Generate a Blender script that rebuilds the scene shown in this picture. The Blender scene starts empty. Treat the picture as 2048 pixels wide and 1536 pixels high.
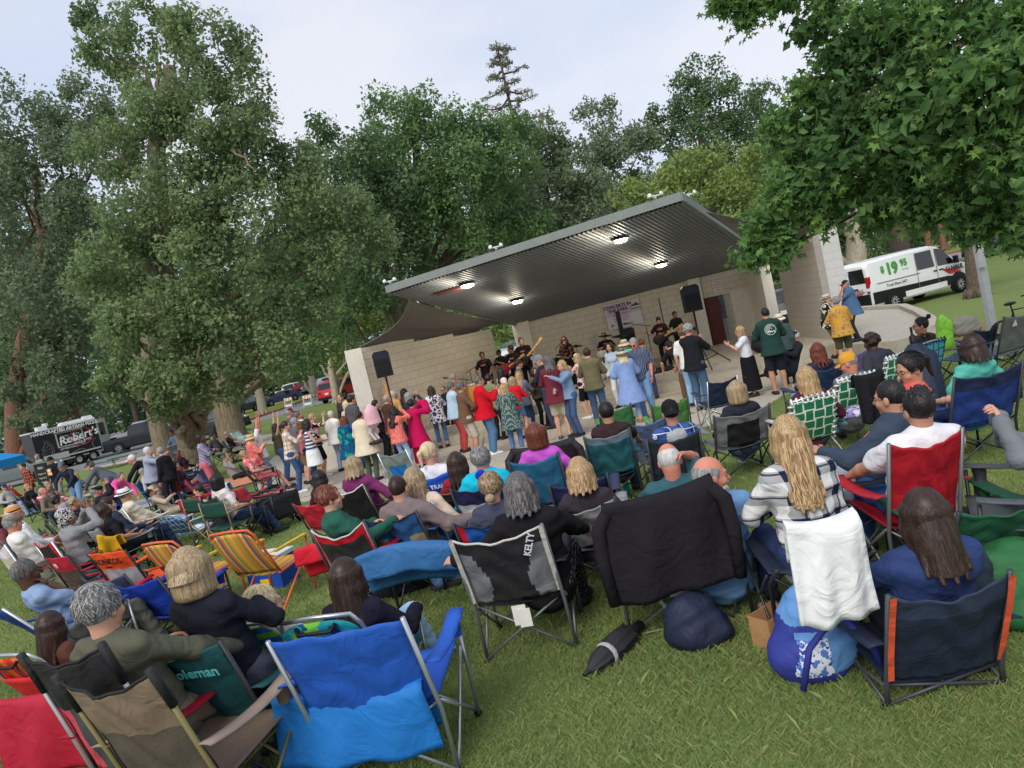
import bpy, math, random
import numpy as np
from mathutils import Vector, Matrix
R_=math.radians
rng=np.random.default_rng(11); random.seed(5)
SC=bpy.context.scene; COL=SC.collection
# ---------------- camera, sky, sun, exposure ----------------
F_=1450.; EYE=np.array([0,0,2.55]); ROLL=R_(13.0); PITCH=R_(4.3)
FW=np.array([0,math.cos(PITCH),-math.sin(PITCH)]); U0=np.array([0,math.sin(PITCH),math.cos(PITCH)]); R0=np.array([1.,0,0])
RT=R0*math.cos(ROLL)-U0*math.sin(ROLL); UP=R0*math.sin(ROLL)+U0*math.cos(ROLL)
cam=bpy.data.cameras.new('camera'); co=bpy.data.objects.new('camera',cam); COL.objects.link(co)
co.matrix_world=Matrix([[RT[i],UP[i],-FW[i],EYE[i]] for i in range(3)]+[[0,0,0,1]])
cam.sensor_width=36; cam.lens=36*F_/2048; cam.clip_start=.05; cam.clip_end=3000; SC.camera=co
W=bpy.data.worlds.new('World'); SC.world=W; W.use_nodes=True
nt=W.node_tree; bg=nt.nodes['Background']; bg.inputs[1].default_value=.1
sky=nt.nodes.new('ShaderNodeTexSky'); sky.sky_type='NISHITA'; sky.sun_disc=False
SUN_EL,SUN_AZ=R_(40),R_(-155)
sky.sun_elevation=SUN_EL; sky.sun_rotation=SUN_AZ
tc=nt.nodes.new('ShaderNodeTexCoord'); mp=nt.nodes.new('ShaderNodeMapping'); mp.inputs['Scale'].default_value=(1,1,2.2)
nz=nt.nodes.new('ShaderNodeTexNoise'); nz.inputs['Scale'].default_value=1.7; nz.inputs['Detail'].default_value=5; nz.inputs['Roughness'].default_value=.5
rp=nt.nodes.new('ShaderNodeValToRGB'); rp.color_ramp.elements[0].position=.36; rp.color_ramp.elements[1].position=.66
rp.color_ramp.elements[0].color=(2.75,3.4,4.6,1); rp.color_ramp.elements[1].color=(4.4,4.5,4.9,1)
mx=nt.nodes.new('ShaderNodeMix'); mx.data_type='RGBA'; mx.inputs[0].default_value=.93
nt.links.new(tc.outputs['Generated'],mp.inputs[0]); nt.links.new(mp.outputs[0],nz.inputs[0]); nt.links.new(nz.outputs[0],rp.inputs[0])
nt.links.new(sky.outputs[0],mx.inputs[6]); nt.links.new(rp.outputs[0],mx.inputs[7]); nt.links.new(mx.outputs[2],bg.inputs[0])
sl=bpy.data.lights.new('sun','SUN'); sl.energy=1.15; sl.angle=R_(32); sl.color=(1,.95,.86)
so=bpy.data.objects.new('sun',sl); COL.objects.link(so)
# sky sun direction: rotation 0 = +Y, positive clockwise seen from above
sd=Vector((math.sin(SUN_AZ)*math.cos(SUN_EL),math.cos(SUN_AZ)*math.cos(SUN_EL),math.sin(SUN_EL)))
so.rotation_euler=sd.to_track_quat('Z','Y').to_euler()
vs=SC.view_settings; vs.view_transform='Standard'; vs.look='None'; vs.exposure=.97; vs.gamma=1; vs.use_curve_mapping=False
try:
    SC.cycles.max_bounces=6; SC.cycles.transparent_max_bounces=8; SC.cycles.diffuse_bounces=3; SC.cycles.use_denoising=True
except Exception: pass
# ---------------- ground model and picture rays ----------------
def g(y): return .45*min(max((16-y)/11.5,0),1.3)
def ray(u,v): return RT*(u-1024)/F_-UP*(v-768)/F_+FW
def aty(u,v,y):
    d=ray(u,v); return EYE+d*(y/d[1])
def ground(u,v,h=0.):
    z=h; p=None
    for _ in range(20):
        d=ray(u,v); p=EYE+d*((z-EYE[2])/d[2]); z=h+g(p[1])
    return p
def L_(c):
    return tuple(((x/255)/12.92 if x<=10 else (((x/255)+.055)/1.055)**2.4) for x in c)
# ---------------- materials ----------------
MC={}
def nd(t,k,**kw):
    n=t.nodes.new(k)
    for a,b in kw.items():
        if a in n.inputs: n.inputs[a].default_value=b
        else: setattr(n,a,b)
    return n
def mat(col,rough=.8,pat='plain',c2=None,c3=None,sc=1.,bump=.15,bs=60.,var=.12,vs_=5.,metal=0.,trans=0.,emis=None,spec=.3,alpha=1.):
    """procedural material; colours are sRGB 0-255"""
    key=(tuple(col),rough,pat,tuple(c2) if c2 else 0,tuple(c3) if c3 else 0,sc,bump,bs,var,vs_,metal,trans,emis,spec,alpha)
    if key in MC: return MC[key]
    m=bpy.data.materials.new('%s_%d'%(pat,len(MC))); m.use_nodes=True; MC[key]=m
    t=m.node_tree; L=t.links; b=t.nodes['Principled BSDF']; out=t.nodes['Material Output']
    b.inputs['Roughness'].default_value=rough; b.inputs['Metallic'].default_value=metal; b.inputs['Specular IOR Level'].default_value=spec
    tc=nd(t,'ShaderNodeTexCoord'); O=tc.outputs['Object']
    a=L_(col)+(1,); c=(L_(c2)+(1,)) if c2 else a; d=(L_(c3)+(1,)) if c3 else c
    def rgb(x):
        n=nd(t,'ShaderNodeRGB'); n.outputs[0].default_value=x; return n.outputs[0]
    def mixc(f,x,y,bt='MIX'):
        n=nd(t,'ShaderNodeMix',data_type='RGBA',blend_type=bt)
        if hasattr(f,'links'): L.new(f,n.inputs[0])
        else: n.inputs[0].default_value=f
        for i,q in ((6,x),(7,y)):
            if hasattr(q,'links'): L.new(q,n.inputs[i])
            else: n.inputs[i].default_value=q
        return n.outputs[2]
    def math_(op,x,y=None):
        n=nd(t,'ShaderNodeMath',operation=op)
        for i,q in ((0,x),(1,y)):
            if q is None: continue
            if hasattr(q,'links'): L.new(q,n.inputs[i])
            else: n.inputs[i].default_value=q
        return n.outputs[0]
    sep=nd(t,'ShaderNodeSeparateXYZ'); L.new(O,sep.inputs[0]); X,Y,Z=sep.outputs
    def band(v,freq,duty,ph=0.):
        f=math_('FRACT',math_('ADD',math_('MULTIPLY',v,freq),100.13+ph)); return math_('LESS_THAN',f,duty)
    def noise(s,det=3,co_=None):
        n=nd(t,'ShaderNodeTexNoise',Scale=s,Detail=det); L.new(co_ or O,n.inputs['Vector']); return n.outputs[0]
    def thr(v,x): return math_('GREATER_THAN',v,x)
    if pat=='plain': base=rgb(a)
    elif pat=='plaid':
        h=math_('ADD',math_('MULTIPLY',X,1.),math_('MULTIPLY',Y,.8)); f=9*sc
        s1=math_('MULTIPLY',math_('ADD',band(h,f,.45),band(Z,f,.45)),.5); base=mixc(s1,a,c)
        base=mixc(math_('MULTIPLY',math_('MAXIMUM',band(h,f,.08,.7),band(Z,f,.08,.7)),.85),base,d)
    elif pat=='stripes': base=mixc(band(X,12*sc,.5),a,c)
    elif pat=='hstripes': base=mixc(band(Z,14*sc,.5),a,c)
    elif pat=='multi':
        r=nd(t,'ShaderNodeValToRGB'); r.color_ramp.interpolation='CONSTANT'; e=r.color_ramp.elements
        cols=[(232,178,60),(225,140,50),(150,165,60),(215,90,50),(232,178,60),(70,80,140),(205,95,45),(225,175,70),(120,150,80),(232,150,50)]
        e[0].color=L_(cols[0])+(1,); e[1].position=.1; e[1].color=L_(cols[1])+(1,)
        for i in range(2,10):
            q=e.new(i/10); q.color=L_(cols[i])+(1,)
        L.new(math_('FRACT',math_('ADD',math_('MULTIPLY',X,3.2*sc),10.)),r.inputs[0]); base=mixc(math_('MULTIPLY',noise(90),.35),r.outputs[0],(.55,.35,.1,1))
    elif pat in('floral','camo','dots','leafy','splash'):
        if pat=='dots':
            v=nd(t,'ShaderNodeTexVoronoi',Scale=16*sc,Randomness=.25 if sc>1 else .8); L.new(O,v.inputs['Vector']); f=math_('LESS_THAN',v.outputs['Distance'],.3); base=mixc(f,a,c)
        elif pat=='floral':
            v=nd(t,'ShaderNodeTexVoronoi',Scale=14*sc,feature='DISTANCE_TO_EDGE'); w=nd(t,'ShaderNodeTexNoise',Scale=9*sc); L.new(O,w.inputs['Vector'])
            mxn=nd(t,'ShaderNodeMix',data_type='VECTOR'); mxn.inputs[0].default_value=.12; L.new(O,mxn.inputs[4]); L.new(w.outputs[1],mxn.inputs[5]); L.new(mxn.outputs[1],v.inputs['Vector'])
            base=mixc(math_('LESS_THAN',v.outputs['Distance'],.12),a,c)
        elif pat=='leafy':
            w=nd(t,'ShaderNodeTexWave',Scale=5*sc,Distortion=14,Detail=3); L.new(O,w.inputs['Vector']); base=mixc(thr(w.outputs[1],.6),a,c); base=mixc(thr(noise(7*sc),.58),base,d)
        else:
            base=mixc(thr(noise(6*sc,4),.52),a,c); base=mixc(thr(noise(9*sc,2),.6),base,d)
    elif pat=='weave':
        f=9.5*sc; ax=band(X,f,.5); fx=math_('FRACT',math_('ADD',math_('MULTIPLY',X,f),100.)); fz=math_('FRACT',math_('ADD',math_('MULTIPLY',Z,f),100.))
        ix=math_('FLOOR',math_('MULTIPLY',X,f)); iz=math_('FLOOR',math_('MULTIPLY',Z,f))
        par=math_('LESS_THAN',math_('FRACT',math_('ADD',math_('MULTIPLY',math_('ADD',ix,iz),.5),50.)),.25)
        ex=math_('GREATER_THAN',math_('ABSOLUTE',math_('SUBTRACT',fx,.5)),.36); ez=math_('GREATER_THAN',math_('ABSOLUTE',math_('SUBTRACT',fz,.5)),.36)
        n=nd(t,'ShaderNodeMix',data_type='FLOAT'); L.new(par,n.inputs[0]); L.new(ex,n.inputs[2]); L.new(ez,n.inputs[3])
        base=mixc(n.outputs[0],a,c)
    elif pat=='block':
        br=nd(t,'ShaderNodeTexBrick',Scale=1.); br.inputs['Color1'].default_value=a; br.inputs['Color2'].default_value=c; br.inputs['Mortar'].default_value=d
        br.inputs['Brick Width'].default_value=.4; br.inputs['Row Height'].default_value=.2; br.inputs['Mortar Size'].default_value=.006; br.inputs['Mortar Smooth'].default_value=.2
        cmb=nd(t,'ShaderNodeCombineXYZ'); L.new(math_('ADD',X,Y),cmb.inputs[0]); L.new(Z,cmb.inputs[1]); L.new(cmb.outputs[0],br.inputs['Vector'])
        n2=noise(1.3,4); base=mixc(math_('MULTIPLY',n2,.35),br.outputs[0],tuple(x*.75 for x in a[:3])+(1,))
    elif pat=='skin':
        base=mixc(math_('MULTIPLY',noise(22,3),.5),a,c)
        b.inputs['Subsurface Weight'].default_value=.12; b.inputs['Subsurface Radius'].default_value=(.02,.008,.004)
    elif pat=='hair':
        m2=nd(t,'ShaderNodeMapping'); m2.inputs['Scale'].default_value=(1,1,.08); L.new(O,m2.inputs[0]); n1=noise(120*sc,2,m2.outputs[0]); n2=noise(45,2,m2.outputs[0])
        n1=math_('MULTIPLY',math_('SUBTRACT',n1,.36),3.2); n1=math_('MINIMUM',math_('MAXIMUM',n1,0.),1.); base=mixc(n1,a,c); n2=math_('MINIMUM',math_('MAXIMUM',math_('MULTIPLY',math_('SUBTRACT',n2,.45),5.),0.),1.); base=mixc(math_('MULTIPLY',n2,.6),base,d)
    elif pat=='denim':
        base=mixc(math_('MULTIPLY',noise(5,3),.9),a,c)
    elif pat=='bark':
        m2=nd(t,'ShaderNodeMapping'); m2.inputs['Scale'].default_value=(1,1,.22); L.new(O,m2.inputs[0])
        v=nd(t,'ShaderNodeTexVoronoi',Scale=7*sc,feature='DISTANCE_TO_EDGE'); L.new(m2.outputs[0],v.inputs['Vector'])
        base=mixc(math_('MULTIPLY',noise(9*sc,6,m2.outputs[0]),1.),a,c); base=mixc(math_('MULTIPLY',math_('LESS_THAN',v.outputs['Distance'],.05),.55),base,d)
    elif pat=='leaf':
        gm=nd(t,'ShaderNodeNewGeometry'); base=mixc(gm.outputs['Random Per Island'],a,c); base=mixc(math_('MULTIPLY',thr(noise(.55*sc,2),.56),.55),base,d)
    elif pat=='mottle':
        base=mixc(noise(2.2*sc,6),a,c); base=mixc(math_('MULTIPLY',thr(noise(11*sc,5),.6),.5),base,d)
    elif pat=='lawn':
        base=mixc(noise(.35*sc,5),a,c); base=mixc(math_('MULTIPLY',noise(3.1*sc,8),.75),base,d); base=mixc(math_('MULTIPLY',thr(noise(38*sc,5),.5),.35),base,tuple(x*.45 for x in a[:3])+(1,))
    elif pat=='grass':
        gm=nd(t,'ShaderNodeNewGeometry'); base=mixc(gm.outputs['Random Per Island'],a,c); base=mixc(math_('MULTIPLY',noise(1.1,5),.8),base,d)
        r_=math_('GREATER_THAN',gm.outputs['Random Per Island'],.9); base=mixc(math_('MULTIPLY',r_,.8),base,(.42,.36,.16,1))
    else: base=rgb(a)
    if var:
        vv=math_('ADD',math_('MULTIPLY',noise(vs_,4),2*var),1-var); vm=nd(t,'ShaderNodeCombineXYZ')
        for i in range(3): L.new(vv,vm.inputs[i])
        base=mixc(1.,base,vm.outputs[0],'MULTIPLY')
    L.new(base,b.inputs['Base Color'])
    if bump:
        bn=nd(t,'ShaderNodeBump',Strength=bump,Distance=.02)
        if pat=='bark': L.new(v.outputs['Distance'],bn.inputs['Height']); bn.inputs['Distance'].default_value=.05
        elif pat=='block': L.new(br.outputs['Fac'],bn.inputs['Height']); bn.invert=True; bn.inputs['Distance'].default_value=.01
        elif bs in(26.01,14.01):
            w_=nd(t,'ShaderNodeTexNoise',Scale=6.5 if bs>20 else 5.,Detail=2.5,Distortion=1.8); L.new(O,w_.inputs['Vector']); hgt=math_('ADD',math_('MULTIPLY',w_.outputs[0],1.),math_('MULTIPLY',noise(300,2),.06)); L.new(hgt,bn.inputs['Height']); bn.inputs['Distance'].default_value=.045
        else: L.new(noise(bs,3),bn.inputs['Height'])
        L.new(bn.outputs[0],b.inputs['Normal'])
    if emis: b.inputs['Emission Color'].default_value=L_(emis[0])+(1,); b.inputs['Emission Strength'].default_value=emis[1]
    if trans:
        tr=nd(t,'ShaderNodeBsdfTranslucent'); L.new(base,tr.inputs[0]); ms=nd(t,'ShaderNodeMixShader'); ms.inputs[0].default_value=trans
        L.new(b.outputs[0],ms.inputs[1]); L.new(tr.outputs[0],ms.inputs[2]); L.new(ms.outputs[0],out.inputs[0])
    if alpha<1: b.inputs['Alpha'].default_value=alpha
    return m
def cloth(c,pat='plain',c2=None,c3=None,sc=1.): return mat(c,.9,pat,c2,c3,sc,.42,26.01,.16,9.,spec=.12)
def nylon(c,pat='plain',c2=None,c3=None,sc=1.): return mat(c,.62,pat,c2,c3,sc,.4,14.01,.15,6.,spec=.3)
def paint(c,rough=.3,metal=0.): return mat(c,rough,bump=0,var=.05,metal=metal,spec=.5)
GLASS=mat((22,26,30),.06,bump=0,var=0,spec=.8); BLACK=mat((24,24,26),.5,var=.1); RUBBER=mat((22,22,23),.85,var=.15); CHROME=mat((190,192,196),.25,bump=0,var=.05,metal=.9)
# ---------------- mesh building ----------------
class MB:
    def __init__(s): s.V=[]; s.n=0; s.F=[]; s.M=[]
    def add(s,V,F,m=0,X=None):
        V=np.asarray(V,float).reshape(-1,3)
        if X is not None:
            A=np.array(X); V=V@A[:3,:3].T+A[:3,3]
        if isinstance(F,np.ndarray): F=[tuple(r) for r in (F+s.n).tolist()]
        else: F=[tuple(i+s.n for i in f) for f in F]
        s.V.append(V); s.n+=len(V); s.F+=F; s.M+=[m]*len(F); return s
    def merge(s,o,mo=0):
        s.V+=o.V; s.F+=[tuple(i+s.n for i in f) for f in o.F]; s.M+=[m+mo for m in o.M]; s.n+=o.n; return s
    def box(s,c,d,m=0,X=None,tap=1.):
        c=np.array(c,float); d=np.array(d,float)/2
        V=[(x*d[0]*(tap if z>0 else 1),y*d[1]*(tap if z>0 else 1),z*d[2]) for z in(-1,1) for y in(-1,1) for x in(-1,1)]
        V=np.array(V)+c
        return s.add(V,[(0,2,3,1),(4,5,7,6),(0,1,5,4),(2,6,7,3),(0,4,6,2),(1,3,7,5)],m,X)
    def tube(s,P,r,m=0,n=8,cap=True,X=None):
        P=np.array(P,float); k=len(P); r=np.full(k,r) if np.isscalar(r) else np.array(r,float)
        T=np.gradient(P,axis=0); T/=np.linalg.norm(T,axis=1)[:,None]+1e-9
        ref=np.array([0,0,1.]) if abs(T[0][2])<.9 else np.array([1.,0,0]); V=[]
        A=np.cross(T[0],ref); A/=np.linalg.norm(A)
        th=np.arange(n)*2*math.pi/n
        for i in range(k):
            A=A-T[i]*(A@T[i]); A/=np.linalg.norm(A)+1e-9; B=np.cross(T[i],A)
            V.append(P[i]+r[i]*(np.cos(th)[:,None]*A+np.sin(th)[:,None]*B))
        V=np.concatenate(V); F=[]
        for i in range(k-1):
            for j in range(n):
                q=(j+1)%n; F.append((i*n+j,i*n+q,(i+1)*n+q,(i+1)*n+j))
        if cap: F+= [tuple(range(n))[::-1],tuple(range((k-1)*n,k*n))]
        return s.add(V,F,m,X)
    def grid(s,G,m=0,X=None,close=False):
        G=np.asarray(G,float); a,b=G.shape[:2]; I=np.arange(a*b).reshape(a,b)
        if close: I=np.concatenate([I,I[:,:1]],1)
        F=np.stack([I[:-1,:-1],I[1:,:-1],I[1:,1:],I[:-1,1:]],-1).reshape(-1,4)
        return s.add(G.reshape(-1,3),F,m,X)
    def lathe(s,prof,m=0,n=16,X=None,sx=1.,sy=1.):
        th=np.arange(n)*2*math.pi/n; G=np.array([[(r*math.cos(a)*sx,r*math.sin(a)*sy,z) for a in th] for r,z in prof])
        return s.grid(G,m,X,True)
    def prism(s,poly,a,b,axis=0,m=0,X=None):
        """polygon in the two other axes, extruded a..b along axis"""
        k=len(poly); V=[]
        for t in(a,b):
            for p in poly:
                q=list(p); q.insert(axis,t); V.append(q)
        F=[tuple(range(k))[::-1],tuple(range(k,2*k))]+[(i,(i+1)%k,k+(i+1)%k,k+i) for i in range(k)]
        return s.add(V,F,m,X)
    def ell(s,c,r,m=0,n=10,X=None):
        th=np.linspace(0,math.pi,n//2+2); ph=np.arange(n)*2*math.pi/n
        G=np.array([[(c[0]+r[0]*math.sin(t)*math.cos(p),c[1]+r[1]*math.sin(t)*math.sin(p),c[2]+r[2]*math.cos(t)) for p in ph] for t in th])
        return s.grid(G[::-1],m,X,True)
    def text(s,txt,size,X,m=0,depth=.002,align='CENTER',shear=0.,bold=0.):
        """letters lie in local XY plane of X, facing +Z"""
        cu=bpy.data.curves.new('t','FONT'); cu.body=txt; cu.size=size; cu.align_x=align; cu.align_y='CENTER'; cu.resolution_u=2; cu.shear=shear; cu.offset=bold; cu.extrude=depth/2
        ob=bpy.data.objects.new('t',cu); me=bpy.data.meshes.new_from_object(ob)
        V=np.array([v.co[:] for v in me.vertices]); F=[tuple(p.vertices) for p in me.polygons]
        if len(V): s.add(V,F,m,X)
        bpy.data.objects.remove(ob); bpy.data.curves.remove(cu); bpy.data.meshes.remove(me); return s
    def mesh(s,name,mats,smooth=False,fixn=False):
        me=bpy.data.meshes.new(name); V=np.concatenate(s.V)
        me.vertices.add(len(V)); me.vertices.foreach_set('co',V.astype(np.float32).ravel())
        sz=np.array([len(f) for f in s.F]); lp=np.fromiter((i for f in s.F for i in f),np.int32,int(sz.sum()))
        me.loops.add(len(lp)); me.loops.foreach_set('vertex_index',lp); me.polygons.add(len(sz))
        me.polygons.foreach_set('loop_start',np.concatenate([[0],np.cumsum(sz)[:-1]]).astype(np.int32))
        try: me.polygons.foreach_set('loop_total',sz.astype(np.int32))
        except Exception: pass
        for m in (mats if isinstance(mats,(list,tuple)) else [mats]): me.materials.append(m)
        me.polygons.foreach_set('material_index',np.array(s.M,np.int32))
        me.polygons.foreach_set('use_smooth',np.full(len(sz),bool(smooth)))
        me.update(calc_edges=True); me.validate(); return me
    def build(s,name,mats,parent=None,smooth=False):
        o=bpy.data.objects.new(name,s.mesh(name,mats,smooth)); COL.objects.link(o)
        if parent is not None: o.parent=parent
        return o
def rawmesh(name,V,quads,mats,parent=None,smooth=False,mi=None):
    """fast path: V (n,3), quads (k,3 or 4)"""
    me=bpy.data.meshes.new(name); V=np.ascontiguousarray(V,np.float32); k,w=quads.shape
    me.vertices.add(len(V)); me.vertices.foreach_set('co',V.ravel())
    me.loops.add(k*w); me.loops.foreach_set('vertex_index',quads.astype(np.int32).ravel()); me.polygons.add(k)
    me.polygons.foreach_set('loop_start',(np.arange(k)*w).astype(np.int32))
    for m in (mats if isinstance(mats,(list,tuple)) else [mats]): me.materials.append(m)
    if mi is not None: me.polygons.foreach_set('material_index',mi.astype(np.int32))
    me.polygons.foreach_set('use_smooth',np.full(k,bool(smooth)))
    me.update(calc_edges=True)
    o=bpy.data.objects.new(name,me); COL.objects.link(o)
    if parent is not None: o.parent=parent
    return o
def tag(o,label=None,cat=None,group=None,kind=None):
    if label: o['label']=label
    if cat: o['category']=cat
    if group: o['group']=group
    if kind: o['kind']=kind
    return o
def thing(name,label,cat,loc=(0,0,0),yaw=0.,group=None):
    o=bpy.data.objects.new(name,None); o.empty_display_size=.1; COL.objects.link(o); o.location=tuple(map(float,loc)); o.rotation_euler=(0,0,R_(yaw))
    return tag(o,label,cat,group)
def copy_thing(o,loc,yaw,label=None,scale=None):
    c=o.copy(); COL.objects.link(c); c.location=loc; c.rotation_euler=(0,0,R_(yaw))
    if scale: c.scale=(scale,)*3
    if label: c['label']=label
    def rec(a,b):
        for ch in list(a.children):
            d=ch.copy(); COL.objects.link(d); d.parent=b; rec(ch,d)
    rec(o,c); return c
def XF(loc=(0,0,0),rx=0,ry=0,rz=0,s=1.):
    return Matrix.Translation(loc)@Matrix.Rotation(R_(rz),4,'Z')@Matrix.Rotation(R_(ry),4,'Y')@Matrix.Rotation(R_(rx),4,'X')@Matrix.Scale(s,4)
def rotz(p,yaw):
    c,s=math.cos(R_(yaw)),math.sin(R_(yaw)); return np.array([c*p[0]-s*p[1],s*p[0]+c*p[1],p[2]])
# ---------------- implicit surfaces ----------------
def snet(D,org,h):
    nx,ny,nz=D.shape; S=D<0
    c=np.zeros((nx-1,ny-1,nz-1),np.int8)
    for i in(0,1):
        for j in(0,1):
            for k in(0,1): c+=S[i:nx-1+i,j:ny-1+j,k:nz-1+k]
    I,J,K=np.nonzero((c>0)&(c<8)); n=len(I)
    if n==0: return np.zeros((0,3)),np.zeros((0,4),int)
    idx=np.full(c.shape,-1,np.int32); idx[I,J,K]=np.arange(n)
    acc=np.zeros((n,3)); cnt=np.zeros(n)
    cor=[(i,j,k) for i in(0,1) for j in(0,1) for k in(0,1)]
    for a in cor:
        for ax in range(3):
            if a[ax]: continue
            b=list(a); b[ax]=1
            fa=D[I+a[0],J+a[1],K+a[2]]; fb=D[I+b[0],J+b[1],K+b[2]]; m=(fa<0)!=(fb<0)
            t=np.where(m,fa/np.where(fa==fb,1,fa-fb),0); p=np.tile(np.array(a,float),(n,1)); p[:,ax]+=t
            acc+=p*m[:,None]; cnt+=m
    V=(np.stack([I,J,K],1)+acc/cnt[:,None])*h+org
    Q=[]
    for ax in range(3):
        o1,o2=(ax+1)%3,(ax+2)%3
        sl0=[slice(None)]*3; sl1=[slice(None)]*3; sl0[ax]=slice(0,-1); sl1[ax]=slice(1,None)
        for o in(o1,o2): sl0[o]=slice(1,-1); sl1[o]=slice(1,-1)
        A=S[tuple(sl0)]; B=S[tuple(sl1)]; e=np.nonzero(A!=B)
        if len(e[0])==0: continue
        flip=A[e]; base=[e[0].copy(),e[1].copy(),e[2].copy()]
        for o in(o1,o2): base[o]=base[o]+1
        def cell(d1,d2):
            q=[x.copy() for x in base]; q[o1]=q[o1]-d1; q[o2]=q[o2]-d2; return idx[q[0],q[1],q[2]]
        q=np.stack([cell(1,1),cell(0,1),cell(0,0),cell(1,0)],1); q[~flip]=q[~flip][:,::-1]; Q.append(q)
    return V,np.concatenate(Q)
class SDF:
    def __init__(s): s.p=[]
    def rc(s,a,b,ra,rb,k=.02,n=None,fl=1.,sub=False): s.p.append(('r',np.array(a,float),np.array(b,float),ra,rb,k,n,fl,sub)); return s
    def ell(s,c,r,k=.02,M=None,sub=False): s.p.append(('e',np.array(c,float),np.array(r,float),M,None,k,None,1.,sub)); return s
    def cut(s,c,n): s.p.append(('c',np.array(c,float),np.array(n,float),None,None,0,None,1.,True)); return s
    def run(s,h,disp=None):
        lo=np.full(3,9e9); hi=-lo
        for q in s.p:
            if q[8]: continue
            if q[0]=='r': r=max(q[3],q[4]); a=np.minimum(q[1],q[2])-r; b=np.maximum(q[1],q[2])+r
            else: r=max(q[2]) if q[3] is not None else q[2]; a=q[1]-r; b=q[1]+r
            lo=np.minimum(lo,a); hi=np.maximum(hi,b)
        lo-=2.2*h; hi+=2.2*h; N=np.ceil((hi-lo)/h).astype(int)+1
        ax=[lo[i]+h*np.arange(N[i]) for i in range(3)]; D=np.full(N,.2,np.float32)
        for q in s.p:
            typ,k,sub=q[0],q[5],q[8]
            if typ=='c': sl=tuple(slice(0,N[i]) for i in range(3))
            else:
                if typ=='r': r=max(q[3],q[4]); a=np.minimum(q[1],q[2])-r; b=np.maximum(q[1],q[2])+r
                else: r=max(q[2]) if q[3] is not None else q[2]; a=q[1]-r; b=q[1]+r
                m=k*1.3+2.5*h; i0=np.clip(np.floor((a-m-lo)/h).astype(int),0,N); i1=np.clip(np.ceil((b+m-lo)/h).astype(int)+1,0,N)
                sl=tuple(slice(i0[i],i1[i]) for i in range(3))
                if any(i1<=i0): continue
            x=ax[0][sl[0]][:,None,None]; y=ax[1][sl[1]][None,:,None]; z=ax[2][sl[2]][None,None,:]
            if typ=='c': D[sl]=np.maximum(D[sl],(x-q[1][0])*q[2][0]+(y-q[1][1])*q[2][1]+(z-q[1][2])*q[2][2]); continue
            if typ=='r':
                a,b=q[1],q[2]; ba=b-a; L2=ba@ba+1e-12; px,py,pz=x-a[0],y-a[1],z-a[2]
                t=np.clip((px*ba[0]+py*ba[1]+pz*ba[2])/L2,0,1); dx=px-t*ba[0]; dy=py-t*ba[1]; dz=pz-t*ba[2]
                rr=q[3]+(q[4]-q[3])*t
                if q[6] is not None:
                    n=q[6]; dn=dx*n[0]+dy*n[1]+dz*n[2]; e=dn*(1/q[7]-1); dx=dx+e*n[0]; dy=dy+e*n[1]; dz=dz+e*n[2]
                    d=(np.sqrt(dx*dx+dy*dy+dz*dz)-rr)*(q[7]*.5+.5)
                else: d=np.sqrt(dx*dx+dy*dy+dz*dz)-rr
            else:
                px,py,pz=x-q[1][0],y-q[1][1],z-q[1][2]
                if q[3] is not None:
                    M=q[3]; px,py,pz=(M[0][0]*px+M[1][0]*py+M[2][0]*pz,M[0][1]*px+M[1][1]*py+M[2][1]*pz,M[0][2]*px+M[1][2]*py+M[2][2]*pz)
                r=q[2]; k1=np.sqrt((px/r[0])**2+(py/r[1])**2+(pz/r[2])**2); d=(k1-1)*min(r)*.6+(k1-1)*(sum(r)/3)*.4
            E=D[sl]
            if sub:
                hh=np.clip(.5-.5*(E+d)/max(k,1e-6),0,1); D[sl]=E+(-d-E)*hh+k*hh*(1-hh) if k>0 else np.maximum(E,-d)
            else:
                hh=np.clip(.5+.5*(E-d)/max(k,1e-6),0,1); D[sl]=E+(d-E)*hh-k*hh*(1-hh)
        if disp is not None:
            D=D+disp(ax[0][:,None,None],ax[1][None,:,None],ax[2][None,None,:])
        return snet(D,lo,h)
# ================= setting: ground, paving, roads =================
def sheet(name,rows,z,m,kind='structure',nx=14):
    G=np.array([[(xl+(xr-xl)*i/nx,y,g(y)+z) for i in range(nx+1)] for y,xl,xr in rows]); b=MB().grid(G.transpose(1,0,2))
    o=b.build(name,m,None,True); return tag(o,kind=kind)
def densify(rows,st=.8):
    out=[]
    for (y0,a0,b0),(y1,a1,b1) in zip(rows[:-1],rows[1:]):
        k=max(1,int((y1-y0)/st)) if y1<40 else 1
        out+=[(y0+(y1-y0)*i/k,a0+(a1-a0)*i/k,b0+(b1-b0)*i/k) for i in range(k)]
    return out+[rows[-1]]
LAWN=mat((124,140,82),.95,'lawn',(142,156,94),(108,120,68),1.,.6,45.,.12,.6,spec=.1)
CONC=mat((176,168,152),.9,'mottle',(190,182,168),(150,142,128),1.,.2,40.,.1,spec=.2)
ASPH=mat((128,128,128),.95,'mottle',(142,142,140),(112,112,112),.6,.2,30.,.1,spec=.2)
KERBR=mat((150,62,48),.85,'mottle',(168,76,60),(120,90,80),1.)
ys=[-9,-4,0]+[i*.7 for i in range(1,26)]+[20,26,34,45,60,85,120,180,280,420]
sheet('lawn',[(y,-420,420) for y in ys],0,LAWN,nx=60)
PLAZA=densify([(12.2,1.0,2.6),(12.5,.3,3.9),(13.3,-1.8,4.6),(14.0,-3.2,5.1),(14.6,-4.7,6.0),(16,-5.8,7.0),(18,-6.85,7.9),(20.9,-7.86,4),(25.6,-8.84,-1),(29,-7.7,-5)],.5)
sheet('plaza',PLAZA,.006,CONC)
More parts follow.
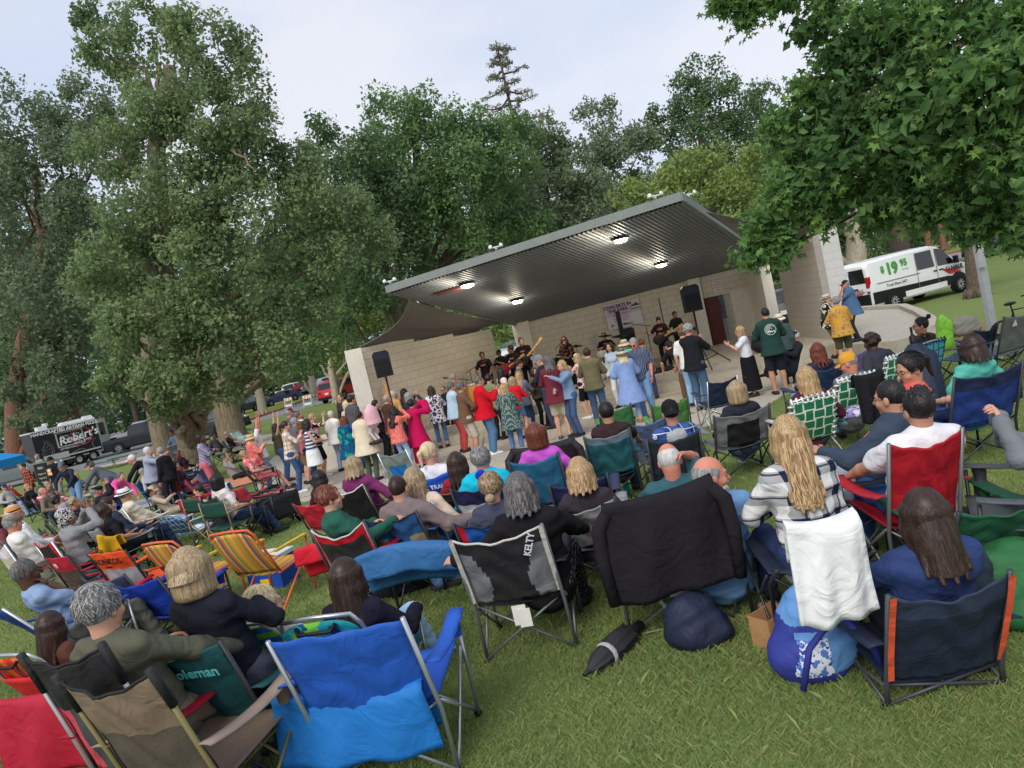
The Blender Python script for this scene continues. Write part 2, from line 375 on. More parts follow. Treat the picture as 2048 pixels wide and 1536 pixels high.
# paving joints cut as thin dark strips
JT=mat((120,113,100),.95,var=.1); b=MB()
for y in(15.4,18.1): 
    b.box((0,y,g(y)+.0115),(11,.025,.003))
for x in(-4,-1,2,5): b.box((x,17,.0125),(.025,4.6,.003))
tag(b.build('paving_joint',JT),kind='structure')
# parking road far left, spur and right-hand road
sheet('parking_road',[(44,-60,-24),(52,-80,-20),(62,-95,-14.5),(80,-120,-8),(120,-160,40),(150,-200,60)],.008,ASPH)
sheet('access_path',[(31,-10.5,-9),(38,-16,-13),(44,-27,-21.5)],.012,CONC)
sheet('verge',[(58,-27,-22.3),(66,-31,-21.5),(82,-37,-22.5),(90,-36,-26)],.016,mat((150,158,66),.95,'lawn',(170,172,84),(120,130,50),1.,.5,40.))
sheet('right_road',[(56,26,70),(62,24,110),(70,30,150)],.008,ASPH)
b=MB(); b.box((60,70.4,.07),(110,.2,.15)); tag(b.build('red_kerb',KERBR),kind='structure')
b=MB(); b.tube([(-21.8,58,.06),(-21.2,66,.06),(-22.2,82,.06)],.09); b.tube([(-27,58,.06),(-22,57.6,.06)],.09); tag(b.build('verge_kerb',KERBR),kind='structure')
sheet('bare_soil',[(14.8,8.6,10.2),(17,9.9,11.6),(19.5,11.1,12.3),(21.5,12.0,12.7)],.005,mat((128,98,72),.95,'mottle',(150,120,90),(100,110,60),2.))
# ---------------- grass blades near the viewer ----------------
def blades(n,ylo,yhi,hm,wm,pw):
    y=ylo+(yhi-ylo)*rng.random(n)**pw; hw=.95*y+.8; x=(rng.random(n)*2-1)*hw+.02*y
    ok=np.ones(n,bool)
    for i in range(len(PLAZA)-1):
        y0,a0,b0=PLAZA[i]; y1,a1,b1=PLAZA[i+1]; t=(y-y0)/(y1-y0); m=(t>=0)&(t<1)
        ok&=~(m&(x>a0+(a1-a0)*t)&(x<b0+(b1-b0)*t))
    x,y=x[ok],y[ok]; n=len(x); z=.45*np.clip((16-y)/11.5,0,1.3)
    h=hm*(.5+rng.random(n))*(1+.2*np.sin(x*2.1)*np.sin(y*1.7+1)); a=rng.random(n)*6.283; w=wm*(.6+.8*rng.random(n)); le=h*(.2+.9*rng.random(n)); la=rng.random(n)*6.283
    P=np.stack([x,y,z],1); S=np.stack([np.cos(a)*w,np.sin(a)*w,0*a],1); Ld=np.stack([np.cos(la)*le,np.sin(la)*le,0*la],1); H=np.stack([0*h,0*h,h],1)
    V=np.stack([P-S/2,P+S/2,P+S*.35+Ld*.35+H*.6,P+Ld+H],1).reshape(-1,3)
    Q=np.arange(n*4).reshape(n,4); return V,Q
GRASS=mat((132,156,88),.8,'grass',(188,200,134),(112,134,74),1.,0,1.,.1,1.,trans=.3,spec=.15)
V1,Q1=blades(430000,1.6,6.8,.03,.0036,.75); V2,Q2=blades(220000,6.3,17.,.036,.008,.8)
V3,Q3=blades(5000,1.8,9.,.06,.009,.8)
tag(rawmesh('grass',np.concatenate([V1,V2,V3]),np.concatenate([Q1,Q2+len(V1),Q3+len(V1)+len(V2)]),GRASS),'short green lawn grass with a few paler blades','grass',kind='stuff')
# ---------------- bandstand ----------------
BLK=mat((222,213,196),.9,'block',(216,207,190),(166,157,141),1.,.5,1.,.06,1.5,spec=.15)
CREAM=mat((222,214,198),.88,'mottle',(228,220,204),(208,199,182),1.,.15,50.,.06)
BLK_SHADE=mat((184,178,168),.88,'block',(188,182,172),(160,154,145),1.,.4,1.,.06)  # darker block colour for the wing wall: its shade is painted in
B=thing('bandstand','open bandstand of cream painted block with a sloping corrugated metal roof','bandstand',(2,22,0))
def rel(p): return np.array(p,float)-np.array([2,22,0])
SZ=.42
poly=[(-3.4,18.6),(3.9,19.4),(6.3,18.9),(7.4,17.6),(8.3,15.6),(9.3,15.8),(10.2,17.2),(11.4,19.8),(12.5,22.5),(12.6,25.6),(-1.2,25.6)]
b=MB(); b.prism(poly,-.05,SZ,2); o=b.build('stage_floor',CONC,B); o.location=(-2,-22,0)
b=MB(); b.prism([(-3.3,18.05),(3.8,18.9),(6.1,18.4),(6.3,18.85),(3.9,19.39),(-3.4,18.59)],-.05,.21,2); o=b.build('stage_step',CONC,B); o.location=(-2,-22,0)
arc=[(9.3,15.8),(10.2,17.2),(11.4,19.8),(12.5,22.5),(12.6,25.4)]
b=MB(); G=[]
for i,(x,y) in enumerate(arc):
    d=np.array(arc[min(i+1,4)])-np.array(arc[max(i-1,0)]); n=np.array([d[1],-d[0]])/np.hypot(*d)
    G.append([(x-n[0]*.2,y-n[1]*.2,SZ-.02),(x-n[0]*.2,y-n[1]*.2,SZ+.12),(x+n[0]*.03,y+n[1]*.03,SZ+.12),(x+n[0]*.03,y+n[1]*.03,-.05)])
b.grid(np.array(G)); b.add(G[0],[(0,1,2,3),(3,2,1,0)]); b.box((9.25,15.75,.2),(.3,.3,.4)); o=b.build('kerb',CONC,B); o.location=(-2,-22,0)
def wall(name,p0,p1,z0,steps,th,m,parent=B):
    p0=np.array(p0,float); p1=np.array(p1,float); d=p1-p0; Lw=np.hypot(*d); ang=math.degrees(math.atan2(d[1],d[0]))
    b=MB(); f=0.
    for (t,zt) in steps: b.box(((f+t)/2*Lw,0,(z0+zt)/2),((t-f)*Lw,th,zt-z0)); f=t
    o=b.build(name,m,parent); q=rel((p0[0],p0[1],0)); o.location=q; o.rotation_euler=(0,0,R_(ang)); return o
A0=(-3.72,18.75); A1=(-.35,23.9)
wall('side_wall',A0,A1,SZ-.45,[(.36,2.92),(.66,2.79),(1.,2.68)],.2,BLK)
b=MB(); b.box((0,0,1.46),(.42,.42,2.94)); o=b.build('pilaster',CREAM,B); o.location=rel((-3.78,18.62,0)); o.rotation_euler=(0,0,R_(12))
def X25(u,v=620): return aty(u,v,25.)[0]
xl=X25(1030,680)
wall('back_wall',(xl,25.05),(X25(1400,640)-.1,25.05),SZ-.1,[(1.,2.75)],.2,BLK)
for u in(1043,1398):
    b=MB(); b.box((0,0,1.3),(.4,.36,2.8)); o=b.build('pilaster',CREAM,B); o.location=rel((X25(u,640),24.86,.1))
# equipment room: lintel, open closet with panel, big plain door
xd0,xd1,xd2,xd3=X25(1412,600),X25(1424,600),X25(1462,600),X25(1512,600)
wall('room_wall',(xd0-.2,25.12),(xd3+.1,25.12),2.05,[(1.,2.95)],.25,BLK)
wall('room_back_wall',(xd0-.3,25.6),(xd2+.3,25.6),.3,[(1.,2.2)],.1,BLK)
b=MB(); b.box((0,0,.85),(xd3-xd2,.1,1.66)); o=b.build('large_door',CREAM,B); o.location=rel(((xd2+xd3)/2,25.02,SZ-.01))
b=MB(); b.box((0,0,.82),(.5,.05,1.64)); b.box((.2,-.035,.8),(.04,.04,.1)); o=b.build('door',mat((92,44,44),.6,var=.1),B); o.location=rel((xd0+.1,24.78,SZ)); o.rotation_euler=(0,0,R_(-28))
b=MB(); b.box((0,0,.62),(.42,.16,.85)); 
for i in range(3):
    for j in range(5): b.box((-.08+i*.07,-.083,.45+j*.09),(.03,.008,.05),1)
for i in range(4): b.tube([(-.15+i*.1,-.04,.2),(-.15+i*.1,-.05,-.1),(-.1+i*.08,-.03,-.45)],.018,2)
o=b.build('electrical_panel',[mat((112,122,130),.5,var=.05),BLACK,mat((170,170,172),.4)],B); o.location=rel(((xd1+.3),25.45,1.0))
b=MB(); b.box((0,0,0),(.34,.02,.52),0)
for i,s in enumerate(['NO SMOKING','PLEASE','WARNING','AUTHORIZED','ONLY']): b.text(s,.055,XF((0,-.012,.18-i*.09),90),1)
o=b.build('notice_sign',[mat((226,214,208),.6,var=.05),mat((150,50,50),.6)],B); o.location=rel((X25(1432,560),24.97,2.42))
wall('room_wall',(xd3+.05,25.02),(aty(1524,560,24.9)[0],25.02),.3,[(1.,2.85)],.1,CREAM)
# right end column and right wing wall
b=MB(); b.box((0,0,1.3),(.34,1.3,2.65)); o=b.build('pilaster',CREAM,B); o.location=rel((aty(1533,560,23.6)[0],24.2,.05))
wall('wing_wall',(8.36,18.3),(8.62,21.7),.1,[(.3,2.98),(.62,2.87),(1.,2.8)],.2,BLK_SHADE)
b=MB(); b.box((0,0,1.66),(.46,.42,3.4)); o=b.build('pilaster',mat((206,204,200),.85,'block',(210,208,204),(184,182,178),1.,.4,1.,.04),B); o.location=rel((8.42,18.15,0)); 
# low seat wall at the left
b=MB(); b.box((0,0,.4),(1.5,.4,.84)); b.box((0,0,.86),(1.62,.52,.09)); o=b.build('low_wall',CREAM,B); o.location=rel((-5.0,19.2,0)); o.rotation_euler=(0,0,R_(8))
# ---- roof ----
FL,FR,BL,BR=aty(775,586,17.),aty(1364,401,14.2),aty(1028,651,24.95),aty(1538,519,24.95)
FL,FR,BL,BR=[rel(p) for p in(FL,FR,BL,BR)]
def roofp(s,t): return (FL*(1-s)+FR*s)*(1-t)+(BL*(1-s)+BR*s)*t
roof=MB(); N=560; G=[]
for j in range(10):
    t=j/9*.985+.01; G.append([roofp(.004+.992*i/N,t)+np.array([0,0,.017*(1 if (i%8)<3 else (-1 if 3<(i%8)<7 else 0))]) for i in range(N+1)])
roof.grid(np.array(G)); 
STEEL=mat((116,122,130),.5,'mottle',(124,130,138),(106,112,120),.5,.05,20.,.08,metal=.15,spec=.4)
ro=roof.build('roof',STEEL,B)
b=MB(); up=np.array([0,0,1.]); h=.17
for p,q in((FL,FR),(FL,BL),(FR,BR),(BL,BR)):
    d=(q-p)/np.linalg.norm(q-p); n=np.cross(d,up); n/=np.linalg.norm(n)
    b.add([p-n*.03,q-n*.03,q+n*.03,p+n*.03]+[x+up*h for x in(p-n*.03,q-n*.03,q+n*.03,p+n*.03)],[(0,1,2,3),(7,6,5,4),(0,4,5,1),(1,5,6,2),(2,6,7,3),(3,7,4,0)])
b.add([x+up*(h-.02) for x in(FL,FR,BR,BL)],[(0,1,2,3)])
b.build('fascia',mat((128,134,130),.6,'mottle',(140,146,140),(112,118,114),2.,.1),ro)
def soffit_st(u,v):
    best=None
    for i in range(61):
        for j in range(61):
            p=roofp(i/60,j/60)+np.array([2,22,0])-EYE; w=p@FW; du=1024+F_*(p@RT)/w-u; dv=768-F_*(p@UP)/w-v; e=du*du+dv*dv
            if best is None or e<best[0]: best=(e,i/60,j/60)
    return best[1:]
LENS=mat((255,244,214),.4,bump=0,var=0,emis=((255,228,175),30.)); HOUS=mat((90,92,95),.5)
for u,v in((934,567),(1035,600),(1238,477),(1324,523)):
    s,t=soffit_st(u,v); p=roofp(s,t)
    b=MB(); b.lathe([(.001,-.02),(.2,-.02),(.19,-.06),(.001,-.06)],1,16); b.lathe([(.15,-.06),(.14,-.1),(.08,-.125),(.001,-.13)],0,16); o=b.build('soffit_lamp',[LENS,HOUS],ro); o.location=p
    lp=bpy.data.lights.new('soffit_lamp_light','POINT'); lp.energy=14; lp.shadow_soft_size=.12; lp.color=(1,.92,.75); lo=bpy.data.objects.new('soffit_lamp_light',lp); COL.objects.link(lo); lo.parent=B; lo.location=p+np.array([0,0,-.3])
s,t=soffit_st(905,577); b=MB(); b.box((0,0,-.04),(.9,.25,.05)); o=b.build('roof_bracket',mat((120,72,70),.7),ro); o.location=roofp(s,t); o.rotation_euler=(R_(-10),0,R_(-20))
WHITE=mat((228,228,226),.35,bump=0,var=.05)
for f,e in((.02,FL),(.42,None),(.93,None),(.06,'r'),(.38,'r')):
    p=(FL+(FR-FL)*f if not isinstance(e,str) else FR+(BR-FR)*f)+up*(h+.02); b=MB(); b.box((0,0,.05),(.3,.06,.03)); b.tube([(0,0,0),(0,0,.05)],.03)
    for sx in(-1,1): b.lathe([(.001,.0),(.02,.01),(.032,.05),(.06,.09),(.062,.11),(.001,.1)],0,10,XF((sx*.09,0,.05),70,0,sx*25,.72))
    o=b.build('floodlight',WHITE,ro,True); o.location=p
# ---- shade sails ----
SAIL=mat((128,125,122),.85,'mottle',(136,132,130),(118,115,112),1.5,.4,3.,.08,trans=.3)
def sail(label,c,sag,seam=True):
    c=[np.array(p,float) for p in c]; n=22; G=np.zeros((n+1,n+1,3)); mid=sum(c)/4
    for i in range(n+1):
        for j in range(n+1):
            s,t=i/n,j/n; p=(c[0]*(1-s)+c[1]*s)*(1-t)+(c[3]*(1-s)+c[2]*s)*t
            k=(1-4*s*(1-s))*0; es=4*s*(1-s); et=4*t*(1-t)
            # catenary edges pulled towards the middle
            ed=max((1-et)*es,(1-es)*et); p=p+(mid-p)*.17*ed
            p=p-up*sag*es*et*.8+up*.03*math.sin(9*s+3*t)*es*et; G[i,j]=p
    b=MB(); b.grid(G); b.grid(G[::-1]+np.array([0,0,.012]))
    b.tube(G[0],.012); b.tube(G[-1],.012); b.tube(G[:,0],.012); b.tube(G[:,-1],.012); b.tube(G[n//2]-np.array([0,0,.01]),.007)
    return tag(b.build('shade_sail',SAIL,None,True),label,'shade sail','grey shade sails beside the bandstand roof')
sail('grey shade sail hung between the roof and the left wing wall',[aty(820,601,18.),aty(714,698,18.8),aty(950,667,23.6),aty(1012,645,24.6)],.1)
sail('grey shade sail strung from the roof to the right wing pillar',[aty(1412,424,15.),aty(1630,455,18.4),aty(1576,512,21.4),aty(1496,494,21.5)],.25)
# ---- banner ----
bl=thing('banner','white and lilac concert banner on the back wall of the stage','banner',aty(1247,629,24.86))
Wb,Hb=1.22,.86; b=MB(); b.box((0,0,0),(Wb,.012,Hb),0); b.box((-.14,-.007,.2),(.86,.004,.4),3)
f=lambda x,z:XF((x,-.012,z),90)
b.text('CONCERTS IN',.15,f(-.15,.33),1,bold=.006); b.text('THE PARK',.15,f(-.15,.19),1,bold=.006)
for i,s in enumerate(['SATURDAY EVENINGS','LIVE MUSIC  FOOD','FREE FOR EVERYONE','JUNE JULY AUGUST']): b.text(s,.06,f(-.1,.06-i*.075),1)
b.text('BUCKHO',.12,f(.02,-.33),2); b.text('Sanborn',.1,f(.44,.12),2,bold=.003); b.text('PARKS AND TREES',.04,f(.44,.03),2)
for k,(x,w_,hh) in enumerate([(.36,.16,.1),(.47,.2,.14),(.54,.14,.08)]): b.prism([(x-w_/2,.2),(x+w_/2,.2),(x+.02,.2+hh)],-.013,-.008,1,4)
b.lathe([(.001,0),(.06,0),(.06,.004),(.001,.004)],1,14,XF((-.44,-.01,-.31),90)); b.lathe([(.001,0),(.04,0),(.04,.004),(.001,.004)],0,12,XF((-.425,-.015,-.33),90))
b.build('banner_sheet',[mat((222,216,226),.7,var=.06),mat((66,52,84),.7),mat((70,72,82),.7),mat((206,186,212),.7,var=.1),mat((66,104,100),.7)],bl).rotation_euler=(0,R_(-1),0)
# ================= trees =================
def leafcloud(clumps,ls,dens=1.,sub=14,subr=.36,flat=1.,seedn=0,cardw=.62):
    """clumps (x,y,z,rx,ry,rz) -> leaf quads spread through sub-clumps"""
    r=np.random.default_rng(100+seedn); VV=[]
    for (x,y,z,rx,ry,rz) in clumps:
        R=(rx*ry*rz)**(1/3)
        d=r.normal(size=(sub,3)); d/=np.linalg.norm(d,axis=1)[:,None]; d*=(.45+.5*r.random((sub,1))**.6)
        cs=np.array([x,y,z])+d*np.array([rx,ry,rz]); sr=R*subr*(.6+.8*r.random(sub))
        for c,q in zip(cs,sr):
            n=int(dens*2.6*math.pi*q*q/(ls*ls*.55))+4
            e=r.normal(size=(n,3)); e/=np.linalg.norm(e,axis=1)[:,None]; rad=q*(.25+.85*r.random((n,1))**.5)
            ed=1+.35*np.sin(e[:,:1]*5+c[0])*np.sin(e[:,1:2]*4+c[1])
            VV.append(np.concatenate([c+e*rad*ed*np.array([1,1,flat]),e],1))
    P=np.concatenate(VV); e=P[:,3:]; P=P[:,:3]; n=len(P)
    a=r.normal(size=(n,3))+e*.7+np.array([0,0,.5]); a/=np.linalg.norm(a,axis=1)[:,None]   # leaf normal
    t=np.cross(a,r.normal(size=(n,3))); t/=np.linalg.norm(t,axis=1)[:,None]; u=np.cross(a,t)
    s=ls*(.6+.8*r.random((n,1))); V=np.stack([P-t*s*.5,P+u*s*cardw*.5+a*s*.12,P+t*s*.55,P-u*s*cardw*.5+a*s*.12],1).reshape(-1,3)
    return V,np.arange(4*n).reshape(n,4)
def limb(b,p0,p1,r0,r1,wob=.08,n=7,seed=0):
    r=random.Random(seed); p0=np.array(p0,float); p1=np.array(p1,float); L=np.linalg.norm(p1-p0); P=[]
    for i in range(n):
        t=i/(n-1); w=math.sin(math.pi*t)*wob*L; P.append(p0+(p1-p0)*t+np.array([r.uniform(-1,1),r.uniform(-1,1),r.uniform(-.2,1)])*w)
    b.tube(P,np.linspace(r0,r1,n),0,9); return P
def PX(l):
    """(u,v,distance,radius px[,vertical px]) -> clump"""
    out=[]
    for q in l:
        u,v,D,rp=q[:4]; p=aty(u,v,D); r=rp/F_*D; rz=(q[4] if len(q)>4 else rp*.85)/F_*D; out.append((p[0],p[1],p[2],r,r,rz))
    return out
def tree(name,label,base,trunk,clumps,ls,leafm,barkm,dens=1.,sub=14,subr=.36,cat='tree',group=None,seed=0,limbs=True,extra=None,flat=1.):
    bx,by=base; bz=g(by); T=thing(name,label,cat,(bx,by,bz),0,group); o3=np.array([bx,by,bz])
    b=MB(); P=np.array([q[:3] for q in trunk],float)-o3; rr=[q[3] for q in trunk]
    k=len(P); tt=np.linspace(0,k-1,k*4); Pi=np.stack([np.interp(tt,range(k),P[:,i]) for i in range(3)],1); ri=np.interp(tt,range(k),rr)
    b.tube(Pi,ri,0,14)
    for i in range(7):
        a=i*.9+seed; b.tube([(math.cos(a)*rr[0]*.7,math.sin(a)*rr[0]*.7,rr[0]*.8),(math.cos(a)*rr[0]*1.02,math.sin(a)*rr[0]*1.02,.1),(math.cos(a)*rr[0]*1.3,math.sin(a)*rr[0]*1.3,-.15)],[rr[0]*.4,rr[0]*.3,rr[0]*.15],0,7)
    if limbs:
        for i,c in enumerate(clumps):
            c3=np.array(c[:3])-o3; d=np.linalg.norm(P-c3,axis=1)-P[:,2]*-.15; j=int(np.argmin(d)); q=P[max(0,j-1)] if j>0 else P[j]
            if np.linalg.norm(c3-q)>.4: limb(b,q,c3,max(.05,rr[max(0,j-1)]*.42),.03,.08,7,seed*31+i)
    if extra: extra(b,o3)
    b.build('trunk',barkm,T,True)
    V,Q=leafcloud(clumps,ls,dens,sub,subr,flat,seed); rawmesh('crown',V-o3,Q,leafm,T)
    return T
OAKB=mat((122,108,88),.95,'bark',(146,132,110),(88,76,62),1.,.9,1.,.1,2.); DARKB=mat((92,80,70),.95,'bark',(112,98,84),(66,56,48),1.4,.9); REDB=mat((120,84,66),.95,'bark',(140,104,84),(90,62,50),1.2,.9); PALEB=mat((168,156,136),.9,'bark',(186,176,156),(136,124,104),1.,.5)
def leafm(a,b,c,tr=.4): return mat(a,.75,'leaf',b,c,1.,0,1.,.1,.5,trans=tr,spec=.2)
LOAK=leafm((120,140,98),(152,170,116),(96,118,82)); LDRK=leafm((88,114,78),(120,144,96),(70,96,68)); LGRY=leafm((118,134,102),(142,156,120),(94,112,86)); LLIT=leafm((140,162,98),(172,190,124),(114,138,86)); LCON=leafm((120,124,98),(140,140,112),(104,110,88),.1); LMID=leafm((102,132,84),(134,162,104),(82,112,74))  # LLIT is light green, paled further: sunlight put into the leaf colour
LYEL=leafm((132,152,86),(160,174,100),(106,130,76),.4)
# the big oak at the left
D=23.2; tb=ground(395,962)
trk=[(tb[0],tb[1],-.1,.56)]+[tuple(aty(u,v,D))+(r,) for u,v,r in((386,900,.44),(368,800,.42),(345,660,.38),(326,500,.34),(318,400,.3),(312,300,.27),(325,220,.22),(338,135,.14))]
cl=PX([(300,60,23.5,70,55),(420,90,23,80,60),(240,120,24,65),(480,180,23.5,70),(300,200,22.5,85),(420,240,22.5,95),(230,300,23,70),(500,320,23.5,85),(380,370,22,95),(280,430,22,90),(480,460,22.5,100),(230,540,22,75),(360,560,21,95),(500,590,22,95),(610,400,24,80),(640,520,24,75),(600,330,24.5,60),(270,660,21,75),(400,690,20.8,85),(520,700,22,80),(320,760,20.5,60),(240,760,21,50),(430,770,21.5,60),(610,620,23.5,60),(700,430,25,60),(760,480,25.5,45),(180,30,24,35),(330,810,21,38)])
def stub(b,o3):
    q=aty(345,190,22.6)-o3; e=aty(338,130,22.4)-o3; b.tube([q,(q+e)/2,e],[.22,.2,.17],0,9)
    limb(b,aty(352,180,22.6)-o3,aty(395,200,22.2)-o3,.09,.04,.05,5,3); limb(b,aty(465,300,22)-o3,aty(510,340,21.7)-o3,.05,.02,.08,5,4)
tree('oak_tree','largest oak with thick grey trunk and a tall leafy crown at the left',(tb[0],tb[1]),trk,cl,.135,LOAK,OAKB,1.05,20,.35,seed=1,extra=stub)
# trees at the left edge
def simple(name,label,u,v,D,tr,r0,cl,ls,lm,bm,dens=.9,group=None,seed=0,sub=14,subr=.36,flat=1.,limbs=True):
    p=aty(u,v,D); trk=[(p[0],p[1],-.1,r0)]+[tuple(aty(a,b_,D))+(r0*k,) for a,b_,k in tr]
    return tree(name,label,(p[0],p[1]),trk,PX(cl),ls,lm,bm,dens,sub,subr,group=group,seed=seed,flat=flat,limbs=limbs)
simple('oak_tree','dark oak at the left edge with bare reddish limbs',20,900,60,[(30,800,.8),(60,620,.65),(90,480,.5),(70,330,.3)],.9,[(40,240,57,90),(140,230,58,80),(190,330,57,80),(60,370,56,95),(150,450,56,90),(30,520,56,85),(120,590,55,90),(210,560,57,70),(40,680,56,85),(140,720,57,80),(60,800,58,70),(180,800,59,55),(250,240,60,45),(0,330,58,70)],.3,LGRY,REDB,1.15,seed=2)
simple('oak_tree','second oak behind the largest one, split grey trunk',475,905,32.5,[(455,830,.9),(440,700,.7),(430,560,.5)],.66,[(500,650,33,70),(590,700,34,70),(560,580,33,80),(640,640,34,60),(420,640,34,80)],.18,LMID,OAKB,1.0,seed=3)
simple('oak_tree','leaning oak trunk just left of the largest oak',330,915,31,[(312,830,.9),(300,720,.8),(290,560,.6)],.42,[(250,640,32,70),(300,520,33,80),(210,700,33,55)],.24,LDRK,OAKB,.9,seed=4)
# middle background
simple('broadleaf_tree','wide dark green tree filling the view behind the shade sail',830,760,47,[(800,640,.8),(750,480,.6),(720,330,.4)],.55,[(650,300,46,70),(740,330,45,80),(700,420,44,90),(620,400,47,75),(790,420,45,80),(640,520,46,80),(740,540,44,80),(820,520,46,60),(680,620,46,60)],0.26,LDRK,DARKB,1.05,seed=5)
simple('broadleaf_tree','tall dark tree with drooping sprays left of the bandstand roof centre',860,700,50,[(850,560,.8),(840,400,.6),(830,260,.4)],.6,[(790,250,49,65),(850,240,48,70),(910,260,48,70),(970,280,49,65),(820,340,47,85),(920,360,47,90),(1010,350,49,70),(860,440,47,80),(970,440,48,75),(1040,270,51,50),(1060,430,50,60)],0.26,LMID,DARKB,1.05,seed=6)
simple('broadleaf_tree','dark tree with bare brown twigs behind the roof ridge',1120,640,56,[(1110,520,.8),(1090,380,.6),(1060,290,.35)],.5,[(1080,290,55,60),(1140,330,55,60),(1090,390,54,70),(1170,400,55,60),(1130,460,54,60),(1050,480,54,50)],0.27,LGRY,DARKB,1.05,seed=7)
simple('broadleaf_tree','slim grey green tree beside the pale yellow one',1235,620,62,[(1225,480,.8),(1215,350,.55)],.45,[(1195,235,62,45),(1230,290,61,55),(1190,310,61,45),(1215,380,60,60),(1280,280,62,45),(1290,350,61,50)],0.27,LGRY,PALEB,1.05,seed=8)
simple('broadleaf_tree','tall dark evergreen with ragged top right of the roof',1440,560,66,[(1420,420,.8),(1400,260,.5)],.55,[(1395,165,66,50),(1430,220,65,65),(1370,240,66,50),(1480,240,66,55),(1400,310,65,70),(1470,330,65,65),(1330,270,67,35),(1520,200,68,40),(1310,230,67,22),(1550,280,67,50)],0.29,LDRK,DARKB,1.05,seed=9)
simple('broadleaf_tree','yellow green feathery tree above the right end of the roof',1400,560,40,[(1390,470,.8),(1385,400,.6)],.3,[(1260,400,40,45),(1320,370,39,55),(1390,340,39,60),(1450,330,38,60),(1500,350,38,55),(1350,430,38,60),(1440,420,37,65),(1270,440,40,40),(1510,420,37,50)],.2,LYEL,DARKB,.85,seed=10)
simple('young_tree','light green young tree, leaves painted sunlit pale, behind the left wing wall',665,770,54,[(655,700,.7),(645,600,.5)],.3,[(690,640,54,60),(740,610,55,55),(650,590,56,60),(720,570,56,55),(770,640,55,45),(640,690,56,45),(690,710,55,45)],.27,LLIT,PALEB,.75,seed=11)
simple('young_tree','slender pale trunk tree growing among the parked cars',622,765,80,[(615,710,.8),(610,660,.6)],.42,[(590,640,80,50),(640,660,82,45),(560,690,82,45),(620,600,82,60)],.4,LDRK,PALEB,.75,seed=12)
simple('young_tree','small tree with pinkish leaves between the oak and the cars',518,795,66,[(513,760,.8),(510,720,.6)],.42,[(500,680,66,55),(540,720,67,42),(460,720,66,40),(520,640,68,50)],.34,LMID,PALEB,.75,seed=13)
for i,(u,v,r) in enumerate(((560,470,90),(690,430,85),(800,380,85),(900,390,90),(1010,400,90),(1110,420,85),(1210,420,75),(1310,400,75),(1420,390,85),(1540,330,85),(1630,330,85),(60,480,120),(190,520,120),(330,560,110),(450,600,100),(560,640,90),(20,640,110))):
    simple('broadleaf_tree','dark green tree in the solid tree line closing the park',u+60,v+230,104,[(u+30,v+120,.8),(u,v,.6)],.4,[(u,v,104,r),(u-50,v+70,102,r*.9),(u+50,v+80,102,r*.9),(u,v+150,101,r)],.6,(LDRK,LMID,LGRY)[i%3],DARKB,.95,'trees of the far tree line',60+i,limbs=False)
# conifer with see-through tiers
def conifer(label,u,v0,v1,D,seed):
    base=aty(u+140,v0,D); top=aty(u,v1,D); T=thing('conifer',label,'tree',(base[0],base[1],0)); H=top[2]; b=MB(); b.tube([(0,0,0),(0,0,H)],[.5,.05],0,9); r=random.Random(seed); C=[]
    for k in range(64):
        t=.3+.69*k/64; z=H*t; a=k*2.4; Ln=(1-t)*H*.44*(.5+.7*r.random())+.5; e=np.array([math.cos(a)*Ln,math.sin(a)*Ln,z-Ln*.05+r.uniform(-.2,.5)])
        b.tube([(0,0,z),(e*.55+np.array([0,0,z*.45-.1*Ln])),e],[.1,.06,.02],0,5)
        for s in np.linspace(.35,1,6): C.append((e[0]*s,e[1]*s,z+(e[2]-z)*s-.1,.5,.5,.22))
    b.build('trunk',DARKB,T,True); V,Q=leafcloud(C,.26,.4,3,.5,.7,seed,.3); rawmesh('crown',V,Q,LCON,T)
conifer('thin see-through conifer rising above all the trees behind the stage',988,690,82,62,21)
# right background
simple('oak_tree','broad tree with a pale trunk right behind the white van',1700,540,36,[(1712,480,.85),(1728,400,.7),(1740,330,.5)],.55,[(1600,330,36,70),(1680,280,37,75),(1760,300,37,80),(1640,400,36,55),(1720,380,36,60),(1810,380,38,60),(1590,420,36,40),(1660,450,35,30)],.22,LDRK,PALEB,.85,seed=14)
simple('oak_tree','dark trunk tree between the van roof and the road',1800,520,44,[(1793,450,.9),(1785,360,.7)],.6,[(1790,290,45,80),(1870,300,46,80),(1850,380,46,60),(1930,360,47,60),(1960,300,46,80),(1780,410,45,40)],.28,LDRK,DARKB,.8,seed=15)
simple('oak_tree','upright brown trunk standing on the grass beside the van',1957,597,24.8,[(1950,540,.85),(1944,460,.75),(1938,380,.65),(1930,300,.5)],.34,[(1940,330,25,70),(1990,380,26,60),(1890,350,26,60),(2030,320,25,60),(1960,420,26,30)],.17,LDRK,DARKB,.8,seed=16)
for i,(u,v,t) in enumerate(((1858,487,'left one of the thin trunks on the far right lawn'),(1888,493,'middle thin trunk on the far right lawn'),(1930,470,'wide pale trunk far behind the right road'))):
    simple('oak_tree',t,u,v,84,[(u-6,v-40,.8),(u-12,v-90,.6)],.45 if i<2 else .9,[(u-20,v-110,84,40),(u+20,v-130,86,45),(u-40,v-140,85,45)],.45,LDRK,REDB if i<2 else PALEB,.6,seed=17+i)
